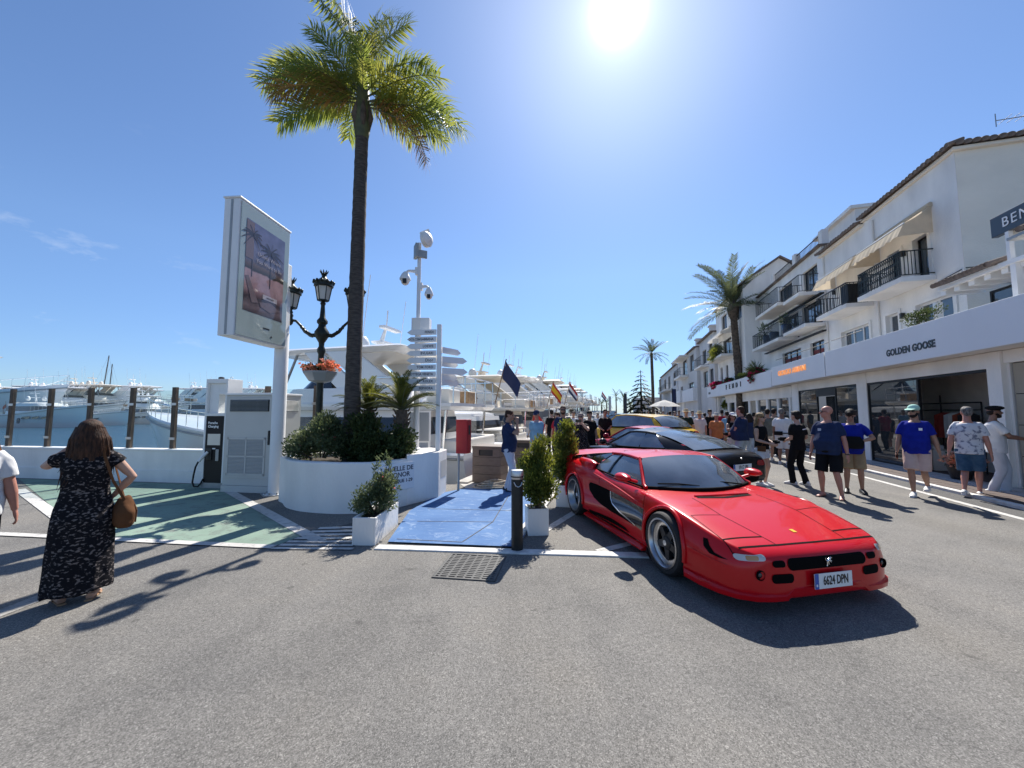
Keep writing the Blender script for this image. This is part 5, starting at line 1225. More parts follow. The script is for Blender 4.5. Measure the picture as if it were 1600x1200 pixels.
# yachts across the basin, seen over the glass fence: (bow pixel column, distance, length, heading in degrees from +x, ...)
ACROSS = [(108, 82, 44, -5, 'big', 'gelcoat', 'gelcoat', None, None, 'largest dark windowed white yacht at the left edge behind the glass fence'),
          (146, 74, 22, -14, 'sport', 'gelcoat', 'gelcoat', 'red', 'canvas_white', 'low white sport yacht with raked bow across the basin behind the woman'),
          (196, 104, 27, -10, 'fly', 'gelcoat', 'gelcoat', 'navy', None, 'white flybridge yacht across the basin by the middle fence posts'),
          (258, 110, 30, -4, 'fly', 'gelcoat', 'gelcoat_cream', None, None, 'cream topped yacht across the basin left of the charger'),
          (330, 118, 30, 4, 'fly', 'gelcoat', 'gelcoat', 'navy', None, 'white flybridge yacht across the basin beside the charger housing'),
          (170, 138, 34, 2, 'big', 'gelcoat', 'gelcoat', None, None, 'three deck yacht in the back row by the two masts'),
          (240, 146, 36, 6, 'big', 'gelcoat', 'gelcoat_cream', None, None, 'cream three deck yacht in the back row across the basin'),
          (400, 150, 34, -4, 'big', 'gelcoat', 'gelcoat', None, None, 'white three deck yacht in the back row behind the power cabinet'),
          (318, 160, 34, 2, 'fly', 'gelcoat_grey', 'gelcoat', None, None, 'grey hulled yacht at the very back across the basin'),
          (132, 92, 24, 12, 'fly', 'gelcoat', 'gelcoat', None, None, 'white yacht lying half hidden behind the low sport yacht across the basin'),
          (215, 88, 17, 20, 'sport', 'gelcoat', 'gelcoat', None, 'canvas_white', 'small white sport boat with a pale cover in the middle of the basin view'),
          (284, 96, 20, -18, 'fly', 'gelcoat', 'gelcoat', None, None, 'white flybridge yacht just left of the charging station'),
          (60, 120, 36, 8, 'big', 'gelcoat', 'gelcoat_cream', None, None, 'cream yacht with tall upper deck in the back row at the far left'),
          (450, 105, 26, 6, 'big', 'gelcoat', 'gelcoat', None, None, 'white yacht in the row between the totem pole and the lamp post'),
          (500, 130, 30, 3, 'fly', 'gelcoat', 'gelcoat', 'navy', None, 'white yacht in the back row behind the lamp post')]
for px, d_, L, hd, st, hu, tp, fk, cv, lab in ACROSS:
    o = fleet(st, hu, tp, fk, cv); k = L / 17.0; o.scale = (k, k, k * 1.22); x_ = (px - 800) / FPX * d_ * 1.003
    o.rotation_euler = (0, 0, R(hd)); o.location = Vector((x_, d_, WATER)) - Vector((math.cos(R(hd)), math.sin(R(hd)), 0)) * L; tag(o, lab, 'yacht', GRP)
# two sailing boats
def sailboat(label, px, d_, hm, lean):
    o = empty('sailing_boat', D(px, 640, d_) * Vector((1, 1, 0)) + Vector((0, 0, WATER)), R(15), label, 'sailing boat', 'sailing boats across the basin')
    hull_mesh(11, 3.4, 1.0, 1.4).build('hull', 'gelcoat', o, smooth=35, loc=(-5.5, 0, 0))
    house([(1.0, -3, 3, .9, 2.5), (1.5, -2.8, 2.2, .75, 2)]).build('cabin', 'gelcoat', o, smooth=38)
    MB().tube([(0, 0, 1), (lean, 0, hm)], [.16, .11], 8).build('mast', 'wood_post', o, smooth=40)
    MB().tube([(0, 0, 2.2), (-4.2, 0, 2.4)], .16, 8).build('boom', 'canvas_white', o, smooth=40)
    st = MB()
    for x, y in ((5.3, 0), (-5.3, 0), (.2, 1.6), (.2, -1.6)): st.tube([(x, y, 1.2), (lean, 0, hm)], .018, 4)
    st.tube([(lean * .6, -.9, hm * .6), (lean * .6, .9, hm * .6)], .03, 5); st.build('rigging', 'grey_metal', o)
sailboat('sailing boat with the taller leaning mast across the basin', 155, 118, 20.5, 1.4)
sailboat('sailing boat with the shorter mast across the basin', 167, 124, 18.6, .5)
# mooring lines from the first yacht
ml = MB(); a = SC(-4.4, 12.0, .35); b_ = SC(-3.6, 9.2, .06)
ml.tube([a.lerp(b_, t) - Vector((0, 0, .25 * math.sin(PI * t))) for t in [i / 8 for i in range(9)]], .016, 6)
tag(ml.build('mooring_line', 'black_plastic', smooth=60), 'dark mooring line running from the big yacht to the quay', 'mooring line')
# ------------------------------------------------------------------ cars (local: x forward from the front axle, y to the car's left, z up)
def paint(name, c, var=0.0):
    m_ = mat(name, c, rough=0.28, coat=0.38, spec=0.18)
    return m_
paint('red_car_paint', (0.55, 0.004, 0.009)); paint('dark_red_car_paint', (0.38, 0.004, 0.016)); paint('black_car_paint', (0.008, 0.008, 0.010)); paint('yellow_car_paint', (0.62, 0.40, 0.03)); paint('dark_car_paint', (0.02, 0.022, 0.025))
mat('gloss_black', (0.008, 0.008, 0.009), rough=0.12, coat=0.5)
mat('void_black', (0.003, 0.003, 0.003), rough=0.9, spec=0.1)
mat('rim_dark', (0.035, 0.035, 0.038), rough=0.4, metal=0.5)
mat('rim_silver', (0.46, 0.46, 0.47), rough=0.28, metal=1.0)
mat('tyre', (0.016, 0.016, 0.017), rough=0.75, bump=0.15, bscale=150)
mat('lamp_clear', (0.55, 0.52, 0.48), rough=0.1, coat=1.0)
mat('lamp_amber', (0.50, 0.24, 0.06), rough=0.12, coat=1.0)
mat('lamp_red', (0.30, 0.01, 0.01), rough=0.1, coat=1.0)
mat('plate_white', (0.78, 0.78, 0.76), rough=0.35)
mat('plate_blue', (0.02, 0.10, 0.42), rough=0.35)
mat('badge_yellow', (0.75, 0.50, 0.03), rough=0.3)
def car_body(root, st, mname, wells, wr=0.35, name='body', nose=None):
    rows = []
    for x, w, zb, ys, zs, zc in st:
        zm = zb + .42 * (zs - zb)
        rows.append([(x, 0, zb), (x, w - .07, zb), (x, w - .004, zb + .025), (x, w, zm), (x, w - .012, zb + .72 * (zs - zb)), (x, ys + (w - ys) * .35, zs - .015), (x, ys - .10, zs + (zc - zs) * .12), (x, ys * .45, zs + (zc - zs) * .75), (x, 0, zc)])
    n = len(rows[0]); vs = [p for r in rows for p in r]; o = len(vs)
    mir = {}
    for i, p in enumerate(list(vs)):
        if abs(p[1]) < 1e-9: mir[i] = i
        else: mir[i] = len(vs); vs.append((p[0], -p[1], p[2]))
    fs = []
    for i in range(len(rows) - 1):
        for j in range(n - 1):
            q = [i * n + j, (i + 1) * n + j, (i + 1) * n + j + 1, i * n + j + 1]; fs += [q, [mir[a] for a in q[::-1]]]
    for i in (0, len(rows) - 1):
        for j in range(n - 1):
            if j in (0, n - 2): continue
        loop = [i * n + j for j in range(n)]
        # cap made of quads across the car
        for j in range(n // 2):
            a, b_, c, d = loop[j], loop[j + 1], loop[n - 2 - j], loop[n - 1 - j]
            q = [a, b_, c, d] if len({a, b_, c, d}) == 4 else [a, b_, d]
            fs += [q, [mir[k] for k in q[::-1]]] if j else [q, [mir[k] for k in q[::-1]]]
    mb = MB().add(vs, fs); me = mb.mesh(name, mname)
    b = bmesh.new(); b.from_mesh(me); bmesh.ops.remove_doubles(b, verts=b.verts, dist=1e-5); bmesh.ops.recalc_face_normals(b, faces=b.faces); b.to_mesh(me); b.free()
    ob = link(name, me, root)
    if nose is not None:                      # crisp shoulder line along the bonnet and nose
        cr_l = me.attributes.new('crease_edge', 'FLOAT', 'EDGE')
        for e in me.edges:
            a, c = me.vertices[e.vertices[0]].co, me.vertices[e.vertices[1]].co
            for k in range(len(st) - 1):
                if st[k + 1][0] < nose: break
                s0_, s1_ = rows[k][5], rows[k + 1][5]
                for u_, w_ in ((a, c), (c, a)):
                    if abs(u_.x - s0_[0]) < 1e-4 and abs(w_.x - s1_[0]) < 1e-4 and abs(abs(u_.y) - s0_[1]) < 1e-4 and abs(abs(w_.y) - s1_[1]) < 1e-4: cr_l.data[e.index].value = .72
    md = ob.modifiers.new('sub', 'SUBSURF'); md.levels = 3; md.render_levels = 3
    bake(ob)
    b = bmesh.new(); b.from_mesh(ob.data); tree = BVHTree.FromBMesh(b); b.free()
    cut = MB()
    for x, z, y0 in wells:
        for s in (1, -1): cut.tube([(x, s * y0, z), (x, s * 1.4, z)], wr, 40)
    co = cut.build('well_cutter', 'void_black')
    bo = ob.modifiers.new('wells', 'BOOLEAN'); bo.operation = 'DIFFERENCE'; bo.object = co; bo.solver = 'EXACT'; bo.material_mode = 'TRANSFER'
    ob.matrix_parent_inverse = Matrix(); 
    ob.parent = None; bpy.context.view_layer.update(); bake(ob); ob.parent = root
    cm_ = co.data; bpy.data.objects.remove(co); bpy.data.meshes.remove(cm_)
    smoothobj(ob, 50)
    return ob, tree
def cast(tree, plane, p, side=1):
    if plane == 'side': h = tree.ray_cast(Vector((p[0], 3 * side, p[1])), Vector((0, -side, 0)))
    elif plane == 'top': h = tree.ray_cast(Vector((p[0], p[1], 4)), Vector((0, 0, -1)))
    elif plane == 'front': h = tree.ray_cast(Vector((5, p[0], p[1])), Vector((-1, 0, 0)))
    else: h = tree.ray_cast(Vector((-9, p[0], p[1])), Vector((1, 0, 0)))
    return h[0], h[1]
def patch(tree, poly, plane, off, mname, name, parent, side=1, cell=0.05, thick=0.0):
    """lay a trimmed panel on a body: the outline is drawn in side, top or front view and follows the surface"""
    b = bmesh.new(); b.faces.new([b.verts.new((p[0], p[1], 0)) for p in poly])
    bmesh.ops.triangulate(b, faces=b.faces[:])
    for _ in range(5):
        lg = [e for e in b.edges if e.calc_length() > cell]
        if not lg: break
        bmesh.ops.subdivide_edges(b, edges=lg, cuts=1); bmesh.ops.triangulate(b, faces=[f for f in b.faces if len(f.verts) > 3])
    bad = []
    for v in b.verts:
        loc, no = cast(tree, plane, (v.co.x, v.co.y), side)
        if loc is None: bad.append(v); continue
        d = {'side': Vector((0, side, 0)), 'top': Vector((0, 0, 1)), 'front': Vector((1, 0, 0)), 'rear': Vector((-1, 0, 0))}[plane]
        if no.dot(d) < 0: no = -no
        v.co = loc + (no * .6 + d * .4).normalized() * off
    if bad: bmesh.ops.delete(b, geom=bad, context='VERTS')
    me = bpy.data.meshes.new(name); b.to_mesh(me); b.free(); me.materials.append(M[mname])
    me.polygons.foreach_set('use_smooth', [True] * len(me.polygons))
    return link(name, me, parent)
def seam(tree, pts, plane, w, mname, name, parent, side=1, off=0.0025):
    poly = []
    out = []
    for i, p in enumerate(pts):
        a = Vector(pts[max(i - 1, 0)]); c = Vector(pts[min(i + 1, len(pts) - 1)]); d = (c - a).normalized(); nrm = Vector((-d.y, d.x)) * w / 2
        poly.append(tuple(Vector(p) + nrm)); out.append(tuple(Vector(p) - nrm))
    return patch(tree, poly + out[::-1], plane, off, mname, name, parent, side, cell=0.06)
def rrect(cx, cy, w, h, r, n=4, skew=0.0):
    pts = []
    for q, (sx_, sy_) in enumerate(((1, 1), (-1, 1), (-1, -1), (1, -1))):
        for k in range(n + 1):
            a = PI / 2 * (q + k / n); x = sx_ * (w / 2 - r) + r * math.cos(a); y = sy_ * (h / 2 - r) + r * math.sin(a); pts.append((cx + x, cy + y + skew * x))
    return pts
def wheel(root, x, y, z, r, w, rim_r, spokes=5, dish=0.06, spoke_w=0.05, rim='rim_dark', lip='rim_silver', steer=0.0):
    s = 1 if y > 0 else -1
    wr = link('wheel', MB().lathe([(rim_r - .005, -w * .48), (r * .93, -w * .5), (r * .985, -w * .42), (r, -w * .30), (r, w * .30), (r * .985, w * .42), (r * .93, w * .5), (rim_r - .005, w * .48)], 40, cap=False, mtx=Matrix.Rotation(R(-90) * s, 4, 'X')).mesh('wheel', 'tyre', 40), root, (x, y, z), steer)
    mx = Matrix.Rotation(R(-90) * s, 4, 'X')
    MB().lathe([(rim_r + .004, w * .47), (rim_r + .006, w * .50), (rim_r - .012, w * .505), (rim_r - .022, w * .46), (rim_r - .03, w * .30), (rim_r - .05, w * .46 - dish), (rim_r - .075, w * .45 - dish)], 40, cap=False, mtx=mx).build('rim_lip', lip, wr, smooth=40)
    sp = MB().lathe([(rim_r - .06, w * .44 - dish), (rim_r - .085, w * .44 - dish), (rim_r - .09, w * .40 - dish)], 40, cap=False, mtx=mx)
    sp.build('rim_ring', rim, wr, smooth=40)
    zc_ = w * .44 - dish
    sm_ = MB().add([mx @ Vector(p) for p in [(0.03, -spoke_w * .9, zc_ + .012), (rim_r - .07, -spoke_w * .55, zc_ + .004), (rim_r - .07, spoke_w * .55, zc_ + .004), (0.03, spoke_w * .9, zc_ + .012), (0.03, -spoke_w, zc_ - .03), (rim_r - .07, -spoke_w * .7, zc_ - .03), (rim_r - .07, spoke_w * .7, zc_ - .03), (0.03, spoke_w, zc_ - .03)]],
                  [(0, 1, 2, 3), (4, 7, 6, 5), (0, 4, 5, 1), (1, 5, 6, 2), (2, 6, 7, 3), (3, 7, 4, 0)]).mesh('spoke', rim)
    for k in range(spokes):
        o = link('spoke', sm_, wr); o.rotation_euler = (0, 2 * PI * k / spokes + .3, 0)
    MB().lathe([(0, zc_ + .03), (.035, zc_ + .03), (.07, zc_ + .018), (.085, zc_ - .01)], 20, cap=False, mtx=mx).build('hub', rim, wr, smooth=40)
    MB().lathe([(0, zc_ + .034), (.028, zc_ + .033), (.03, zc_ + .028)], 16, cap=False, mtx=mx).build('hub_cap', 'lamp_clear', wr, smooth=40)
    MB().lathe([(.06, zc_ - .06), (rim_r - .10, zc_ - .06), (rim_r - .10, zc_ - .085), (.06, zc_ - .085)], 30, cap=False, mtx=mx).build('brake_disc', 'grey_metal', wr)
    MB().lathe([(.0, zc_ - .11), (rim_r - .02, zc_ - .11)], 30, cap=False, mtx=mx).build('inner_wheel', 'void_black', wr)
    return wr
def blend(ca, cb, nu, nv, bulge=(0, 0, 0), name='pane', mname='car_glass', parent=None):
    """surface between two edge curves (lists of points), bulged outward"""
    def ev(c, t):
        k = t * (len(c) - 1); i = min(int(k), len(c) - 2); return Vector(c[i]).lerp(Vector(c[i + 1]), k - i)
    vs = [ev(ca, i / nu).lerp(ev(cb, i / nu), j / nv) + Vector(bulge) * (math.sin(PI * j / nv)) for i in range(nu + 1) for j in range(nv + 1)]
    mb = MB().add(vs, [(i * (nv + 1) + j, (i + 1) * (nv + 1) + j, (i + 1) * (nv + 1) + j + 1, i * (nv + 1) + j + 1) for i in range(nu) for j in range(nv)])
    return mb.build(name, mname, parent, smooth=60)
def plate(root, txt, pos, xdir, w=0.46, h=0.115, up=(0, 0, 1), ts=0.1):
    x = Vector(xdir).normalized(); u = Vector(up); z = x.cross(u)
    mtx = Matrix.Translation(pos) @ Matrix((x, u, z)).transposed().to_4x4()
    p = MB().box((-w / 2, -h / 2, -.006), (w / 2, h / 2, 0), mtx).build('number_plate', 'plate_white', root)
    MB().box((-w / 2, -h / 2, .0005), (-w / 2 + .04, h / 2, .0015), mtx).build('country_strip', 'plate_blue', p)
    MB().box((-w / 2 + .012, -h / 2 + .02, .0018), (-w / 2 + .028, -h / 2 + .04, .0024), mtx).build('country_letter', 'plate_white', p)
    lettering(txt, ts, 'black_letter', p, Vector(pos) + x * .022 + z * .0025, x, u, .0005, (w - .07) / (ts * .66 * len(txt)), .002)
    return p
# ---------------- the red wide-bodied supercar in front
fc = empty('sports_car', (2.475, 4.39, 0), R(-77.8), 'bright red wide bodied sports car with black side panels and rear wing', 'sports car')
fc.scale = (.975,) * 3
FS = [(1.065, .40, .16, .34, .40, .42), (1.05, .60, .14, .50, .47, .49), (.98, .78, .12, .66, .525, .535), (.86, .87, .12, .74, .56, .565), (.62, .93, .12, .79, .615, .615), (.34, .965, .13, .81, .685, .665), (.05, .98, .14, .82, .735, .705), (-.3, .965, .14, .82, .755, .755),
      (-.6, .93, .13, .82, .775, .80), (-1.0, .915, .13, .83, .79, .81), (-1.45, .925, .13, .84, .80, .82), (-1.85, .965, .14, .86, .845, .85), (-2.2, 1.0, .15, .87, .895, .88), (-2.5, 1.015, .16, .87, .91, .885), (-2.85, 1.0, .20, .85, .90, .88), (-3.12, .96, .26, .81, .88, .87), (-3.28, .91, .32, .77, .86, .86), (-3.33, .82, .40, .70, .80, .82)]
fb_, ft = car_body(fc, FS, 'red_car_paint', [(0.06, .33, .60), (-2.42, .335, .60)], .352, nose=-.7)
for s in (1, -1):
    for x in (.06, -2.42):
        pts = []
        for k in range(25):
            a = R(-12 + k * 204 / 24); px_, pz = x + .362 * math.cos(a), .33 + .362 * math.sin(a)
            loc, no = cast(ft, 'side', (px_, pz), s)
            if loc: pts.append(loc + Vector((0, s * .004, 0)))
        MB().tube(pts, [.022] * len(pts), 8).build('arch_lip', 'red_car_paint', fc, smooth=60)
wheel(fc, .06, -.845, .325, .325, .25, .252, dish=.055); wheel(fc, .06, .845, .325, .325, .25, .252, dish=.055)
wheel(fc, -2.42, -.855, .33, .33, .30, .258, dish=.075); wheel(fc, -2.42, .855, .33, .33, .30, .258, dish=.075)
# chin spoiler following the nose in plan
sp = MB(); ol = [(.42, .958), (.62, .943), (.80, .893), (.93, .81), (1.01, .69), (1.04, .57), (1.05, .42)]
rw = []
for x, y in ol: rw.append([(x - .10, y - .07, .20), (x - .004, y + .004, .20), (x + .018, y + .024, .175), (x + .014, y + .018, .135), (x - .10, y - .07, .13)])
for x, y in ((1.06, .36), (1.065, .30), (1.068, .12)): rw.append([(x - .10, y, .24), (x - .01, y, .245), (x + .006, y, .23), (x, y, .20), (x - .10, y, .19)])
rw += [[(x, -y, z) for x, y, z in r] for r in rw[::-1]]
vs = [p for r in rw for p in r]; n = 5
sp.add(vs, [(i * n + j, i * n + (j + 1) % n, (i + 1) * n + (j + 1) % n, (i + 1) * n + j) for i in range(len(rw) - 1) for j in range(n)]).build('chin_spoiler', 'red_car_paint', fc, smooth=45)
for s in (1, -1): MB().add([(-.36, s * .90, .15), (-2.0, s * .93, .15), (-2.0, s * 1.0, .13), (-.36, s * .965, .12), (-.36, s * .90, .10), (-2.0, s * .93, .10), (-2.0, s * .995, .105), (-.36, s * .96, .10)], [(0, 1, 2, 3), (4, 7, 6, 5), (2, 6, 7, 3), (0, 3, 7, 4), (1, 5, 6, 2)]).build('side_skirt', 'red_car_paint', fc)
# black lower side with deep intake and bright edge
for s in (1, -1):
    patch(ft, [(-.33, .335), (-.33, .585), (-.8, .60), (-1.24, .618), (-1.16, .46), (-.95, .40), (-.55, .345)], 'side', .004, 'gloss_black', 'side_panel', fc, s)
    patch(ft, [(-1.24, .618), (-1.6, .635), (-1.83, .64), (-1.87, .60), (-1.84, .52), (-1.70, .43), (-1.5, .375), (-1.2, .345), (-.55, .335), (-.95, .395), (-1.16, .46)], 'side', .0045, 'void_black', 'side_intake', fc, s)
    seam(ft, [(-1.235, .618), (-1.21, .52), (-1.16, .46), (-.95, .398), (-.52, .345)], 'side', .018, 'chrome', 'bright_edge', fc, s, .007)
    seam(ft, [(-1.90, .65), (-1.6, .648), (-1.2, .63), (-.75, .61), (-.31, .595)], 'side', .012, 'red_car_paint', 'panel_edge', fc, s, .009)
    seam(ft, [(-.34, .335), (-.35, .60), (-.40, .74)], 'side', .007, 'void_black', 'door_gap', fc, s)
    seam(ft, [(-1.58, .64), (-1.60, .72), (-1.62, .78)], 'side', .007, 'void_black', 'door_gap', fc, s)
    patch(ft, [(-.7, .20), (-1.9, .17), (-1.9, .215), (-1.2, .25), (-.8, .235)], 'side', .004, 'void_black', 'skirt_slot', fc, s)
    seam(ft, [(.43, .43), (.70, .40), (.86, .39)], 'side', .006, 'dark_red_car_paint', 'bumper_gap', fc, s)
    patch(ft, [(.60, .545), (.645, .545), (.68, .50), (.74, .455), (.86, .43), (.80, .425), (.70, .435), (.63, .48)], 'side', .004, 'void_black', 'corner_slot', fc, s, cell=.03)
    # roof-side intake ear behind the quarter window
    ea = MB().tube([(-1.93, s * .80, .845), (-2.0, s * .825, .855), (-2.15, s * .83, .865), (-2.5, s * .80, .88), (-2.7, s * .76, .87)], [(.072, .072), (.095, .088), (.098, .088), (.07, .06), (.02, .02)], 16)
    e_ = ea.build('intake_ear', 'red_car_paint', fc, smooth=60)
    MB().tube([(-1.926, s * .80, .847), (-1.922, s * .80, .847)], [(.062, .062), (.062, .062)], 16).build('ear_opening', 'void_black', e_)
    # shoulder crease running down the door
    cre = []
    for k in range(14):
        t_ = k / 13; x = lerp(-1.95, -.55, t_); z = lerp(.80, .63, t_ ** .85); loc, no = cast(ft, 'side', (x, z), s)
        if loc: cre.append(loc)
    MB().tube(cre, [.005 + .012 * math.sin(PI * i / (len(cre) - 1)) for i in range(len(cre))], 8).build('door_crease', 'red_car_paint', fc, smooth=70)
# nose: grille, ducts, lamps, plate, horse-free badge shapes
patch(ft, rrect(0, .425, .84, .095, .045), 'front', .006, 'void_black', 'grille', fc, cell=.04)
for s in (1, -1):
    patch(ft, rrect(s * .50, .435, .115, .052, .024), 'front', .006, 'void_black', 'duct', fc, cell=.03)
    patch(ft, rrect(s * .475, .318, .20, .075, .030), 'front', .006, 'void_black', 'brake_duct', fc, cell=.03)
    li = patch(ft, rrect(s * .705, .475, .20, .046, .022, skew=-.08 * s), 'front', .009, 'lamp_clear', 'indicator', fc, cell=.03)
    patch(ft, rrect(s * .70, .475, .085, .036, .012, skew=-.08 * s), 'front', .011, 'lamp_amber', 'indicator_bulb', li, cell=.03)
    loc, no = cast(ft, 'front', (s * .665, .345))
    if loc:
        fl_ = MB().lathe([(0, .0), (.042, .0), (.042, .012), (.034, .016)], 16, mtx=Matrix.Translation(loc) @ Matrix.Rotation(R(90), 4, 'Y'), cap=False).build('fog_lamp', 'void_black', fc, smooth=40)
        MB().ball(loc + Vector((-.004, 0, 0)), (.012, .026, .026), 12, 8).build('fog_lens', 'dark_glass', fl_, smooth=60)
plate(fc, '6624 DPN', (1.105, .0, .285), (0, 1, 0), .40, .125, ts=.105)
MB().box((1.05, -.14, .24), (1.098, .14, .33)).build('plate_bracket', 'void_black', fc)
# prancing badge in the grille, reduced to a small bright figure, and the bonnet shield
lc, _ = cast(ft, 'front', (0.0, .425)); bx = lc.x + .012
hs = MB()
hs.tube([(bx, -.022, .43), (bx, .004, .445), (bx, .014, .452)], [.010, .012, .006], 6).tube([(bx, .008, .446), (bx, .02, .462), (bx, .03, .456)], [.007, .006, .004], 6).tube([(bx, -.02, .43), (bx, -.018, .405), (bx, -.024, .39)], [.008, .005, .004], 6).tube([(bx, -.01, .43), (bx, -.004, .41), (bx, .004, .40)], [.007, .005, .003], 6).tube([(bx, .006, .44), (bx, .028, .43)], .004, 6).tube([(bx, .002, .436), (bx, .024, .42)], .004, 6).tube([(bx, -.022, .434), (bx, -.038, .446), (bx, -.034, .46)], .004, 6)
hs.build('grille_badge', 'chrome', fc, smooth=60)
patch(ft, rrect(.74, 0, .055, .04, .006), 'top', .004, 'badge_yellow', 'bonnet_badge', fc, cell=.03)
# bonnet: shut lines, pop-up lamp lids and the wide vent
seam(ft, [(.885, -.80), (.91, -.6), (.925, -.38), (.93, 0), (.925, .38), (.91, .6), (.885, .80)], 'top', .020, 'void_black', 'bonnet_gap', fc)
for s in (1, -1):
    seam(ft, [(.92, s * .385), (.36, s * .475), (-.12, s * .44)], 'top', .006, 'void_black', 'bonnet_gap', fc)
    seam(ft, [(.36, s * .475), (.33, s * .80)], 'top', .006, 'void_black', 'lamp_gap', fc)
    seam(ft, [(.79, s * .41), (.76, s * .80)], 'top', .016, 'void_black', 'lamp_gap', fc)
    seam(ft, [(.90, s * .80), (.33, s * .80)], 'top', .005, 'void_black', 'lamp_gap', fc)
patch(ft, [(-.16, -.36), (-.11, -.37), (-.075, 0), (-.11, .37), (-.16, .36), (-.125, 0)], 'top', .004, 'void_black', 'bonnet_vent', fc)
MB().tube([cast(ft, 'top', (-.17, y))[0] + Vector((0, 0, .006)) for y in [-.37 + .0616 * k for k in range(13)]], .010, 6).build('vent_lip', 'red_car_paint', fc, smooth=50)
# cabin
def pc(x0, xc, y, z0, zc, n=10): return [(lerp(xc, x0, abs(2 * k / n - 1) ** 2), y * (1 - 2 * k / n), lerp(zc, z0, abs(2 * k / n - 1) ** 2)) for k in range(n + 1)]
base = pc(-.60, -.36, .745, .795, .79); head = pc(-1.0, -.93, .565, 1.095, 1.135); rear = pc(-1.72, -1.76, .565, 1.095, 1.135); eng = pc(-2.35, -2.35, .62, .90, .90)
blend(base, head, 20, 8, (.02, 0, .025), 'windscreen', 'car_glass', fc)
blend(head, rear, 20, 8, (0, 0, .018), 'roof', 'red_car_paint', fc)
blend(rear, eng, 12, 6, (0, 0, .015), 'engine_cover', 'gloss_black', fc)
for k in range(6): MB().tube([Vector(rear[2]).lerp(Vector(eng[2]), .2 + k * .13) + Vector((0, 0, .02)), Vector(rear[8]).lerp(Vector(eng[8]), .2 + k * .13) + Vector((0, 0, .02))], .012, 6).build('louvre', 'gloss_black', fc)
for s in (1, -1):
    low = [(-.62, s * .755, .795), (-1.2, s * .79, .815), (-1.52, s * .80, .83), (-1.98, s * .805, .845)]; top = [(-1.0, s * .575, 1.085), (-1.25, s * .58, 1.10), (-1.48, s * .578, 1.10), (-1.74, s * .572, 1.08)]
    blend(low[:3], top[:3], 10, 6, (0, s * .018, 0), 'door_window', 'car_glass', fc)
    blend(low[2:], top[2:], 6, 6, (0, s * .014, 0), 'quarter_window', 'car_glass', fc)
    blend([(-1.98, s * .806, .845), (-2.62, s * .73, .885)], [(-1.74, s * .574, 1.085), (-1.78, s * .57, 1.09)], 6, 6, (0, s * .012, .012), 'sail_panel', 'gloss_black', fc)
    MB().tube([(-.55, s * .765, .78), (-.62, s * .752, .80), (-.80, s * .67, .945), (-1.0, s * .578, 1.093)], [(.03, .024), (.03, .024), (.028, .022), (.026, .02)], 8).build('pillar', 'red_car_paint', fc, smooth=60)
    MB().tube([(-.97, s * .578, 1.085), (-1.25, s * .587, 1.104), (-1.5, s * .584, 1.104), (-1.80, s * .572, 1.085)], [(.02, .024)] * 4, 8).build('roof_rail', 'red_car_paint', fc, smooth=60)
    MB().tube([(-1.50, s * .812, .825), (-1.485, s * .70, .98), (-1.47, s * .588, 1.10)], [(.012, .03)] * 3, 8).build('door_post', 'gloss_black', fc, smooth=60)
    MB().tube([(-.60, s * .775, .79), (-1.2, s * .808, .81), (-1.55, s * .818, .825), (-1.99, s * .82, .84)], .013, 8).build('window_seal', 'void_black', fc, smooth=60)
    # mirror on a stalk
    mi = MB().tube([(-.72, s * .80, .835), (-.70, s * .90, .865)], [(.02, .035), (.018, .03)], 8).build('mirror_arm', 'red_car_paint', fc, smooth=60)
    MB().tube([(-.60, s * .985, .895), (-.66, s * .985, .895), (-.74, s * .985, .897), (-.79, s * .985, .897)], [(.022, .04), (.046, .078), (.053, .092), (.05, .086)], 14, up=(0, 0, 1)).build('mirror_housing', 'red_car_paint', mi, smooth=60)
    MB().tube([(-.791, s * .985, .897), (-.796, s * .985, .897)], [(.043, .078)] * 2, 14, up=(0, 0, 1)).build('mirror_glass', 'chrome', mi)
# wipers and black scuttle
MB().tube([Vector(p) + Vector((.03, 0, -.012)) for p in base], .022, 8).build('scuttle', 'void_black', fc, smooth=60)
for y0, y1 in ((-.12, -.62), (.50, .02)):
    MB().tube([(-.40, y0, .81), (-.45, lerp(y0, y1, .5), .835), (-.52 if abs(y1) > .3 else -.44, y1, .835)], .009, 6).build('wiper', 'void_black', fc)
# rear wing growing out of the haunches
wg = MB(); rw = []
for y, x, z in [(-.90, -3.0, .80), (-.905, -3.02, .88), (-.87, -3.02, .945), (-.78, -3.03, .965), (-.4, -3.06, .985), (0, -3.07, .99), (.4, -3.06, .985), (.78, -3.03, .965), (.87, -3.02, .945), (.905, -3.02, .88), (.90, -3.0, .80)]:
    up_ = abs(y) > .88; a = .06 if up_ else .03
    rw.append([(x + .25, y * (1.0 if not up_ else .99), z - (.0 if up_ else .01)), (x + .05, y * 1.01, z + (.0 if up_ else .018)), (x - .22, y, z + (.01 if up_ else .02)), (x - .22, y * .985, z - (.0 if up_ else .025)), (x + .05, y * .97, z - (.0 if up_ else .03))])
vs = [p for r in rw for p in r]
wg.add(vs, [(i * 5 + j, i * 5 + (j + 1) % 5, (i + 1) * 5 + (j + 1) % 5, (i + 1) * 5 + j) for i in range(len(rw) - 1) for j in range(5)] + [(0, 1, 2, 3, 4), tuple(range(len(vs) - 5, len(vs)))]).build('rear_wing', 'red_car_paint', fc, smooth=50)
for s in (1, -1): MB().tube([(-3.0, s * .55, .87), (-3.05, s * .55, .97)], [(.015, .05)] * 2, 8).build('wing_strut', 'red_car_paint', fc)
patch(ft, rrect(0, .68, 1.5, .16, .05), 'rear', .004, 'void_black', 'tail_grille', fc)

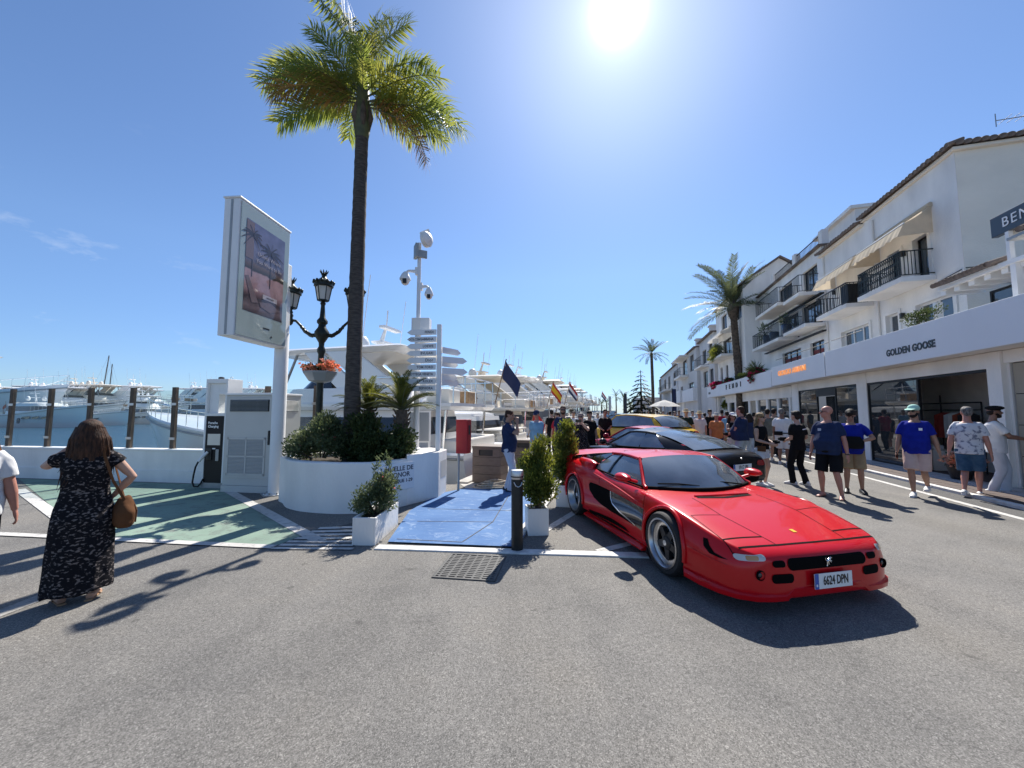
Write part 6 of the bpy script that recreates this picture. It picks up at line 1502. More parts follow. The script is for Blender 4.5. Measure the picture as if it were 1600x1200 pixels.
# ---------------- cars parked behind
def coupe(label, mname, loc, rz, suv=False, plate_txt=None, sc=1.0):
    o = empty('sports_car' if not suv else 'parked_car', loc, rz, label, 'sports car' if not suv else 'car', 'cars parked nose to the quay behind the red one')
    o.scale = (sc,) * 3
    H = .36 if suv else 0.0
    if not suv:
        st = [(.98, .45, .22, .38, .50, .52), (.94, .68, .17, .58, .58, .60), (.7, .88, .15, .76, .66, .68), (.3, .95, .15, .80, .78, .76), (0, .97, .16, .81, .83, .79), (-.5, .95, .16, .82, .84, .87), (-1.2, .93, .16, .83, .86, .90), (-2.0, .95, .17, .84, .90, .92), (-2.5, .985, .18, .84, .94, .94), (-2.85, .98, .20, .82, .95, .96), (-3.2, .94, .25, .78, .92, .96), (-3.48, .86, .32, .70, .86, .92), (-3.55, .74, .42, .60, .78, .84)]
        wb, wr_, wells, z0, zr = 2.65, .345, .365, .88, 1.29
        base = pc(-.62, -.38, .76, .88, .90); head = pc(-1.28, -1.15, .58, 1.24, 1.285); rear = pc(-1.95, -2.0, .57, 1.23, 1.275); eng = pc(-3.10, -3.20, .66, .955, .985)
        low = [(-.64, .80, .885), (-1.3, .85, .90), (-1.8, .85, .915), (-2.5, .80, .945)]; top = [(-1.27, .60, 1.225), (-1.5, .605, 1.245), (-1.8, .60, 1.24), (-2.05, .585, 1.215)]
    else:
        st = [(.95, .55, .34, .48, .78, .80), (.90, .80, .28, .70, .90, .92), (.6, .95, .26, .82, .98, 1.0), (.2, .99, .26, .84, 1.02, 1.05), (-.4, .98, .26, .84, 1.06, 1.12), (-1.2, .97, .26, .85, 1.09, 1.14), (-2.2, .98, .26, .86, 1.12, 1.16), (-3.0, 1.01, .27, .86, 1.15, 1.18), (-3.5, .98, .30, .82, 1.14, 1.17), (-3.85, .90, .38, .76, 1.04, 1.08), (-3.95, .78, .48, .66, .92, .96)]
        wb, wr_, wells, z0, zr = 3.0, .41, .43, 1.10, 1.64
        base = pc(-.55, -.30, .80, 1.10, 1.12); head = pc(-1.15, -1.05, .66, 1.56, 1.62); rear = pc(-3.1, -3.15, .62, 1.50, 1.56); eng = pc(-3.62, -3.72, .70, 1.15, 1.18)
        low = [(-.58, .83, 1.10), (-1.4, .87, 1.12), (-2.3, .87, 1.145), (-3.35, .80, 1.19)]; top = [(-1.14, .67, 1.545), (-1.7, .69, 1.585), (-2.3, .68, 1.57), (-3.0, .64, 1.50)]
    bd, tr = car_body(o, st, mname, [(0, wr_, .62), (-wb, wr_, .62)], wells)
    for x in (0, -wb):
        for s in (1, -1): wheel(o, x, s * .85, wr_, wr_, .25, wr_ * .78, 8, .04, .022)
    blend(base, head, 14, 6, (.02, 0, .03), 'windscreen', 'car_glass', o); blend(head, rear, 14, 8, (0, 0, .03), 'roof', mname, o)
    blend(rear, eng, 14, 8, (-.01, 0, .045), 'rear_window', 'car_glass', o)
    for s in (1, -1):
        F = lambda L_: [(x, s * y, z) for x, y, z in L_]
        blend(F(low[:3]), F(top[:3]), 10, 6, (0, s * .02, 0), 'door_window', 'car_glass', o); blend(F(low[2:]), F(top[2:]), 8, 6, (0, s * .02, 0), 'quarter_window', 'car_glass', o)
        blend([F(low)[3], (eng[0][0] - .05, s * eng[0][1] * 1.05, eng[0][2] - .01)], [F(top)[3], (rear[0][0], s * rear[0][1], rear[0][2])], 6, 6, (0, s * .02, .02), 'rear_pillar', mname, o)
        pil = [Vector(F(low)[0]), Vector(F(low)[0]).lerp(Vector(F(top)[0]), .5) + Vector((0, s * .02, 0)), Vector(F(top)[0])]
        MB().tube(pil, [(.03, .03)] * 3, 8).build('pillar', mname, o, smooth=60)
        MB().tube(F(top) + [(rear[0][0], s * rear[0][1], rear[0][2])], .026, 8).build('roof_rail', mname, o, smooth=60)
        MB().tube(F(low), .012, 6).build('window_seal', 'void_black', o)
        MB().tube([Vector(F(low)[2]), Vector(F(top)[2])], [(.01, .03)] * 2, 6).build('door_post', 'gloss_black', o)
        mi = MB().tube([(-.72, s * .86, z0 + .04), (-.72, s * .93, z0 + .06)], .02, 6).build('mirror_arm', mname, o)
        MB().ball((-.74, s * 1.0, z0 + .10), (.06, .11, .07), 12, 8).build('mirror_housing', mname, mi, smooth=60)
        seam(tr, [(-.55, z0 - .55), (-.50, z0 - .2), (-.55, z0 - .04)], 'side', .008, 'void_black', 'door_gap', o, s); seam(tr, [(-1.85, z0 - .50), (-1.9, z0 - .2), (-1.85, z0 + .0)], 'side', .008, 'void_black', 'door_gap', o, s)
        if suv: seam(tr, [(-1.0, .42), (-2.4, .42)], 'side', .10, 'gloss_black', 'sill_trim', o, s)
        patch(tr, rrect(s * .60, z0 - .17 if not suv else z0 - .12, .22, .10, .045), 'rear', .006, 'lamp_red', 'tail_lamp', o, cell=.04)
        patch(tr, rrect(s * .62, z0 - .28, .24, .07, .03), 'front', .006, 'lamp_clear', 'headlamp', o, cell=.04)
    patch(tr, rrect(0, .40 + H, 1.1, .14, .05), 'rear', .005, 'void_black', 'rear_diffuser', o)
    patch(tr, rrect(0, .36 + H * .8, .9, .16, .06), 'front', .005, 'void_black', 'grille', o)
    if plate_txt: plate(o, plate_txt, (-3.60, 0, .66), (0, -1, 0), .50, .115, ts=.10); MB().tube([(-3.575, -.01, .80), (-3.58, .01, .835)], .012, 6).build('badge', 'chrome', o)
    return o
RZB = math.atan2(.91, -.41)
def park(o, cx, cy, L): o.location = Vector((cx, cy, 0)) + Vector((math.cos(RZB), math.sin(RZB), 0)) * (L / 2)
b1 = coupe('black coupe seen from behind with a white number plate', 'black_car_paint', (0, 0, 0), RZB, plate_txt='1917 JBL'); park(b1, 3.36, 9.35, 2.6)
b2 = coupe('dark red sports car parked between the black coupe and the yellow one', 'dark_red_car_paint', (0, 0, 0), RZB, sc=.97); park(b2, 4.15, 12.3, 2.6)
b3 = coupe('yellow sport utility car parked beyond the red and black ones', 'yellow_car_paint', (0, 0, 0), RZB, suv=True); park(b3, 5.0, 15.6, 3.0)
b4 = coupe('dark grey sport utility car behind the yellow one', 'dark_car_paint', (0, 0, 0), RZB, suv=True); park(b4, 5.7, 19.2, 3.0)
# ------------------------------------------------------------------ people (local: facing +y, right hand towards +x)
def cloth(name, c, c2=None, var=0.18, vs=9.0, **k): return mat(name, c, rough=0.92, spec=0.15, var=var, color2=c2, vscale=vs, bump=0.25, bscale=14, **k)
for nm, c in (('skin_light', (0.50, 0.29, 0.205)), ('skin_tan', (0.38, 0.205, 0.135)), ('skin_red', (0.48, 0.22, 0.16)), ('skin_brown', (0.25, 0.125, 0.08))): mat(nm, c, rough=0.5, var=0.12, vscale=11)
for nm, c in (('hair_dark', (0.018, 0.012, 0.010)), ('hair_brown', (0.060, 0.026, 0.013)), ('hair_blonde', (0.30, 0.19, 0.09)), ('hair_grey', (0.20, 0.19, 0.18)), ('hair_ginger', (0.28, 0.13, 0.06))): mat(nm, c, rough=0.6, spec=.25, var=0.7, vscale=22, bump=0.6, bscale=40, stretch=(3, 3, .6))
cloth('tee_navy', (0.022, 0.035, 0.085)); cloth('tee_royal', (0.012, 0.022, 0.26)); cloth('tee_black', (0.010, 0.010, 0.011)); cloth('tee_white', (0.70, 0.70, 0.70), var=.06); cloth('tee_sky', (0.19, 0.36, 0.52)); cloth('tee_red', (0.38, 0.02, 0.04)); cloth('tee_green', (0.018, 0.03, 0.022)); cloth('tee_orange', (0.56, 0.19, 0.07)); cloth('tee_grey', (0.12, 0.13, 0.12)); cloth('tee_pinkwhite', (0.66, 0.58, 0.58), var=.06)
cloth('pants_white', (0.62, 0.63, 0.66), var=.07); cloth('pants_pale', (0.50, 0.53, 0.60), var=.08); cloth('pants_black', (0.010, 0.010, 0.012)); cloth('shorts_khaki', (0.36, 0.25, 0.14)); cloth('shorts_pink', (0.62, 0.44, 0.38), var=.08); cloth('shorts_denim', (0.03, 0.075, 0.14), c2=(0.06, 0.12, 0.2)); cloth('jeans_pale', (0.36, 0.46, 0.55)); cloth('shorts_cream', (0.55, 0.51, 0.45))
cloth('cap_mint', (0.42, 0.66, 0.56), var=.06); cloth('hat_straw', (0.55, 0.44, 0.28)); cloth('bag_brown', (0.13, 0.058, 0.026), vs=5); cloth('bag_black', (0.012, 0.012, 0.013))
mat('dress_floral', (0.009, 0.009, 0.012), rough=.9, color2=(0.17, 0.145, 0.135), vscale=33, detail=2, vlo=.37, vhi=.45, bump=.2, bscale=14, stretch=(1, 1, 1.7), spec=.15)
mat('print_tee', (0.62, 0.62, 0.64), rough=.9, color2=(0.20, 0.21, 0.27), vscale=15, detail=4, vlo=.36, vhi=.47, spec=.15)
mat('print_shorts', (0.03, 0.03, 0.035), rough=.9, color2=(0.25, 0.25, 0.25), vscale=24, detail=2, vlo=.38, vhi=.44, spec=.15)
mat('sole_white', (0.70, 0.69, 0.67), rough=.6); mat('shoe_black', (0.014, 0.014, 0.015), rough=.5); mat('shoe_tan', (0.34, 0.20, 0.11), rough=.6)
mat('lens_black', (0.006, 0.006, 0.007), rough=.08, coat=.5); mat('eye_dark', (0.02, 0.014, 0.012), rough=.2); mat('lip', (0.33, 0.13, 0.11), rough=.5)

def ik(a, t, l1, l2, pole):
    a, t, pole = Vector(a), Vector(t), Vector(pole); d = t - a; L = min(d.length, (l1 + l2) * .998); d = d.normalized(); t = a + d * L
    c = (l1 * l1 + L * L - l2 * l2) / (2 * l1 * L); c = max(-1, min(1, c)); p = (pole - d * pole.dot(d))
    if p.length < 1e-6: p = Vector((0, 1, 0)) - d * d.y
    return a + d * (l1 * c) + p.normalized() * (l1 * math.sqrt(1 - c * c)), t
def melt(mb, name, mname, vox, sm=5, wrinkle=0.0, seed=0, parent=None, ang=180):
    """fuse overlapping volumes into one continuous skin"""
    o = mb.build(name, mname)
    r = o.modifiers.new('fuse', 'REMESH'); r.mode = 'VOXEL'; r.voxel_size = vox
    s_ = o.modifiers.new('soft', 'SMOOTH'); s_.iterations = sm; s_.factor = .5
    bake(o); me = o.data
    if wrinkle:
        me.update(); off = Vector((seed * 3.1, seed * 1.7, seed * .9)); co = [v.co + v.normal * (wrinkle * (noise.noise(Vector((v.co.x * 9, v.co.y * 9, v.co.z * 5)) + off) + .6 * noise.noise(Vector((v.co.x * 17 + v.co.z * 9, v.co.y * 17, v.co.z * 8)) + off))) for v in me.vertices]
        for v, c in zip(me.vertices, co): v.co = c
    if not me.materials: me.materials.append(M[mname])
    me.polygons.foreach_set('use_smooth', [True] * len(me.polygons)); me.update()
    if parent: o.parent = parent
    return o
TORSO = [(.86, .150, .110), (.92, .172, .128), (1.0, .165, .122), (1.09, .152, .112), (1.20, .165, .120), (1.32, .182, .128), (1.41, .172, .112), (1.455, .125, .088), (1.49, .066, .066)]
def person(label, loc, yaw, h=1.75, w=1.0, belly=0.0, skin='skin_light', hair=('short', 'hair_dark'), shirt=('tee', 'tee_black'), legs=('shorts', 'pants_black'), shoes='sole_white', hat=None, glasses=False, beard=None,
           lh=(-.24, .05, .82), rh=(.24, .05, .82), lf=(-.10, 0, 0), rf=(.10, 0, 0), head=(0, 0), lean=0.0, vox=.013, fingers=True, extras=(), seed=0, sex='m', lpole=(-.5, -1, 0), rpole=(.5, -1, 0), group='people on the waterfront street'):
    rnd = random.Random(seed); s = h / 1.78
    LN = lambda z: lean * max(0, z - .92)          # forward lean of the trunk
    sh = .172 * (.62 + .38 * w) * (1 if sex == 'm' else .90); hipx = .092 * (.6 + .4 * w)
    tors = []
    for z, rx, ry in TORSO:
        f = (.35 + .65 * w if z < 1.15 else .5 + .5 * w) if z < 1.46 else (.75 + .25 * w)
        if sex == 'f': rx *= 1.06 if z < 1.0 else (.90 if 1.05 < z < 1.42 else .92); 
        bb = belly * math.exp(-((z - 1.08) / .13) ** 2)
        tors.append((z, rx * f + bb * .35, ry * f + bb * .6, bb * .75))
    SL, SR = Vector((-sh, LN(1.42), 1.425)), Vector((sh, LN(1.42), 1.425))
    EL, HL = ik(SL, lh, .30, .27, lpole); ER, HR = ik(SR, rh, .30, .27, rpole)
    hL, hR = Vector((-hipx, 0, .91)), Vector((hipx, 0, .91)); aL, aR = Vector((lf[0], lf[1], lf[2] + .085)), Vector((rf[0], rf[1], rf[2] + .085))
    KL, aL = ik(hL, aL, .43, .42, (0, 1, 0)); KR, aR = ik(hR, aR, .43, .42, (0, 1, 0))
    sk = MB()
    sk.tube([(0, LN(z) + yo, z) for z, rx, ry, yo in tors], [(ry, rx) for z, rx, ry, yo in tors], 18, up=(0, 1, 0))
    hc = Vector((0, LN(1.66) + .025, 1.665)); hrot = Matrix.Rotation(R(head[0]), 3, 'Z') @ Matrix.Rotation(R(head[1]), 3, 'X')
    HP = lambda p: hc + hrot @ (Vector(p) + Vector((0, 0, .03))) - Vector((0, 0, .03))
    sk.tube([(0, LN(1.44) - .005, 1.44), (0, LN(1.52), 1.53), HP((0, .0, -.05))], [.070 * (.7 + .3 * w), .058 * (.7 + .3 * w), .056], 12)
    sk.ball(HP((0, -.012, .035)), (.076, .096, .088), 16, 12, hrot).ball(HP((0, .022, -.035)), (.060, .072, .080), 14, 10, hrot).ball(HP((0, .058, -.082)), (.032, .034, .026), 10, 8, hrot)
    sk.tube([HP((0, .090, .018)), HP((0, .112, -.018)), HP((0, .096, -.03))], [.010, .016, .012], 8)
    for e in (-1, 1): sk.ball(HP((e * .077, -.005, -.004)), (.010, .020, .032), 8, 6, hrot)
    af = .8 + .2 * w if sex == 'm' else .74 + .2 * w
    for S_, E_, H_ in ((SL, EL, HL), (SR, ER, HR)):
        sk.tube([Vector((S_.x * .45, S_.y, 1.44)), Vector((S_.x * .85, S_.y, 1.42)), S_.lerp(E_, .2), S_.lerp(E_, .35), S_.lerp(E_, .8), E_, E_.lerp(H_, .3), E_.lerp(H_, .8), H_], [.03, .048 * af, .056 * af, .053 * af, .042 * af, .041 * af, .043 * af, .029 * af, .026 * af], 12)
    lg = .85 + .2 * (w - .3) if w > 1 else .95
    for P_, K_, A_ in ((hL, KL, aL), (hR, KR, aR)):
        mid = K_.lerp(A_, .32) + Vector((0, -.016, 0))
        sk.tube([P_, P_.lerp(K_, .3), P_.lerp(K_, .8), K_, mid, K_.lerp(A_, .75), A_], [.088 * lg, .082 * lg, .060 * lg, .054 * lg, .056 * lg, .038 * lg, .033], 12)
    # hands: palm, four unequal curled fingers and a thumb leaving the side of the palm
    for side, E_, H_ in ((-1, EL, HL), (1, ER, HR)):
        d = (H_ - E_).normalized(); inw = Vector((-side, 0, 0)); inw = (inw - d * inw.dot(d)).normalized(); fw = d.cross(inw) * side
        pc_ = H_ + d * .052
        sk.tube([H_, H_ + d * .03, H_ + d * .07, H_ + d * .098], [(.017, .026), (.019, .038), (.018, .041), (.012, .037)], 10, up=inw)
        if fingers:
            for q in range(4):
                L_ = (.070, .080, .075, .058)[q]; b0 = H_ + d * .088 + fw * (.030 - q * .020)
                sk.tube([b0 - d * .02, b0 + d * L_ * .42, b0 + d * L_ * .78 + inw * .012, b0 + d * L_ * .95 + inw * .030], [.0105, .010, .0092, .0075], 6)
            t0 = H_ + d * .03 + fw * .026
            sk.tube([t0 - d * .012, t0 + d * .028 + fw * .026 + inw * .008, t0 + d * .06 + fw * .034 + inw * .014], [.014, .0115, .009], 6)
    for K_, A_, f in ((KL, aL, lf), (KR, aR, rf)):
        yw = R(f[3]) if len(f) > 3 else 0; fd = Vector((-math.sin(yw), math.cos(yw), 0))
        sk.tube([A_ - fd * .05 + Vector((0, 0, -.05)), A_ + Vector((0, 0, -.035)) + fd * .02, A_ + fd * .11 + Vector((0, 0, -.06)), A_ + fd * .17 + Vector((0, 0, -.068))], [.034, .042, (.024, .040), (.014, .034)], 10, up=(0, 0, 1))
    sc = Matrix.Diagonal((s, s, s, 1))
    body = melt(sk, 'person', skin, vox * .78 if fingers else vox, 3)
    def finish(o): o.data.transform(sc); return o
    finish(body); body.location = loc; body.rotation_euler = (0, 0, yaw); tag(body, label, 'person', group)
    P_ = lambda mb, name, mn, sm=60: finish(mb.build(name, mn, body, smooth=sm))
    # clothes
    def sleeve(mb, frac, r0, r1):
        for S_, E_, H_ in ((SL, EL, HL), (SR, ER, HR)):
            N0 = Vector((S_.x * .42, S_.y, 1.452)); N1 = Vector((S_.x * .84, S_.y, 1.428)); q0 = S_.lerp(E_, .16) * 1.0
            if frac <= 1: mb.tube([N0, N1, q0, S_.lerp(E_, frac * .6), S_.lerp(E_, frac)], [.042, .064 * af, r0 * .92 * af, r0 * af, r1 * 1.02 * af], 14)
            else: mb.tube([N0, S_.lerp(E_, .5), E_, E_.lerp(H_, frac - 1)], [r0 * af, r0 * .95 * af, r1 * af, r1 * .8 * af], 14)
    kind, mn = shirt
    mb = MB()
    hem = {'tee': .84, 'tank': .90, 'polo': .86, 'dress': .10, 'knee': .48}[kind]
    if kind in ('dress', 'knee'):
        rings = []
        for z, rx, ry, yo in tors[::-1]:
            if z > .86 and z < 1.46: rings.append((z, rx + .016, ry + .016, yo))
        K = 9; skirt = []
        for i in range(1, K + 1):
            t_ = i / K; z = lerp(.90, hem, t_); skirt.append((z, lerp(tors[1][1] + .03, .245 if kind == 'dress' else .23, t_ ** .8), lerp(tors[1][2] + .03, .19, t_ ** .8), 0))
        n = 40; vs = []
        allr = rings + skirt
        for i, (z, rx, ry, yo) in enumerate(allr):
            fo = max(0, (.90 - z)) * .055
            for j in range(n):
                a = 2 * PI * j / n; q = 1 + fo * (math.sin(a * 7 + seed + .6 * math.sin(z * 5)) + .5 * math.sin(a * 11 + 2)) ; vs.append((rx * q * math.cos(a), ry * q * math.sin(a) + LN(z) + yo, z + (.012 * math.sin(a * 5) if i == len(allr) - 1 else 0)))
        mb.add(vs, [(i * n + j, i * n + (j + 1) % n, (i + 1) * n + (j + 1) % n, (i + 1) * n + j) for i in range(len(allr) - 1) for j in range(n)] + [tuple(range(n)), tuple((len(allr) - 1) * n + j for j in range(n))])
        sleeve(mb, .38, .074, .080)
    else:
        lo = [(z, rx, ry, yo) for z, rx, ry, yo in tors if hem + .02 < z < 1.47]
        lo = [(hem, lo[0][1] + .004, lo[0][2] + .006, lo[0][3])] + lo
        mb.tube([(0, LN(z) + yo, z) for z, rx, ry, yo in lo], [(ry + .018, rx + .018) for z, rx, ry, yo in lo], 20, up=(0, 1, 0))
        mb.tube([(0, LN(1.42), 1.43), (0, LN(1.47), 1.475)], [(.095, .14), (.066, .085)], 14, up=(0, 1, 0))
        if kind != 'tank': sleeve(mb, .74 if kind == 'tee' else .68, .068, .069)
        else:
            for S_ in (SL, SR): mb.ball(S_ + Vector((-S_.x * .12, 0, .0)), (.05, .06, .05), 10, 6)
    g_ = melt(mb, {'tee': 'shirt', 'tank': 'vest_top', 'polo': 'polo_shirt', 'dress': 'dress', 'knee': 'dress'}[kind], mn, vox, 4, .010 if kind not in ('dress', 'knee') else .005, seed, body); finish(g_)
    if kind == 'polo':
        cl_ = MB().tube([(.07 * math.cos(a), LN(1.48) + .066 * math.sin(a), 1.487 + .012 * math.sin(a) * -1) for a in [2 * PI * k / 16 for k in range(17)]], [(.022, .008)] * 17, 6, cap=False, up=(0, 0, 1)); P_(cl_, 'collar', mn)
    if legs:
        kind2, mn2 = legs
        fr = {'shorts': .95, 'short': .62, 'bermuda': 1.12, 'trousers': 2.0}[kind2]; lo_ = 1.06 if kind != 'tank' else 1.0
        pm = MB(); tl = [(z, rx, ry, yo) for z, rx, ry, yo in tors if .85 < z < lo_]
        pm.tube([(0, yo, z) for z, rx, ry, yo in tl], [(ry + .003, rx + .003) for z, rx, ry, yo in tl], 18, up=(0, 1, 0))
        lo2 = (1.12 if kind2 == 'trousers' else 1.16) * lg
        for Pp, K_, A_ in ((hL, KL, aL), (hR, KR, aR)):
            Pp = Pp + Vector((0, 0, .03))
            if fr <= 1: pm.tube([Pp, Pp.lerp(K_, fr * .5), Pp.lerp(K_, fr)], [.098 * lo2, .094 * lo2, .090 * lo2], 14)
            elif fr < 2: pm.tube([Pp, Pp.lerp(K_, .5), K_, K_.lerp(A_, fr - 1)], [.098 * lo2, .092 * lo2, .082 * lo2, .084 * lo2], 14)
            else: pm.tube([Pp, Pp.lerp(K_, .5), K_, K_.lerp(A_, .5), A_ + Vector((0, -.005, -.045))], [.096 * lo2, .084 * lo2, .070 * lo2, .066 * lo2, .066 * lo2], 14)
        finish(melt(pm, 'trousers' if kind2 == 'trousers' else 'shorts', mn2, vox, 4, .009, seed + 5, body))
    if shoes:
        for K_, A_, f in ((KL, aL, lf), (KR, aR, rf)):
            yw = R(f[3]) if len(f) > 3 else 0; fd = Vector((-math.sin(yw), math.cos(yw), 0)); b0 = A_ + Vector((0, 0, -.085))
            if shoes in ('sandal', 'flipflop'):
                sm_ = MB().tube([b0 - fd * .085 + Vector((0, 0, .008)), b0 + fd * .02 + Vector((0, 0, .008)), b0 + fd * .12 + Vector((0, 0, .006)), b0 + fd * .19 + Vector((0, 0, .006))], [(.009, .032), (.009, .036), (.008, .046), (.006, .028)], 10, up=(0, 0, 1))
                sm_.tube([b0 + fd * .07 + Vector((-.05 * math.cos(yw), 0, .012)), b0 + fd * .09 + Vector((0, 0, .062)), b0 + fd * .07 + Vector((.05 * math.cos(yw), 0, .012))], .009, 6)
                P_(sm_, 'sandal', 'shoe_tan' if shoes == 'sandal' else 'shoe_black')
            else:
                sm_ = MB().tube([b0 - fd * .095 + Vector((0, 0, .04)), b0 - fd * .05 + Vector((0, 0, .055)), b0 + fd * .04 + Vector((0, 0, .052)), b0 + fd * .13 + Vector((0, 0, .036)), b0 + fd * .20 + Vector((0, 0, .026))], [(.034, .032), (.052, .042), (.05, .045), (.036, .05), (.02, .034)], 12, up=(0, 0, 1))
                so = P_(sm_, 'shoe', shoes)
                P_(MB().tube([b0 - fd * .10 + Vector((0, 0, .012)), b0 + fd * .05 + Vector((0, 0, .012)), b0 + fd * .14 + Vector((0, 0, .012)), b0 + fd * .208 + Vector((0, 0, .014))], [(.012, .036), (.012, .046), (.012, .052), (.011, .032)], 12, up=(0, 0, 1)), 'sole', 'sole_white' if shoes != 'shoe_black' else 'shoe_black').parent = body
    # hair, hats, faces
    if hair:
        hk, hm = hair; hb = MB()
        if hk == 'short': hb.ball(HP((0, -.022, .050)), (.083, .098, .084), 16, 10, hrot).ball(HP((0, -.055, .0)), (.074, .060, .075), 12, 8, hrot)
        elif hk == 'thick': hb.ball(HP((0, -.018, .062)), (.090, .106, .085), 16, 10, hrot).ball(HP((0, .045, .095)), (.062, .05, .035), 12, 8, hrot).ball(HP((0, -.06, .0)), (.080, .062, .082), 12, 8, hrot)
        elif hk == 'fringe': hb.ball(HP((0, -.050, .0)), (.076, .058, .06), 12, 8, hrot).ball(HP((0, -.03, .01)), (.083, .075, .05), 12, 8, hrot)
        elif hk in ('long', 'mid'):
            dn = .40 if hk == 'long' else .17
            hb.ball(HP((0, -.025, .048)), (.092, .108, .090), 16, 10, hrot).ball(HP((0, -.065, -.03)), (.096, .072, .11), 14, 10, hrot)
            for q in range(11):
                a = R(198 + q * 14.4); p = Vector((.088 * math.cos(a), .085 * math.sin(a) - .015, 0)); w_ = rnd.uniform(-.02, .02)
                hb.tube([HP((p.x * .9, p.y, .03)), HP((p.x * 1.25 + w_ * .3, p.y * 1.1, -.06)), HP((p.x * 1.35 + w_, p.y * 1.15 - .01, -.12 - dn * .4)), HP((p.x * 1.2 - w_, p.y * 1.1 - .02, -.10 - dn * rnd.uniform(.8, 1.1)))], [.03, .036, .034, .012], 8)
        finish(melt(hb, 'hair', hm, max(.009, vox * .8), 2, .008, seed + 9, body))
        if hk in ('long', 'mid'):
            st = MB()
            for q in range(110 if hk == 'long' else 50):
                a = R(rnd.uniform(185, 355)); p = Vector((.10 * math.cos(a), .10 * math.sin(a) - .012, 0)); L_ = rnd.uniform(.6, 1.15); w1, w2 = rnd.uniform(-.045, .045), rnd.uniform(-.075, .075)
                st.tube([HP((p.x, p.y, rnd.uniform(.0, .06))), HP((p.x * 1.3 + w1 * .4, p.y * 1.12, -.07)), HP((p.x * 1.38 + w1, p.y * 1.2, -.12 - dn * .4 * L_)), HP((p.x * 1.3 + w2, p.y * 1.15 - .01, -.12 - dn * L_))], [.007, .013, .010, .001], 5)
            lo_ = P_(st, 'hair_locks', hm); lo_['kind'] = 'stuff'
    if hat:
        hk, hm = hat
        if hk == 'cap':
            P_(MB().ball(HP((0, -.008, .072)), (.090, .106, .080), 16, 10, hrot).tube([HP((0, .075, .060)), HP((0, .13, .052)), HP((0, .175, .036))], [(.012, .082), (.008, .080), (.004, .05)], 12, up=(0, 0, 1)), 'cap', hm)
        elif hk == 'brim': P_(MB().lathe([(0, .145), (.06, .14), (.088, .10), (.092, .045), (.17, .03), (.172, .036), (.10, .052)], 20, cap=False, mtx=Matrix.Translation(hc) @ hrot.to_4x4()), 'hat', hm)
        elif hk == 'beret': P_(MB().ball(HP((0, .01, .088)), (.112, .135, .050), 16, 10, hrot).ball(HP((0, -.005, .058)), (.085, .10, .05), 14, 8, hrot), 'beret', hm)
    for e in (-1, 1):
        P_(MB().ball(HP((e * .030, .078, .012)), (.013, .010, .009), 8, 6, hrot), 'eye', 'eye_dark'); P_(MB().tube([HP((e * .014, .092, .034)), HP((e * .032, .090, .038)), HP((e * .050, .074, .032))], .0045, 5), 'brow', hair[1] if hair else 'hair_brown')
    P_(MB().tube([HP((-.022, .086, -.060)), HP((0, .094, -.058)), HP((.022, .086, -.060))], [.003, .006, .003], 6), 'mouth', 'lip')
    if glasses:
        gm = MB()
        for e in (-1, 1): gm.ball(HP((e * .034, .090, .012)), (.027, .008, .020), 12, 8, hrot).tube([HP((e * .058, .085, .016)), HP((e * .080, .02, .014))], .004, 5)
        gm.tube([HP((-.01, .098, .016)), HP((.01, .098, .016))], .004, 5); P_(gm, 'sunglasses', 'lens_black')
    if beard: P_(MB().ball(HP((0, .045, -.078)), (.052, .052, .045), 14, 10, hrot).tube([HP((-.064, .02, -.03)), HP((-.05, .05, -.07)), HP((0, .075, -.092)), HP((.05, .05, -.07)), HP((.064, .02, -.03))], .022, 8), 'beard', beard)
    ctx = dict(HL=HL * s, HR=HR * s, EL=EL * s, ER=ER * s, SL=SL * s, SR=SR * s, s=s, body=body, P=P_, HP=lambda p: HP(p) * s)
    for fn in extras: fn(ctx)
    return body
def carried(c, name, mb, mn, label, cat, sm=60):
    """a held thing stays a thing of its own, placed in the world"""
    o = mb.build(name, mn, smooth=sm); o.location = c['body'].location; o.rotation_euler = c['body'].rotation_euler
    return tag(o, label, cat)
def face_to(p, q): d = Vector(q) - Vector(p); return math.atan2(d.y, d.x) - PI / 2
CAMP = Vector((0, 0, 0))
def spot(px, py): return G(px, py)
def toward(p, deg): return face_to(p, CAMP) + R(deg)          # facing the viewer, turned by deg counter-clockwise
# --- the woman in the long dress, seen from behind
p = spot(120, 938)
def bagfn(c):
    b = empty('handbag', c['body'].location, c['body'].rotation_euler.z, 'brown leather shoulder bag hanging at the hip of the woman in the long dress', 'handbag')
    b.rotation_euler = c['body'].rotation_euler
    m_ = MB(); x0 = .235; 
    m_.tube([(x0 + .02, -.03, .60), (x0 + .025, -.03, .64), (x0 + .03, -.03, .74), (x0 + .02, -.03, .84), (x0 + .015, -.03, .88)], [(.05, .10), (.078, .135), (.082, .14), (.058, .09), (.04, .06)], 18, up=(1, 0, 0))
    o = melt(m_, 'bag', 'bag_brown', .011, 3, .012, 3); o.parent = b
    st = MB().tube([(x0 + .02, -.10, .86), (.17, -.10, 1.05), (.10, -.09, 1.30), (.115, -.03, 1.445), (.13, .06, 1.40), (.17, .08, 1.2), (x0 + .02, .04, .86)], [(.004, .012)] * 7, 6); st.build('strap', 'bag_brown', b, smooth=60)
    for k in range(5): MB().tube([(x0 + .105, -.11 + k * .05, .64), (x0 + .11, -.09 + k * .04, .74), (x0 + .075, -.06 + k * .015, .84)], .006, 5).build('pleat', 'bag_brown', b, smooth=60)
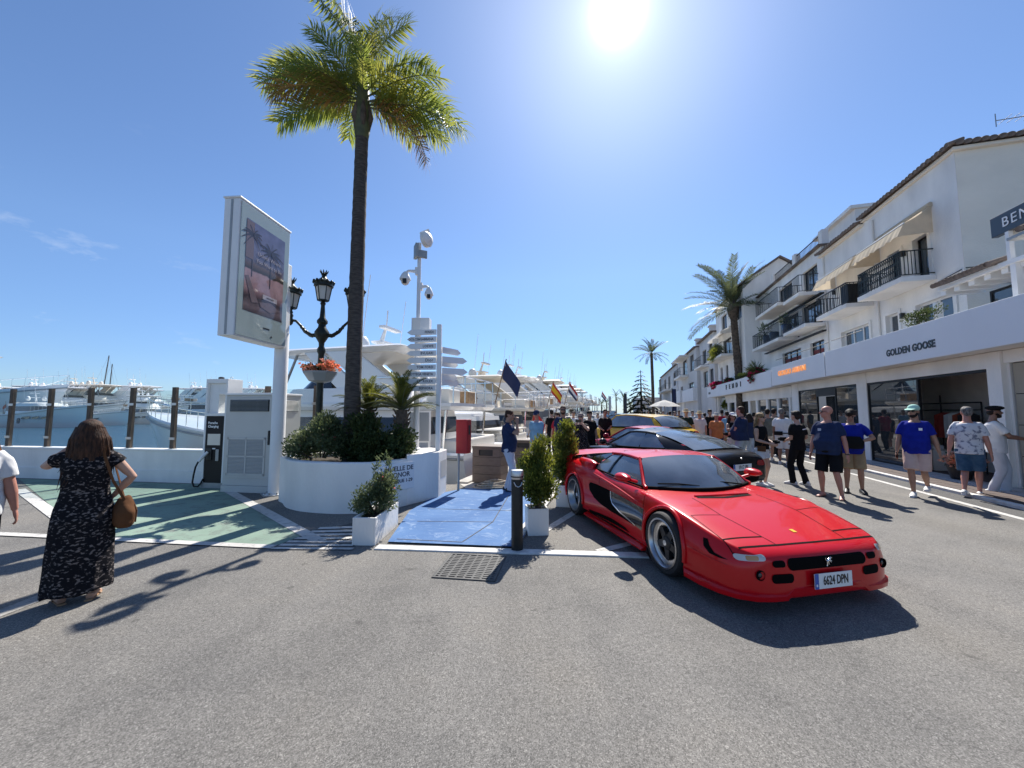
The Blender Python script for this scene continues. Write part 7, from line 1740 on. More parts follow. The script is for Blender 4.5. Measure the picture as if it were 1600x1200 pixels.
person('woman seen from behind in a long black floral dress with one hand on her hip', p, toward(p, 178), 1.60, 1.06, .05, 'skin_light', ('long', 'hair_brown'), ('dress', 'dress_floral'), None, 'sandal', lh=(-.13, .20, 1.52), rh=(.20, .10, .98), lf=(-.11, .02, 0, 12), rf=(.10, -.03, 0, -14), lpole=(-1, -.1, -1.3), rpole=(1, -.45, .1), vox=.010, sex='f', seed=3, extras=[bagfn])
p = Vector((-4.79, 3.44, 0))
person('person in a white T-shirt with bare arm cut off by the left picture edge', p, toward(p, 172), 1.60, 1.28, .08, 'skin_red', ('mid', 'hair_ginger'), ('tee', 'tee_white'), ('bermuda', 'pants_black'), 'shoe_black', lh=(-.33, .03, .80), rh=(.30, .06, .82), vox=.010, seed=4)
# --- on the quay
p = spot(794, 768)
person('man in a navy polo shirt and pale trousers with his hand at his chin', p, toward(p, 78), 1.73, 1.05, .05, 'skin_tan', ('short', 'hair_brown'), ('polo', 'tee_navy'), ('trousers', 'pants_pale'), 'shoe_black', rh=(.10, .22, 1.50), lh=(-.26, .0, .84), lf=(-.09, -.04, 0), rf=(.09, .06, 0), head=(0, -12), rpole=(.6, -.3, -1), seed=5)
p = Vector((.70, 10.9, 0))
person('man in a light blue polo shirt and pale shorts behind the shrubs', p, toward(p, -14), 1.72, 1.05, .05, 'skin_red', ('fringe', 'hair_dark'), ('polo', 'tee_sky'), ('shorts', 'shorts_cream'), 'sole_white', hat=('cap', 'tee_navy'), lh=(-.06, .16, .86), rh=(.08, .17, .85), head=(0, -10), seed=6, vox=.015)
p = Vector((1.50, 11.3, 0))
def winglogo(c):
    s = c['s']
    c['P'](MB().add([(-.12, .162, 1.34), (-.02, .172, 1.27), (.02, .172, 1.27), (.12, .162, 1.34), (.03, .175, 1.305), (0, .178, 1.285), (-.03, .175, 1.305)], [(0, 1, 5, 6), (5, 1, 2), (5, 2, 3, 4)]), 'chest_print', 'white_letter')
person('tall man in a navy T-shirt with a pale wing print and patterned shorts', p, toward(p, -8), 1.86, 1.15, .05, 'skin_tan', ('short', 'hair_brown'), ('tee', 'tee_navy'), ('bermuda', 'print_shorts'), 'shoe_black', glasses=True, beard='hair_brown', head=(10, 0), seed=7, vox=.015, extras=[winglogo])
p = Vector((1.86, 10.4, 0))
def phone(c):
    m_ = (c['HL'] + c['HR']) / 2; carried(c, 'phone', MB().cbox(m_ + Vector((0, .07, .06)), (.15, .012, .075)), 'lens_black', 'black phone held up by the woman in the dark floral dress', 'phone', 30)
person('woman in a dark floral dress photographing with a phone before her face', p, toward(p, -12), 1.66, 1.12, .05, 'skin_light', ('short', 'hair_grey'), ('knee', 'dress_floral'), None, 'sandal', glasses=True, lh=(-.07, .27, 1.50), rh=(.07, .27, 1.50), lpole=(-1, 0, -1), rpole=(1, 0, -1), seed=8, vox=.014, sex='f', extras=[phone])
p = Vector((2.45, 12.2, 0)); person('dark haired man in black half hidden behind the photographing woman', p, toward(p, 25), 1.72, .98, 0, 'skin_tan', ('thick', 'hair_dark'), ('tee', 'tee_black'), ('trousers', 'pants_black'), 'sole_white', seed=9, vox=.017, fingers=False)
p = Vector((1.55, 13.2, 0)); person('person in a red top behind the tall man with the wing print', p, toward(p, -30), 1.68, 1.0, 0, 'skin_light', ('mid', 'hair_brown'), ('tee', 'tee_red'), ('trousers', 'pants_black'), 'sole_white', seed=10, vox=.017, fingers=False, sex='f')
p = Vector((3.45, 14.3, 0)); person('man in a black T-shirt standing at the nose of the yellow car', p, toward(p, 5), 1.78, 1.05, 0, 'skin_tan', ('short', 'hair_dark'), ('tee', 'tee_black'), ('trousers', 'pants_black'), 'sole_white', lh=(-.08, .24, 1.06), rh=(.10, .22, 1.05), head=(0, -12), seed=11, vox=.017, fingers=False)
# --- in the street, far to near
FAR = [(1072, 15.0, 10, 'man in a dark green T-shirt and cream hat walking in the street', 1.80, 1.08, 'skin_light', ('fringe', 'hair_grey'), ('tee', 'tee_green'), ('shorts', 'shorts_khaki'), ('brim', 'hat_straw')),
       (1093, 15.6, -5, 'person in a white T-shirt and straw hat with pink arms', 1.72, 1.06, 'skin_red', ('fringe', 'hair_grey'), ('tee', 'tee_pinkwhite'), ('shorts', 'shorts_cream'), ('brim', 'hat_straw')),
       (1109, 17.2, 30, 'dark haired man in black behind the person in orange', 1.80, 1.0, 'skin_tan', ('thick', 'hair_dark'), ('tee', 'tee_black'), ('trousers', 'pants_black'), None),
       (1119, 13.4, 15, 'person in an orange shirt and pale sun hat with shoulder straps', 1.66, 1.15, 'skin_red', ('fringe', 'hair_grey'), ('tee', 'tee_orange'), ('shorts', 'tee_navy'), ('brim', 'shorts_cream')),
       (1170, 13.8, 160, 'dark haired woman in navy beyond the man with pale jeans', 1.64, 1.0, 'skin_tan', ('mid', 'hair_dark'), ('tee', 'tee_navy'), ('trousers', 'jeans_pale'), None),
       (1199, 13.8, 170, 'man in a grey T-shirt looking into the shop window', 1.80, 1.1, 'skin_tan', ('short', 'hair_dark'), ('tee', 'tee_grey'), ('shorts', 'shorts_cream'), None),
       (1209, 14.8, 150, 'man in dark clothes beside the grey T-shirt at the window', 1.82, 1.05, 'skin_tan', ('short', 'hair_dark'), ('tee', 'tee_navy'), ('trousers', 'pants_black'), None)]
for k, (px, d_, tw, lab, hh, ww, sk_, hr_, sh_, lg_, ht_) in enumerate(FAR):
    p = D(px, 650, d_) * Vector((1, 1, 0)); person(lab, p, toward(p, tw), hh, ww, .04, sk_, hr_, sh_, lg_, 'sole_white', hat=ht_, seed=20 + k, vox=.016, fingers=False, lf=(-.1, .08, 0), rf=(.1, -.12, 0))
p = D(1144, 650, 12.2) * Vector((1, 1, 0)); person('woman in a dark top and white cap holding up a phone', p, toward(p, 25), 1.66, 1.0, 0, 'skin_tan', ('mid', 'hair_brown'), ('tank', 'tee_black'), ('shorts', 'shorts_cream'), 'sole_white', hat=('cap', 'tee_white'), glasses=True, lh=(-.05, .28, 1.34), rh=(.05, .30, 1.34), lpole=(-1, 0, -1), rpole=(1, 0, -1), seed=30, vox=.015, sex='f', fingers=False)
p = D(1158, 650, 11.0) * Vector((1, 1, 0))
def cam_(c): carried(c, 'camera', MB().cbox(c['HL'] + Vector((.03, .05, 0)), (.12, .07, .09)).cyl(c['HL'] + Vector((.03, .08, 0)), c['HL'] + Vector((.03, .16, 0)), .032), 'bag_black', 'black camera held by the big man in the navy polo shirt', 'camera', 30)
person('big man in a navy polo shirt and pale jeans holding a camera', p, toward(p, -112), 1.84, 1.28, .12, 'skin_red', ('short', 'hair_brown'), ('polo', 'tee_navy'), ('trousers', 'jeans_pale'), 'sole_white', lh=(-.10, .30, 1.02), rh=(.12, .30, 1.04), seed=31, vox=.014, extras=[cam_])
p = spot(1192, 759)
def xbag(c):
    carried(c, 'shoulder_bag', MB().cbox(Vector((.17, .10, .92)) * c['s'], (.05, .16, .12)).tube([Vector((.17, .10, .98)) * c['s'], Vector((.02, .15, 1.25)) * c['s'], Vector((-.12, .03, 1.46)) * c['s'], Vector((-.02, -.13, 1.25)) * c['s'], Vector((.17, .02, .98)) * c['s']], .008, 5), 'bag_brown', 'small brown cross body bag worn by the blonde woman', 'bag', 30)
    carried(c, 'camera', MB().cbox(c['HL'] + Vector((.04, .05, .03)), (.11, .06, .08)).cyl(c['HL'] + Vector((.04, .07, .03)), c['HL'] + Vector((.04, .14, .03)), .03), 'bag_black', 'black camera held by the blonde woman in the vest top', 'camera', 30)
person('blonde woman in a black vest top and white shorts looking to the right', p, toward(p, 62), 1.66, 1.0, .02, 'skin_light', ('mid', 'hair_blonde'), ('tank', 'tee_black'), ('short', 'pants_white'), 'sole_white', glasses=True, lh=(-.06, .27, 1.06), rh=(.10, .25, 1.05), seed=32, vox=.012, sex='f', extras=[xbag])
p = D(1221, 650, 12.6) * Vector((1, 1, 0))
def belt(c):
    s = c['s']; c['P'](MB().tube([(.20 * math.cos(a), .155 * math.sin(a), 1.0) for a in [2 * PI * k / 20 for k in range(21)]], .016, 6, cap=False).cbox((-.08, -.18, 1.0), (.22, .08, .12)), 'belt_bag', 'bag_black')
person('man in white T-shirt and white shorts with a black belt bag seen from behind', p, toward(p, 172), 1.80, 1.12, .05, 'skin_brown', ('short', 'hair_grey'), ('tee', 'tee_white'), ('shorts', 'pants_white'), 'sole_white', seed=33, vox=.014, extras=[belt], fingers=False)
p = spot(1250, 758)
def backprint(c): c['P'](MB().add([(-.02, -.152, 1.335), (.12, -.140, 1.35), (.12, -.138, 1.372), (-.02, -.150, 1.357)], [(0, 1, 2, 3)]), 'back_print', 'white_letter'); carried(c, 'camera', MB().cbox(c['HL'] + Vector((.0, .06, .03)), (.12, .07, .09)).cyl(c['HL'] + Vector((0, .08, .03)), c['HL'] + Vector((0, .17, .03)), .035), 'bag_black', 'black camera held by the young man dressed in black', 'camera', 30)
person('young man dressed all in black with white shoes and a print on his back', p, toward(p, -128), 1.70, .95, 0, 'skin_light', ('thick', 'hair_dark'), ('tee', 'tee_black'), ('trousers', 'pants_black'), 'sole_white', lh=(-.06, .26, 1.06), rh=(.20, .22, 1.02), lf=(-.11, .08, 0, 10), rf=(.11, -.08, 0, -12), seed=34, vox=.012, extras=[backprint])
p = spot(1300, 778)
def watch(c): c['P'](MB().tube([(c['HL'] + Vector((.033 * math.cos(a), .033 * math.sin(a), 0))) / c['s'] for a in [2 * PI * k / 12 for k in range(13)]], .010, 6, cap=False), 'watch', 'shoe_black'); c['P'](MB().add([(.05, .165, 1.30), (.11, .155, 1.30), (.11, .155, 1.35), (.05, .165, 1.35)], [(0, 1, 2, 3)]), 'chest_print', 'pants_pale')
person('bald man in a navy T-shirt and black shorts looking to the left', p, toward(p, -20), 1.80, 1.10, .10, 'skin_red', None, ('tee', 'tee_navy'), ('shorts', 'pants_black'), 'flipflop', glasses=True, lh=(-.30, .04, .86), rh=(.28, .08, .84), lf=(-.17, .02, 0, 14), rf=(.16, -.04, 0, -10), head=(-52, 0), seed=35, vox=.011, extras=[watch])
p = spot(1336, 770)
def rucksack(c): carried(c, 'camera_bag', MB().tube([((c['HL'] + c['HR']) / 2 + Vector((0, .04, -.15))), ((c['HL'] + c['HR']) / 2 + Vector((0, .06, -.02))), ((c['HL'] + c['HR']) / 2 + Vector((0, .05, .09)))], [(.08, .16), (.10, .18), (.07, .12)], 14, up=(0, 1, 0)), 'bag_black', 'black camera bag held open by the man in royal blue', 'bag')
person('man in a royal blue T-shirt and khaki shorts looking into a black bag', p, toward(p, 4), 1.73, 1.04, .08, 'skin_tan', ('thick', 'hair_dark'), ('tee', 'tee_royal'), ('shorts', 'shorts_khaki'), 'shoe_black', lh=(-.14, .24, 1.12), rh=(.14, .24, 1.14), lf=(-.12, .02, 0, 12), rf=(.13, .04, 0, -8), head=(0, -32), lpole=(-1, -.4, -.2), rpole=(1, -.4, -.2), seed=36, vox=.011, extras=[rucksack])
p = spot(1438, 776)
def phone2(c): carried(c, 'phone', MB().cbox(c['HR'] + Vector((0, .02, -.08)), (.02, .07, .14)), 'lens_black', 'dark phone in the hand of the man with the mint cap', 'phone', 30); c['P'](MB().add([(-.12, .15, 1.30), (-.07, .16, 1.30), (-.07, .16, 1.35), (-.12, .15, 1.35)], [(0, 1, 2, 3)]), 'chest_badge', 'white_letter')
person('bearded man with a mint cap, royal blue T-shirt and pale pink shorts walking', p, toward(p, -8), 1.81, 1.03, .07, 'skin_tan', ('fringe', 'hair_dark'), ('tee', 'tee_royal'), ('shorts', 'shorts_pink'), 'sole_white', hat=('cap', 'cap_mint'), glasses=True, beard='hair_dark', rh=(.28, .06, .84), lh=(-.30, -.06, .86), rf=(.07, .10, 0), lf=(-.08, -.26, .10), head=(-16, 0), seed=37, vox=.011, extras=[phone2])
p = spot(1521, 776)
person('grey haired man in a grey print T-shirt and denim shorts walking away', p, toward(p, 172), 1.79, 1.03, .05, 'skin_red', ('short', 'hair_grey'), ('tee', 'print_tee'), ('shorts', 'shorts_denim'), 'sole_white', rh=(.27, .05, .85), lh=(-.27, -.04, .86), rf=(.07, .14, 0), lf=(-.08, -.22, .05), head=(22, 0), seed=38, vox=.011)
p = spot(1562, 772)
def leaflet(c): carried(c, 'white_bag', MB().cbox((c['HL'] + c['HR']) / 2 + Vector((0, .05, .02)), (.14, .10, .012)), 'sole_white', 'small white card held by the man in the black beret', 'card', 30)
person('bearded man in white with a black beret at the right edge reading a card', p, toward(p, 98), 1.80, 1.05, .02, 'skin_brown', ('fringe', 'hair_dark'), ('tee', 'tee_white'), ('trousers', 'pants_white'), 'sole_white', hat=('beret', 'tee_black'), beard='hair_dark', lh=(-.08, .40, 1.12), rh=(.10, .42, 1.12), lf=(-.10, .10, 0), rf=(.10, -.10, 0), seed=39, vox=.011, extras=[leaflet])
# --- distant strollers
rr = random.Random(12)
shirts = ['tee_black', 'tee_navy', 'tee_white', 'tee_grey', 'tee_red', 'tee_sky']
dk = [('stroller in black far along the street beside the yellow car', 1047, 21, 'tee_black'), ('stroller in navy far along the street near the shop pier', 1054, 18.5, 'tee_navy'), ('stroller in white far along the street under the parasol', 1036, 27, 'tee_white'), ('stroller in grey far along the street by the palm trunk', 1027, 31, 'tee_grey'), ('stroller in dark blue far along the street between two others', 1061, 24, 'tee_navy'), ('stroller in a red top far along the street', 1013, 34, 'tee_red'), ('stroller in black far along the quay side', 962, 25, 'tee_black'), ('stroller in light blue far along the quay side', 951, 29, 'tee_sky'), ('stroller in white far along the quay side', 934, 22, 'tee_white'), ('farthest stroller in the street by the dark car', 1003, 38, 'tee_grey'), ('stroller in white beside the gabled shop pier', 1082, 22, 'tee_white'), ('stroller in black between the straw hat and the orange shirt', 1101, 20, 'tee_black'), ('stroller in red by the grey glass pane', 1128, 19, 'tee_red'), ('stroller in sky blue behind the woman holding up a phone', 1136, 16.5, 'tee_sky'), ('stroller in navy walking past the long shop window', 1178, 17.5, 'tee_navy'), ('stroller in grey near the parasol far down the street', 1043, 33, 'tee_grey'), ('person in black on the quay behind the red topped person', 862, 15.5, 'tee_black'), ('person in white on the quay behind the photographing woman', 896, 17, 'tee_white')]
for k, (lab, px, d_, sh_) in enumerate(dk):
    p = D(px, 650, d_) * Vector((1, 1, 0)); person(lab, p, toward(p, rr.choice((0, 180)) + rr.uniform(-30, 30)), rr.uniform(1.62, 1.85), rr.uniform(.95, 1.12), .03, rr.choice(('skin_tan', 'skin_light')), ('short', 'hair_dark'), ('tee', sh_), (('trousers', 'pants_black'), ('shorts', 'shorts_khaki'))[k % 2], 'sole_white', seed=50 + k, vox=.024, fingers=False, lf=(-.1, .1, 0), rf=(.1, -.14, 0))
# ------------------------------------------------------------------ vegetation
leafmat('palm_leaf', (0.20, 0.22, 0.06), (0.085, 0.125, 0.032), trl=.58, vscale=1.5)
leafmat('palm_leaf_dry', (0.32, 0.20, 0.07), (0.17, 0.14, 0.04), trl=.5, vscale=1.5)
leafmat('date_leaf', (0.085, 0.105, 0.05), (0.04, 0.055, 0.03), trl=.3, vscale=1.5)
leafmat('shrub_leaf', (0.060, 0.085, 0.030), (0.022, 0.038, 0.014), trl=.3, vscale=5)
leafmat('oleander_leaf', (0.13, 0.16, 0.085), (0.055, 0.08, 0.035), trl=.3, vscale=5)
leafmat('privet_leaf', (0.15, 0.17, 0.035), (0.045, 0.07, 0.018), trl=.4, vscale=4)
leafmat('cycad_leaf', (0.12, 0.135, 0.03), (0.045, 0.06, 0.015), trl=.35, vscale=3)
leafmat('flower_red', (0.40, 0.03, 0.06), (0.22, 0.02, 0.04), trl=.3); leafmat('flower_orange', (0.55, 0.24, 0.12), (0.52, 0.33, 0.24), trl=.35); leafmat('flower_pink', (0.62, 0.30, 0.26), (0.5, 0.2, 0.15), trl=.35)
mat('palm_trunk', (0.085, 0.072, 0.062), rough=.95, var=.45, vscale=4, stretch=(2, 2, 9), bump=.6, bscale=10)
mat('date_trunk', (0.12, 0.09, 0.065), rough=.95, var=.5, vscale=6, bump=.8, bscale=14)
mat('palm_shaft', (0.10, 0.11, 0.045), rough=.6, var=.4, vscale=5)
def frond(L, droop, nl, ll, lw, mname, stem='palm_shaft', plumose=1.0, lift=0.0, seed=0, petiole=.12, curl=.35):
    """one pinnate leaf growing along +x; leaflets are narrow folded blades set all round (plumose) or in two rows"""
    r = random.Random(seed); N = 14
    ang = 0.0; p = Vector((0, 0, 0)); pts = [p.copy()]; dirs = []
    for i in range(N):
        t = (i + .5) / N; a = lift - droop * t ** 1.5; d = Vector((math.cos(a), 0, math.sin(a))); dirs.append(d); p = p + d * (L / N); pts.append(p.copy())
    m_ = MB(); m_.use(stem); m_.tube(pts, [.020 * (1 - i / (N + 1)) + .003 for i in range(N + 1)], 5); m_.use(mname)
    for k in range(nl):
        t = petiole + (1 - petiole) * (k + r.random() * .5) / nl; i = min(int(t * N), N - 1); o = pts[i].lerp(pts[i + 1], t * N - i); d = dirs[i]; up = Vector((-d.z, 0, d.x))
        s_ = ll * (.45 + .75 * math.sin(PI * min(1, .15 + t * .80)) ** .8) * r.uniform(.85, 1.1)
        for side in (1, -1):
            roll = r.uniform(-.9, .9) * plumose + .35 * (1 - plumose)
            out = (Vector((0, side, 0)) * math.cos(roll) + up * math.sin(roll)); fw_ = .55 + .5 * t
            d1 = (out + d * fw_).normalized(); d2 = (d1 + Vector((0, 0, -curl * 1.6))).normalized(); w = d1.cross(up if abs(d1.dot(up)) < .9 else d).normalized() * lw / 2
            a, b_, c = o, o + d1 * s_ * .5, o + d1 * s_ * .5 + d2 * s_ * .5
            m_.add([a - w * .5, a + w * .5, b_ + w, b_ - w, c], [(0, 1, 2, 3), (3, 2, 4)])
    return m_.mesh('frond', None, 60, fix=False)
def trunk_mb(pts, r0, r1, rings=0.0, n=16, seed=0):
    r = random.Random(seed); m_ = MB(); K = len(pts)
    out = []; rad = []
    tot = 60
    for i in range(tot + 1):
        t = i / tot * (K - 1); a = min(int(t), K - 2); p = Vector(pts[a]).lerp(Vector(pts[a + 1]), t - a); out.append(p); rad.append(lerp(r0, r1, i / tot) * (1 + rings * (1 if i % 2 else -1) * .5 + r.uniform(-.02, .02)))
    return m_.tube(out, rad, n)
# tall feather palm in the round planter
PP = Vector((-3.16, 7.60, .70)); topz = hz(566, 216, 7.6)
qp = empty('palm_tree', PP, 0, 'tall feather palm with a slim dark trunk rising from the round planter', 'palm tree', 'palm trees')
lean = D(566, 196, 7.6).x - PP.x
trunk_mb([(0, 0, 0), (lean * .3, 0, 2.2), (lean * .65, 0, 4.5), (lean, 0, topz - .7)], .158, .125, .03).build('trunk', 'palm_trunk', qp, smooth=60)
MB().tube([(lean, 0, topz - .72), (lean, 0, topz - .45), (lean, 0, topz - .1), (lean - .01, 0, topz + .5), (lean - .03, 0, topz + 1.15)], [.13, .17, .14, .12, .03], 14).build('crownshaft', 'palm_shaft', qp, smooth=60)
for k in range(5):
    a = k * 1.3; MB().tube([(lean + .12 * math.cos(a), .12 * math.sin(a), topz - .5), (lean + .17 * math.cos(a), .17 * math.sin(a), topz - .25), (lean + .10 * math.cos(a), .10 * math.sin(a), topz + .1)], [.05, .06, .03], 6).build('leaf_base', 'date_trunk', qp, smooth=60)
fv = [frond(2.25, 1.15, 88, .62, .030, 'palm_leaf', lift=.12, seed=i, curl=.38) for i in range(3)] + [frond(2.1, 1.35, 80, .58, .028, 'palm_leaf_dry', lift=.1, seed=9, curl=.5)]
FR = [(160, 80, 4, 1.12), (60, 84, 4, 1.1), (190, 74, 4, 1.05), (100, 78, 4, 1.05), (30, 76, 4, .9), (120, 60, 2, .85), 
      (175, 38, 0, 1.0), (183, 26, 1, 1.0), (166, 44, 2, .95), (190, 16, 3, .95), (172, 8, 0, .9), (156, 20, 2, .85), (150, 40, 1, .85),
      (5, 10, 0, 1.08), (-6, -4, 1, 1.1), (4, -16, 3, 1.0), (14, 26, 2, .9), (-14, 18, 0, .9), (22, 6, 1, .85), (-24, 28, 2, .8), (32, 16, 0, .8), 
      (245, 30, 0, .62), (292, 26, 1, .62), (62, 22, 2, .8), (122, 22, 0, .8), (212, 20, 2, .7)]
fv.append(frond(2.35, .55, 96, .56, .030, 'palm_leaf', lift=.0, seed=15, curl=.30))
rf_ = random.Random(6)
for az, el, v, ks in FR:
    o = link('frond', fv[v], qp, (lean - .02, 0, topz + .02 + .5 * max(0, el) / 80)); o.rotation_euler = (rf_.uniform(-.4, .4), -R(el), R(az)); k = ks * rf_.uniform(.88, 1.0); o.scale = (k, k, k)
# date palm by the shops and smaller palms further on
df = [frond(3.4, .75, 60, .46, .034, 'date_leaf', lift=.12, plumose=.25, seed=20 + i, curl=.12) for i in range(3)]
dt = empty('palm_tree', SC(7.72, 29.7, 0), 0, 'date palm with a thick trunk standing in front of the gabled house', 'palm tree', 'palm trees')
trunk_mb([(.25, 0, 0), (.2, 0, 4), (.08, 0, 6.6), (0, 0, 8.6)], .26, .21, .08, 14, 3).build('trunk', 'date_trunk', dt, smooth=60)
MB().lathe([(.21, 8.2), (.34, 8.6), (.40, 8.95), (.26, 9.3), (.1, 9.6)], 12).build('crown_base', 'date_trunk', dt, smooth=60)
rd = random.Random(5)
for k in range(40):
    el = [-12, 10, 30, 50, 70][k % 5] + rd.uniform(-10, 10); az = k * 137.5 + rd.uniform(-12, 12)
    o = link('frond', df[k % 3], dt, (.1 * math.cos(R(az)), .1 * math.sin(R(az)), 9.0 + .3 * max(0, el) / 60)); o.rotation_euler = (rd.uniform(-.5, .5), -R(el), R(az)); o.scale = (rd.uniform(.85, 1.08),) * 3
def small_palm(label, loc, h, sc, nf=22, seed=0):
    t = empty('palm_tree', loc, 0, label, 'palm tree', 'palm trees'); r = random.Random(seed)
    trunk_mb([(0, 0, 0), (.05, 0, h * .5), (0, 0, h)], .20 * sc + .06, .16 * sc + .05, .04, 10, seed).build('trunk', 'date_trunk', t, smooth=60)
    for k in range(nf):
        el = [-25, 0, 25, 50, 72][k % 5] + r.uniform(-8, 8); o = link('frond', df[k % 3], t, (0, 0, h)); o.rotation_euler = (r.uniform(-.4, .4), -R(el), R(k * 137.5)); o.scale = (sc * r.uniform(.85, 1.1),) * 3
    return t
p = D(1021, 668, 44) * Vector((1, 1, 0)); small_palm('slim palm standing in the street in front of the far white houses', p, hz(1021, 552, 44), .64, 26, 1)
for k, (px, d_, py, sc, lab) in enumerate(((940, 120, 632, .8, 'pair palm with round head far down the quay'), (948, 126, 630, .8, 'second palm with round head far down the quay'), (912, 150, 626, 1.0, 'taller palm far down the quay over the yachts'), (975, 140, 622, 1.0, 'palm left of the conifer at the street end'), (985, 118, 634, .8, 'short palm at the street end by the conifer'), (963, 165, 620, 1.1, 'farthest palm behind the dark banner at the street end'))):
    small_palm(lab, D(px, 650, d_) * Vector((1, 1, 0)), hz(px, py, d_), sc, 16, 30 + k)
# whorled conifer at the street end
pn_ = empty('norfolk_pine', D(1003, 665, 66) * Vector((1, 1, 0)), 0, 'tall dark conifer with layered branches at the end of the street', 'conifer')
ph = hz(1003, 578, 66); MB().tube([(0, 0, 0), (0, 0, ph)], [.28, .04], 8).build('trunk', 'date_trunk', pn_, smooth=60)
leafmat('conifer_leaf', (0.035, 0.055, 0.03), (0.018, 0.03, 0.018), trl=.15)
bmz = MB(); r = random.Random(2)
for k in range(10): bmz.tube([(k * .1, 0, -.006 * k * k + .02 * k), ((k + 1) * .1, 0, -.006 * (k + 1) ** 2 + .02 * (k + 1))], .03, 5)
for k in range(120):
    t = r.uniform(.15, 1); a = r.choice((1, -1)) * r.uniform(.5, 1.2); o = Vector((t, 0, -.6 * t * t + .2 * t)); d = Vector((math.cos(a) * .8, math.sin(a), r.uniform(-.2, .5))).normalized(); w = Vector((-d.y, d.x, .4)).normalized() * .022; bmz.add([o - w, o + w, o + d * .16 + w * .6, o + d * .16 - w * .6], [(0, 1, 2, 3)])
bme = bmz.mesh('branch', 'conifer_leaf', 60, fix=False)
for wv in range(11):
    z = lerp(1.6, ph - .3, wv / 10); L_ = lerp(3.6, .5, (wv / 10) ** .9)
    for k in range(7): o = link('branch', bme, pn_, (0, 0, z)); o.rotation_euler = (0, 0, k * 2 * PI / 7 + wv * .5); o.scale = (L_, L_ * .8, L_ * .8)
# ---- shrubs
def leaves(mb, r, n, shape, size, lw=.45, outward=.6, c=Vector()):
    """n leaf blades spread through a volume; shape(r) returns a point"""
    for _ in range(n):
        p = shape(r); d = Vector((r.gauss(0, 1), r.gauss(0, 1), r.gauss(0, 1) + .35)).normalized(); o = (p - c); o = o.normalized() if o.length > 1e-6 else d
        d = (d * (1 - outward) + o * outward + Vector((0, 0, .25))).normalized(); s_ = size * r.uniform(.6, 1.25); w = d.cross(Vector((r.gauss(0, 1), r.gauss(0, 1), r.gauss(0, 1)))).normalized() * s_ * lw * .5
        mb.add([p, p + d * s_ * .5 + w, p + d * s_, p + d * s_ * .5 - w], [(0, 1, 2, 3)])
def lump(r, cs):
    c, (a, b_, h) = r.choices(cs, [k[1][0] * k[1][1] * k[1][2] for k in cs])[0]; v = Vector((r.gauss(0, 1), r.gauss(0, 1), r.gauss(0, 1))).normalized() * (r.random() ** .42)
    return Vector((c[0] + v.x * a, c[1] + v.y * b_, c[2] + v.z * h))
def shrub(name, loc, cs, n, size, mname, label, cat='shrub', group=None, stems=8, seed=0, lw=.45, flowers=None, out=.5):
    r = random.Random(seed); t = empty(name, loc, 0, label, cat, group)
    # split big lumps into many smaller clumps so that the outline is broken and gaps open between them
    cl = []
    for c, (a, b_, h) in cs:
        for _ in range(14):
            q = Vector((r.gauss(0, 1), r.gauss(0, 1), r.gauss(0, 1))).normalized() * r.uniform(.35, .95); f = r.uniform(.36, .6)
            cl.append(((c[0] + q.x * a * .8, c[1] + q.y * b_ * .8, c[2] + q.z * h * .8), (a * f, b_ * f, h * f)))
    mb = MB(); cc = Vector(cs[0][0]); leaves(mb, r, n, lambda q: lump(q, cl), size, lw, out, cc); o = mb.build('foliage', mname, t, fix=False); o['kind'] = 'stuff'
    st = MB()
    for k in range(stems):
        e = lump(r, cl); b0 = Vector((e.x * .25, e.y * .25, 0)); st.tube([b0, b0.lerp(e, .5) + Vector((r.uniform(-.04, .04), r.uniform(-.04, .04), .05)), e], [.014, .010, .004], 5)
    st.build('stems', 'wood_post', t, smooth=60)['kind'] = 'stuff'
    if flowers:
        fm, nf, fs = flowers; fb2 = MB()
        for _ in range(nf):
            p = lump(r, cl); v = (p - cc).normalized() if (p - cc).length else Vector((0, 0, 1)); p = p + v * .03
            for k in range(4):
                a = k * PI / 2; d = (v + Vector((math.cos(a), math.sin(a), .2)) * .9).normalized(); w = d.cross(v).normalized() * fs * .4; fb2.add([p, p + d * fs * .6 + w, p + d * fs, p + d * fs * .6 - w], [(0, 1, 2, 3)])
        fb2.build('flowers', fm, t, fix=False)['kind'] = 'stuff'
    return t
W1 = lambda px, py, d_: D(px, py, d_)
shrub('bush', W1(500, 716, 7.5), [((0, 0, .38), (.58, .56, .42)), ((-.30, -.05, .20), (.40, .5, .26)), ((.05, 0, .62), (.42, .42, .32)), ((.35, -.1, .25), (.36, .5, .3))], 11000, .062, 'oleander_leaf', 'rounded grey green bush at the left of the palm trunk in the round planter', 'bush', seed=1, flowers=('flower_pink', 14, .03))
shrub('bush', W1(590, 716, 7.45), [((0, 0, .36), (.66, .58, .42)), ((-.30, .1, .50), (.44, .44, .36)), ((.40, 0, .24), (.36, .45, .30)), ((-.4, -.1, .2), (.35, .45, .25))], 11000, .08, 'shrub_leaf', 'dense dark green bush at the right of the palm trunk in the round planter', 'bush', seed=2, lw=.5)
shrub('trailing_plant', W1(571, 724, 6.95), [((0, 0, .0), (.13, .06, .16)), ((.05, -.03, -.2), (.05, .04, .14))], 420, .06, 'shrub_leaf', 'strand of green leaves trailing over the planter rim', 'plant', seed=3, stems=3)
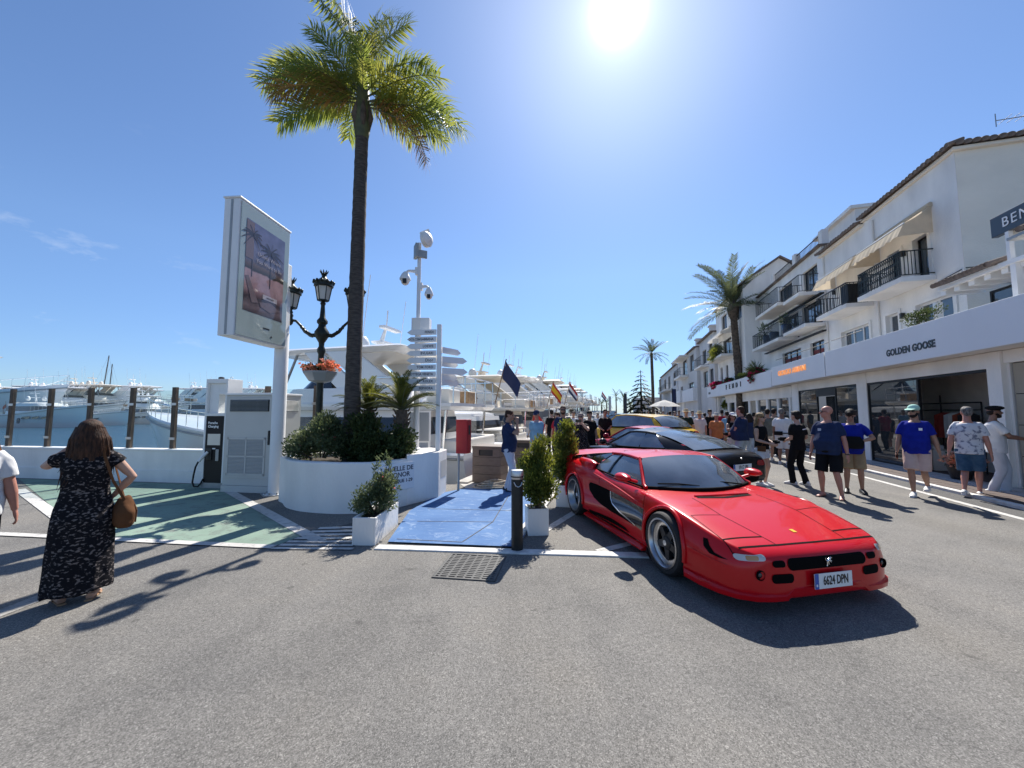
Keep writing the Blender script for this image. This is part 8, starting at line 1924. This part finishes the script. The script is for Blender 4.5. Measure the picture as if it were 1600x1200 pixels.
# cycads
cf = [frond(.95, .95, 52, .15, .012, 'cycad_leaf', lift=.25, plumose=.1, seed=40 + i, petiole=.1, curl=.1) for i in range(2)]
for k, (px, py, d_, sc, lab) in enumerate(((628, 640, 7.8, .86, 'sago palm with a shaggy dark trunk right of the tall palm'), (577, 640, 8.05, .78, 'smaller sago palm just behind the tall palm trunk'))):
    t = empty('sago_palm', Vector((D(px, py, d_).x, d_, .72)), 0, lab, 'palm'); h = hz(px, py, d_) - .72
    tm = MB().tube([(0, 0, 0), (0, 0, h * .5), (0, 0, h)], [.15, .14, .11], 12)
    for q in range(70):
        a = q * 2.4; z = h * (q / 70); tm.tube([(.13 * math.cos(a), .13 * math.sin(a), z), (.18 * math.cos(a), .18 * math.sin(a), z + .06)], [.026, .010], 5)
    tm.build('trunk', 'date_trunk', t, smooth=60)
    r = random.Random(k)
    for q in range(34):
        o = link('frond', cf[q % 2], t, (0, 0, h)); el = [8, 28, 48, 68][q % 4] + r.uniform(-7, 7); o.rotation_euler = (r.uniform(-.2, .2), -R(el), R(q * 137.5)); o.scale = (sc * r.uniform(.85, 1.1),) * 3
# potted shrubs at the ramp
def tub(loc, rz, w, d, h, label):
    t = empty('planter_box', loc, rz, label, 'planter box', 'white square planter boxes')
    m_ = MB(); th = .025
    m_.box((0, 0, 0), (w, th, h)).box((0, d - th, 0), (w, d, h)).box((0, th, 0), (th, d - th, h)).box((w - th, th, 0), (w, d - th, h)); m_.build('box', 'white_plaster', t, bevel=.006)
    MB().box((th, th, .02), (w - th, d - th, h - .05)).build('soil', 'soil', t); return t
a, b_ = G(552, 848.5), G(586, 853); rzb = math.atan2((b_ - a).y, (b_ - a).x)
# the near left box is seen corner-on: its long side runs back along the ramp
c_ = G(622, 821); ex = (b_ - a); ey = c_ - b_
tub(b_, math.atan2(ey.y, ey.x), ey.length, .30, .345, 'white planter box with a pale green shrub at the left edge of the blue ramp')
lc = b_ + ey * .5 + Vector((-ey.y, ey.x, 0)).normalized() * .15
shrub('potted_shrub', lc + Vector((0, 0, .30)), [((0, 0, .20), (.29, .27, .25)), ((.03, .06, .42), (.19, .18, .20)), ((-.06, .1, .62), (.06, .06, .17)), ((.10, .05, .68), (.06, .06, .18)), ((-.16, -.05, .10), (.2, .2, .14))], 4200, .056, 'oleander_leaf', 'pale green oleander shrub in the white box left of the ramp', 'shrub', seed=5, lw=.34, flowers=('flower_pink', 8, .035), out=.35)
tub(G(825, 838), R(6), .29, .30, .36, 'white planter box with a yellowish shrub right of the nearest bollard')
shrub('potted_shrub', G(825, 838) + Vector((.16, .17, .33)), [((0, 0, .28), (.33, .33, .32)), ((0, 0, .58), (.28, .28, .30)), ((.02, 0, .84), (.16, .16, .18))], 8500, .050, 'privet_leaf', 'tall yellow green privet shrub beside the nearest bollard', 'shrub', seed=6, out=.5)
tub(SC(-1.15, 6.95), -AZ, .30, .30, .38, 'white planter box further back beside the red car')
shrub('potted_shrub', SC(-1.0, 7.1, .36), [((0, 0, .34), (.36, .36, .36)), ((0, 0, .70), (.32, .32, .34)), ((.02, 0, 1.0), (.18, .18, .2))], 7000, .058, 'privet_leaf', 'taller yellow green privet shrub in the second box beside the red car', 'shrub', seed=7)
# basket flowers
r = random.Random(8)
shrub('basket_flowers', Vector((-4.17, 8.32, 2.55)), [((0, 0, .08), (.36, .34, .10)), ((.18, -.1, .12), (.25, .22, .12)), ((-.2, -.1, .1), (.2, .2, .10))], 500, .06, 'shrub_leaf', 'orange and pink flowers filling the basket on the lamp post', 'flowers', seed=8, stems=4, flowers=('flower_orange', 170, .06))
# flower boxes on the long white fascia
for k, (s0, n_, z, w_, fl, nfl, lab) in enumerate(((24.2, 7.5, 3.9, 1.0, 'flower_red', 80, 'red bougainvillea spilling over the fascia next to the gold lettering'), (27.5, 7.7, 3.95, 1.8, None, 0, 'green succulents along the fascia top below the gabled house'), (31.3, 7.7, 3.9, 1.6, 'flower_red', 30, 'low green plants with few red flowers along the fascia by the date palm'), (34.3, 7.6, 3.9, 1.5, 'flower_red', 180, 'red flowering plants at the far end of the long fascia'))):
    cs = [((0, 0, .08), (.35, w_ * .9, .22))] + ([((-.2, .25, -.22), (.12, .42, .34))] if k == 0 else []) + ([((-.18, 0, -.14), (.12, w_ * .7, .16))] if k == 3 else [])
    t = shrub('fascia_plants', SC(n_, s0 + .6, z), cs, 1300, .11, 'shrub_leaf', lab, 'plants', seed=60 + k, stems=4, flowers=(fl, nfl, .12) if fl else None); t.rotation_euler = (0, 0, street_root_rz)
shrub('agave', SC(7.6, 25.2, 3.9), [((0, 0, .3), (.4, .5, .25))], 260, .34, 'oleander_leaf', 'spiky pale green plant on the fascia right of the gabled house', 'plant', seed=70, lw=.14, out=.8)
t = shrub('balcony_plants', SC(7.4, 33.4, 6.4), [((0, 0, .1), (.35, 2.2, .5)), ((-.25, .5, -.3), (.2, 1.9, .35))], 2600, .14, 'privet_leaf', 'yellow green plants spilling over the balcony of the gabled house', 'plants', seed=71); t.rotation_euler = (0, 0, street_root_rz)
t = shrub('terrace_hedge', SC(7.75, 12.75, 4.02), [((0, 0, .22), (.16, .85, .26))], 1500, .055, 'shrub_leaf', 'clipped dark hedge on the terrace above the black lettering', 'hedge', seed=72, stems=3); t.rotation_euler = (0, 0, street_root_rz)
for k, (s_, n_, z, hh, lab) in enumerate(((25.6, 8.3, 6.15, .9, 'spiky plants in navy pots on the terrace house balcony'), (22.9, 8.35, 6.2, .55, 'round cactus in the navy pot by the balcony window'))):
    shrub('potted_cactus', SC(n_, s_, z), [((0, 0, hh * .4), (.22, .5 if k == 0 else .2, hh * .5))], 260, .22, 'oleander_leaf', lab, 'plant', seed=80 + k, lw=.18, out=.7)
shrub('hanging_plant', SC(7.95, 33.9, 2.2), [((0, 0, 0), (.3, .3, .4))], 420, .16, 'privet_leaf', 'green hanging plant beside the grey glass pane of the long shop', 'plant', seed=83)
shrub('flower_display', SC(7.8, 11.9, .10), [((0, 0, .42), (.28, .42, .2))], 300, .08, 'shrub_leaf', 'orange flowers in a dark pot at the shop doorway', 'flowers', seed=84, flowers=('flower_orange', 140, .08))
tag(MB().lathe([(.17, 0), (.24, .32), (.22, .33)], 14).build('flower_pot', 'black_plastic', loc=SC(7.8, 11.9, .10), smooth=40), 'dark pot holding the orange flowers at the shop doorway', 'flower pot')
# banners and a parasol far down the street
for px, d_, y0, y1, lab, mn in ((975, 60, 614, 655, 'dark feather banner on a pole at the street end', 'navy_sign'), (951, 70, 618, 655, 'white feather banner on a pole by the far quay', 'flag_white'), (1050, 40, 606, 655, 'navy banner hanging by the far shops', 'flag_navy')):
    p = D(px, 650, d_) * Vector((1, 1, 0)); zt_ = hz(px, y0, d_)
    t = empty('feather_banner', p, 0, lab, 'banner'); MB().tube([(0, 0, 0), (.1, 0, zt_)], .035, 6).build('pole', 'black_iron', t); MB().box((.04, -.01, zt_ * .35), (.5, .01, zt_ * .97)).build('banner_cloth', mn, t)
p = D(1039, 650, 36) * Vector((1, 1, 0)); t = empty('parasol', p, 0, 'white parasol open in front of the far shops', 'parasol'); MB().lathe([(1.5, 2.25), (.8, 2.6), (.05, 2.85)], 8, cap=False).build('canopy', 'canvas_white', t); MB().tube([(0, 0, 0), (0, 0, 2.8)], .03, 6).build('pole', 'wood_post', t)
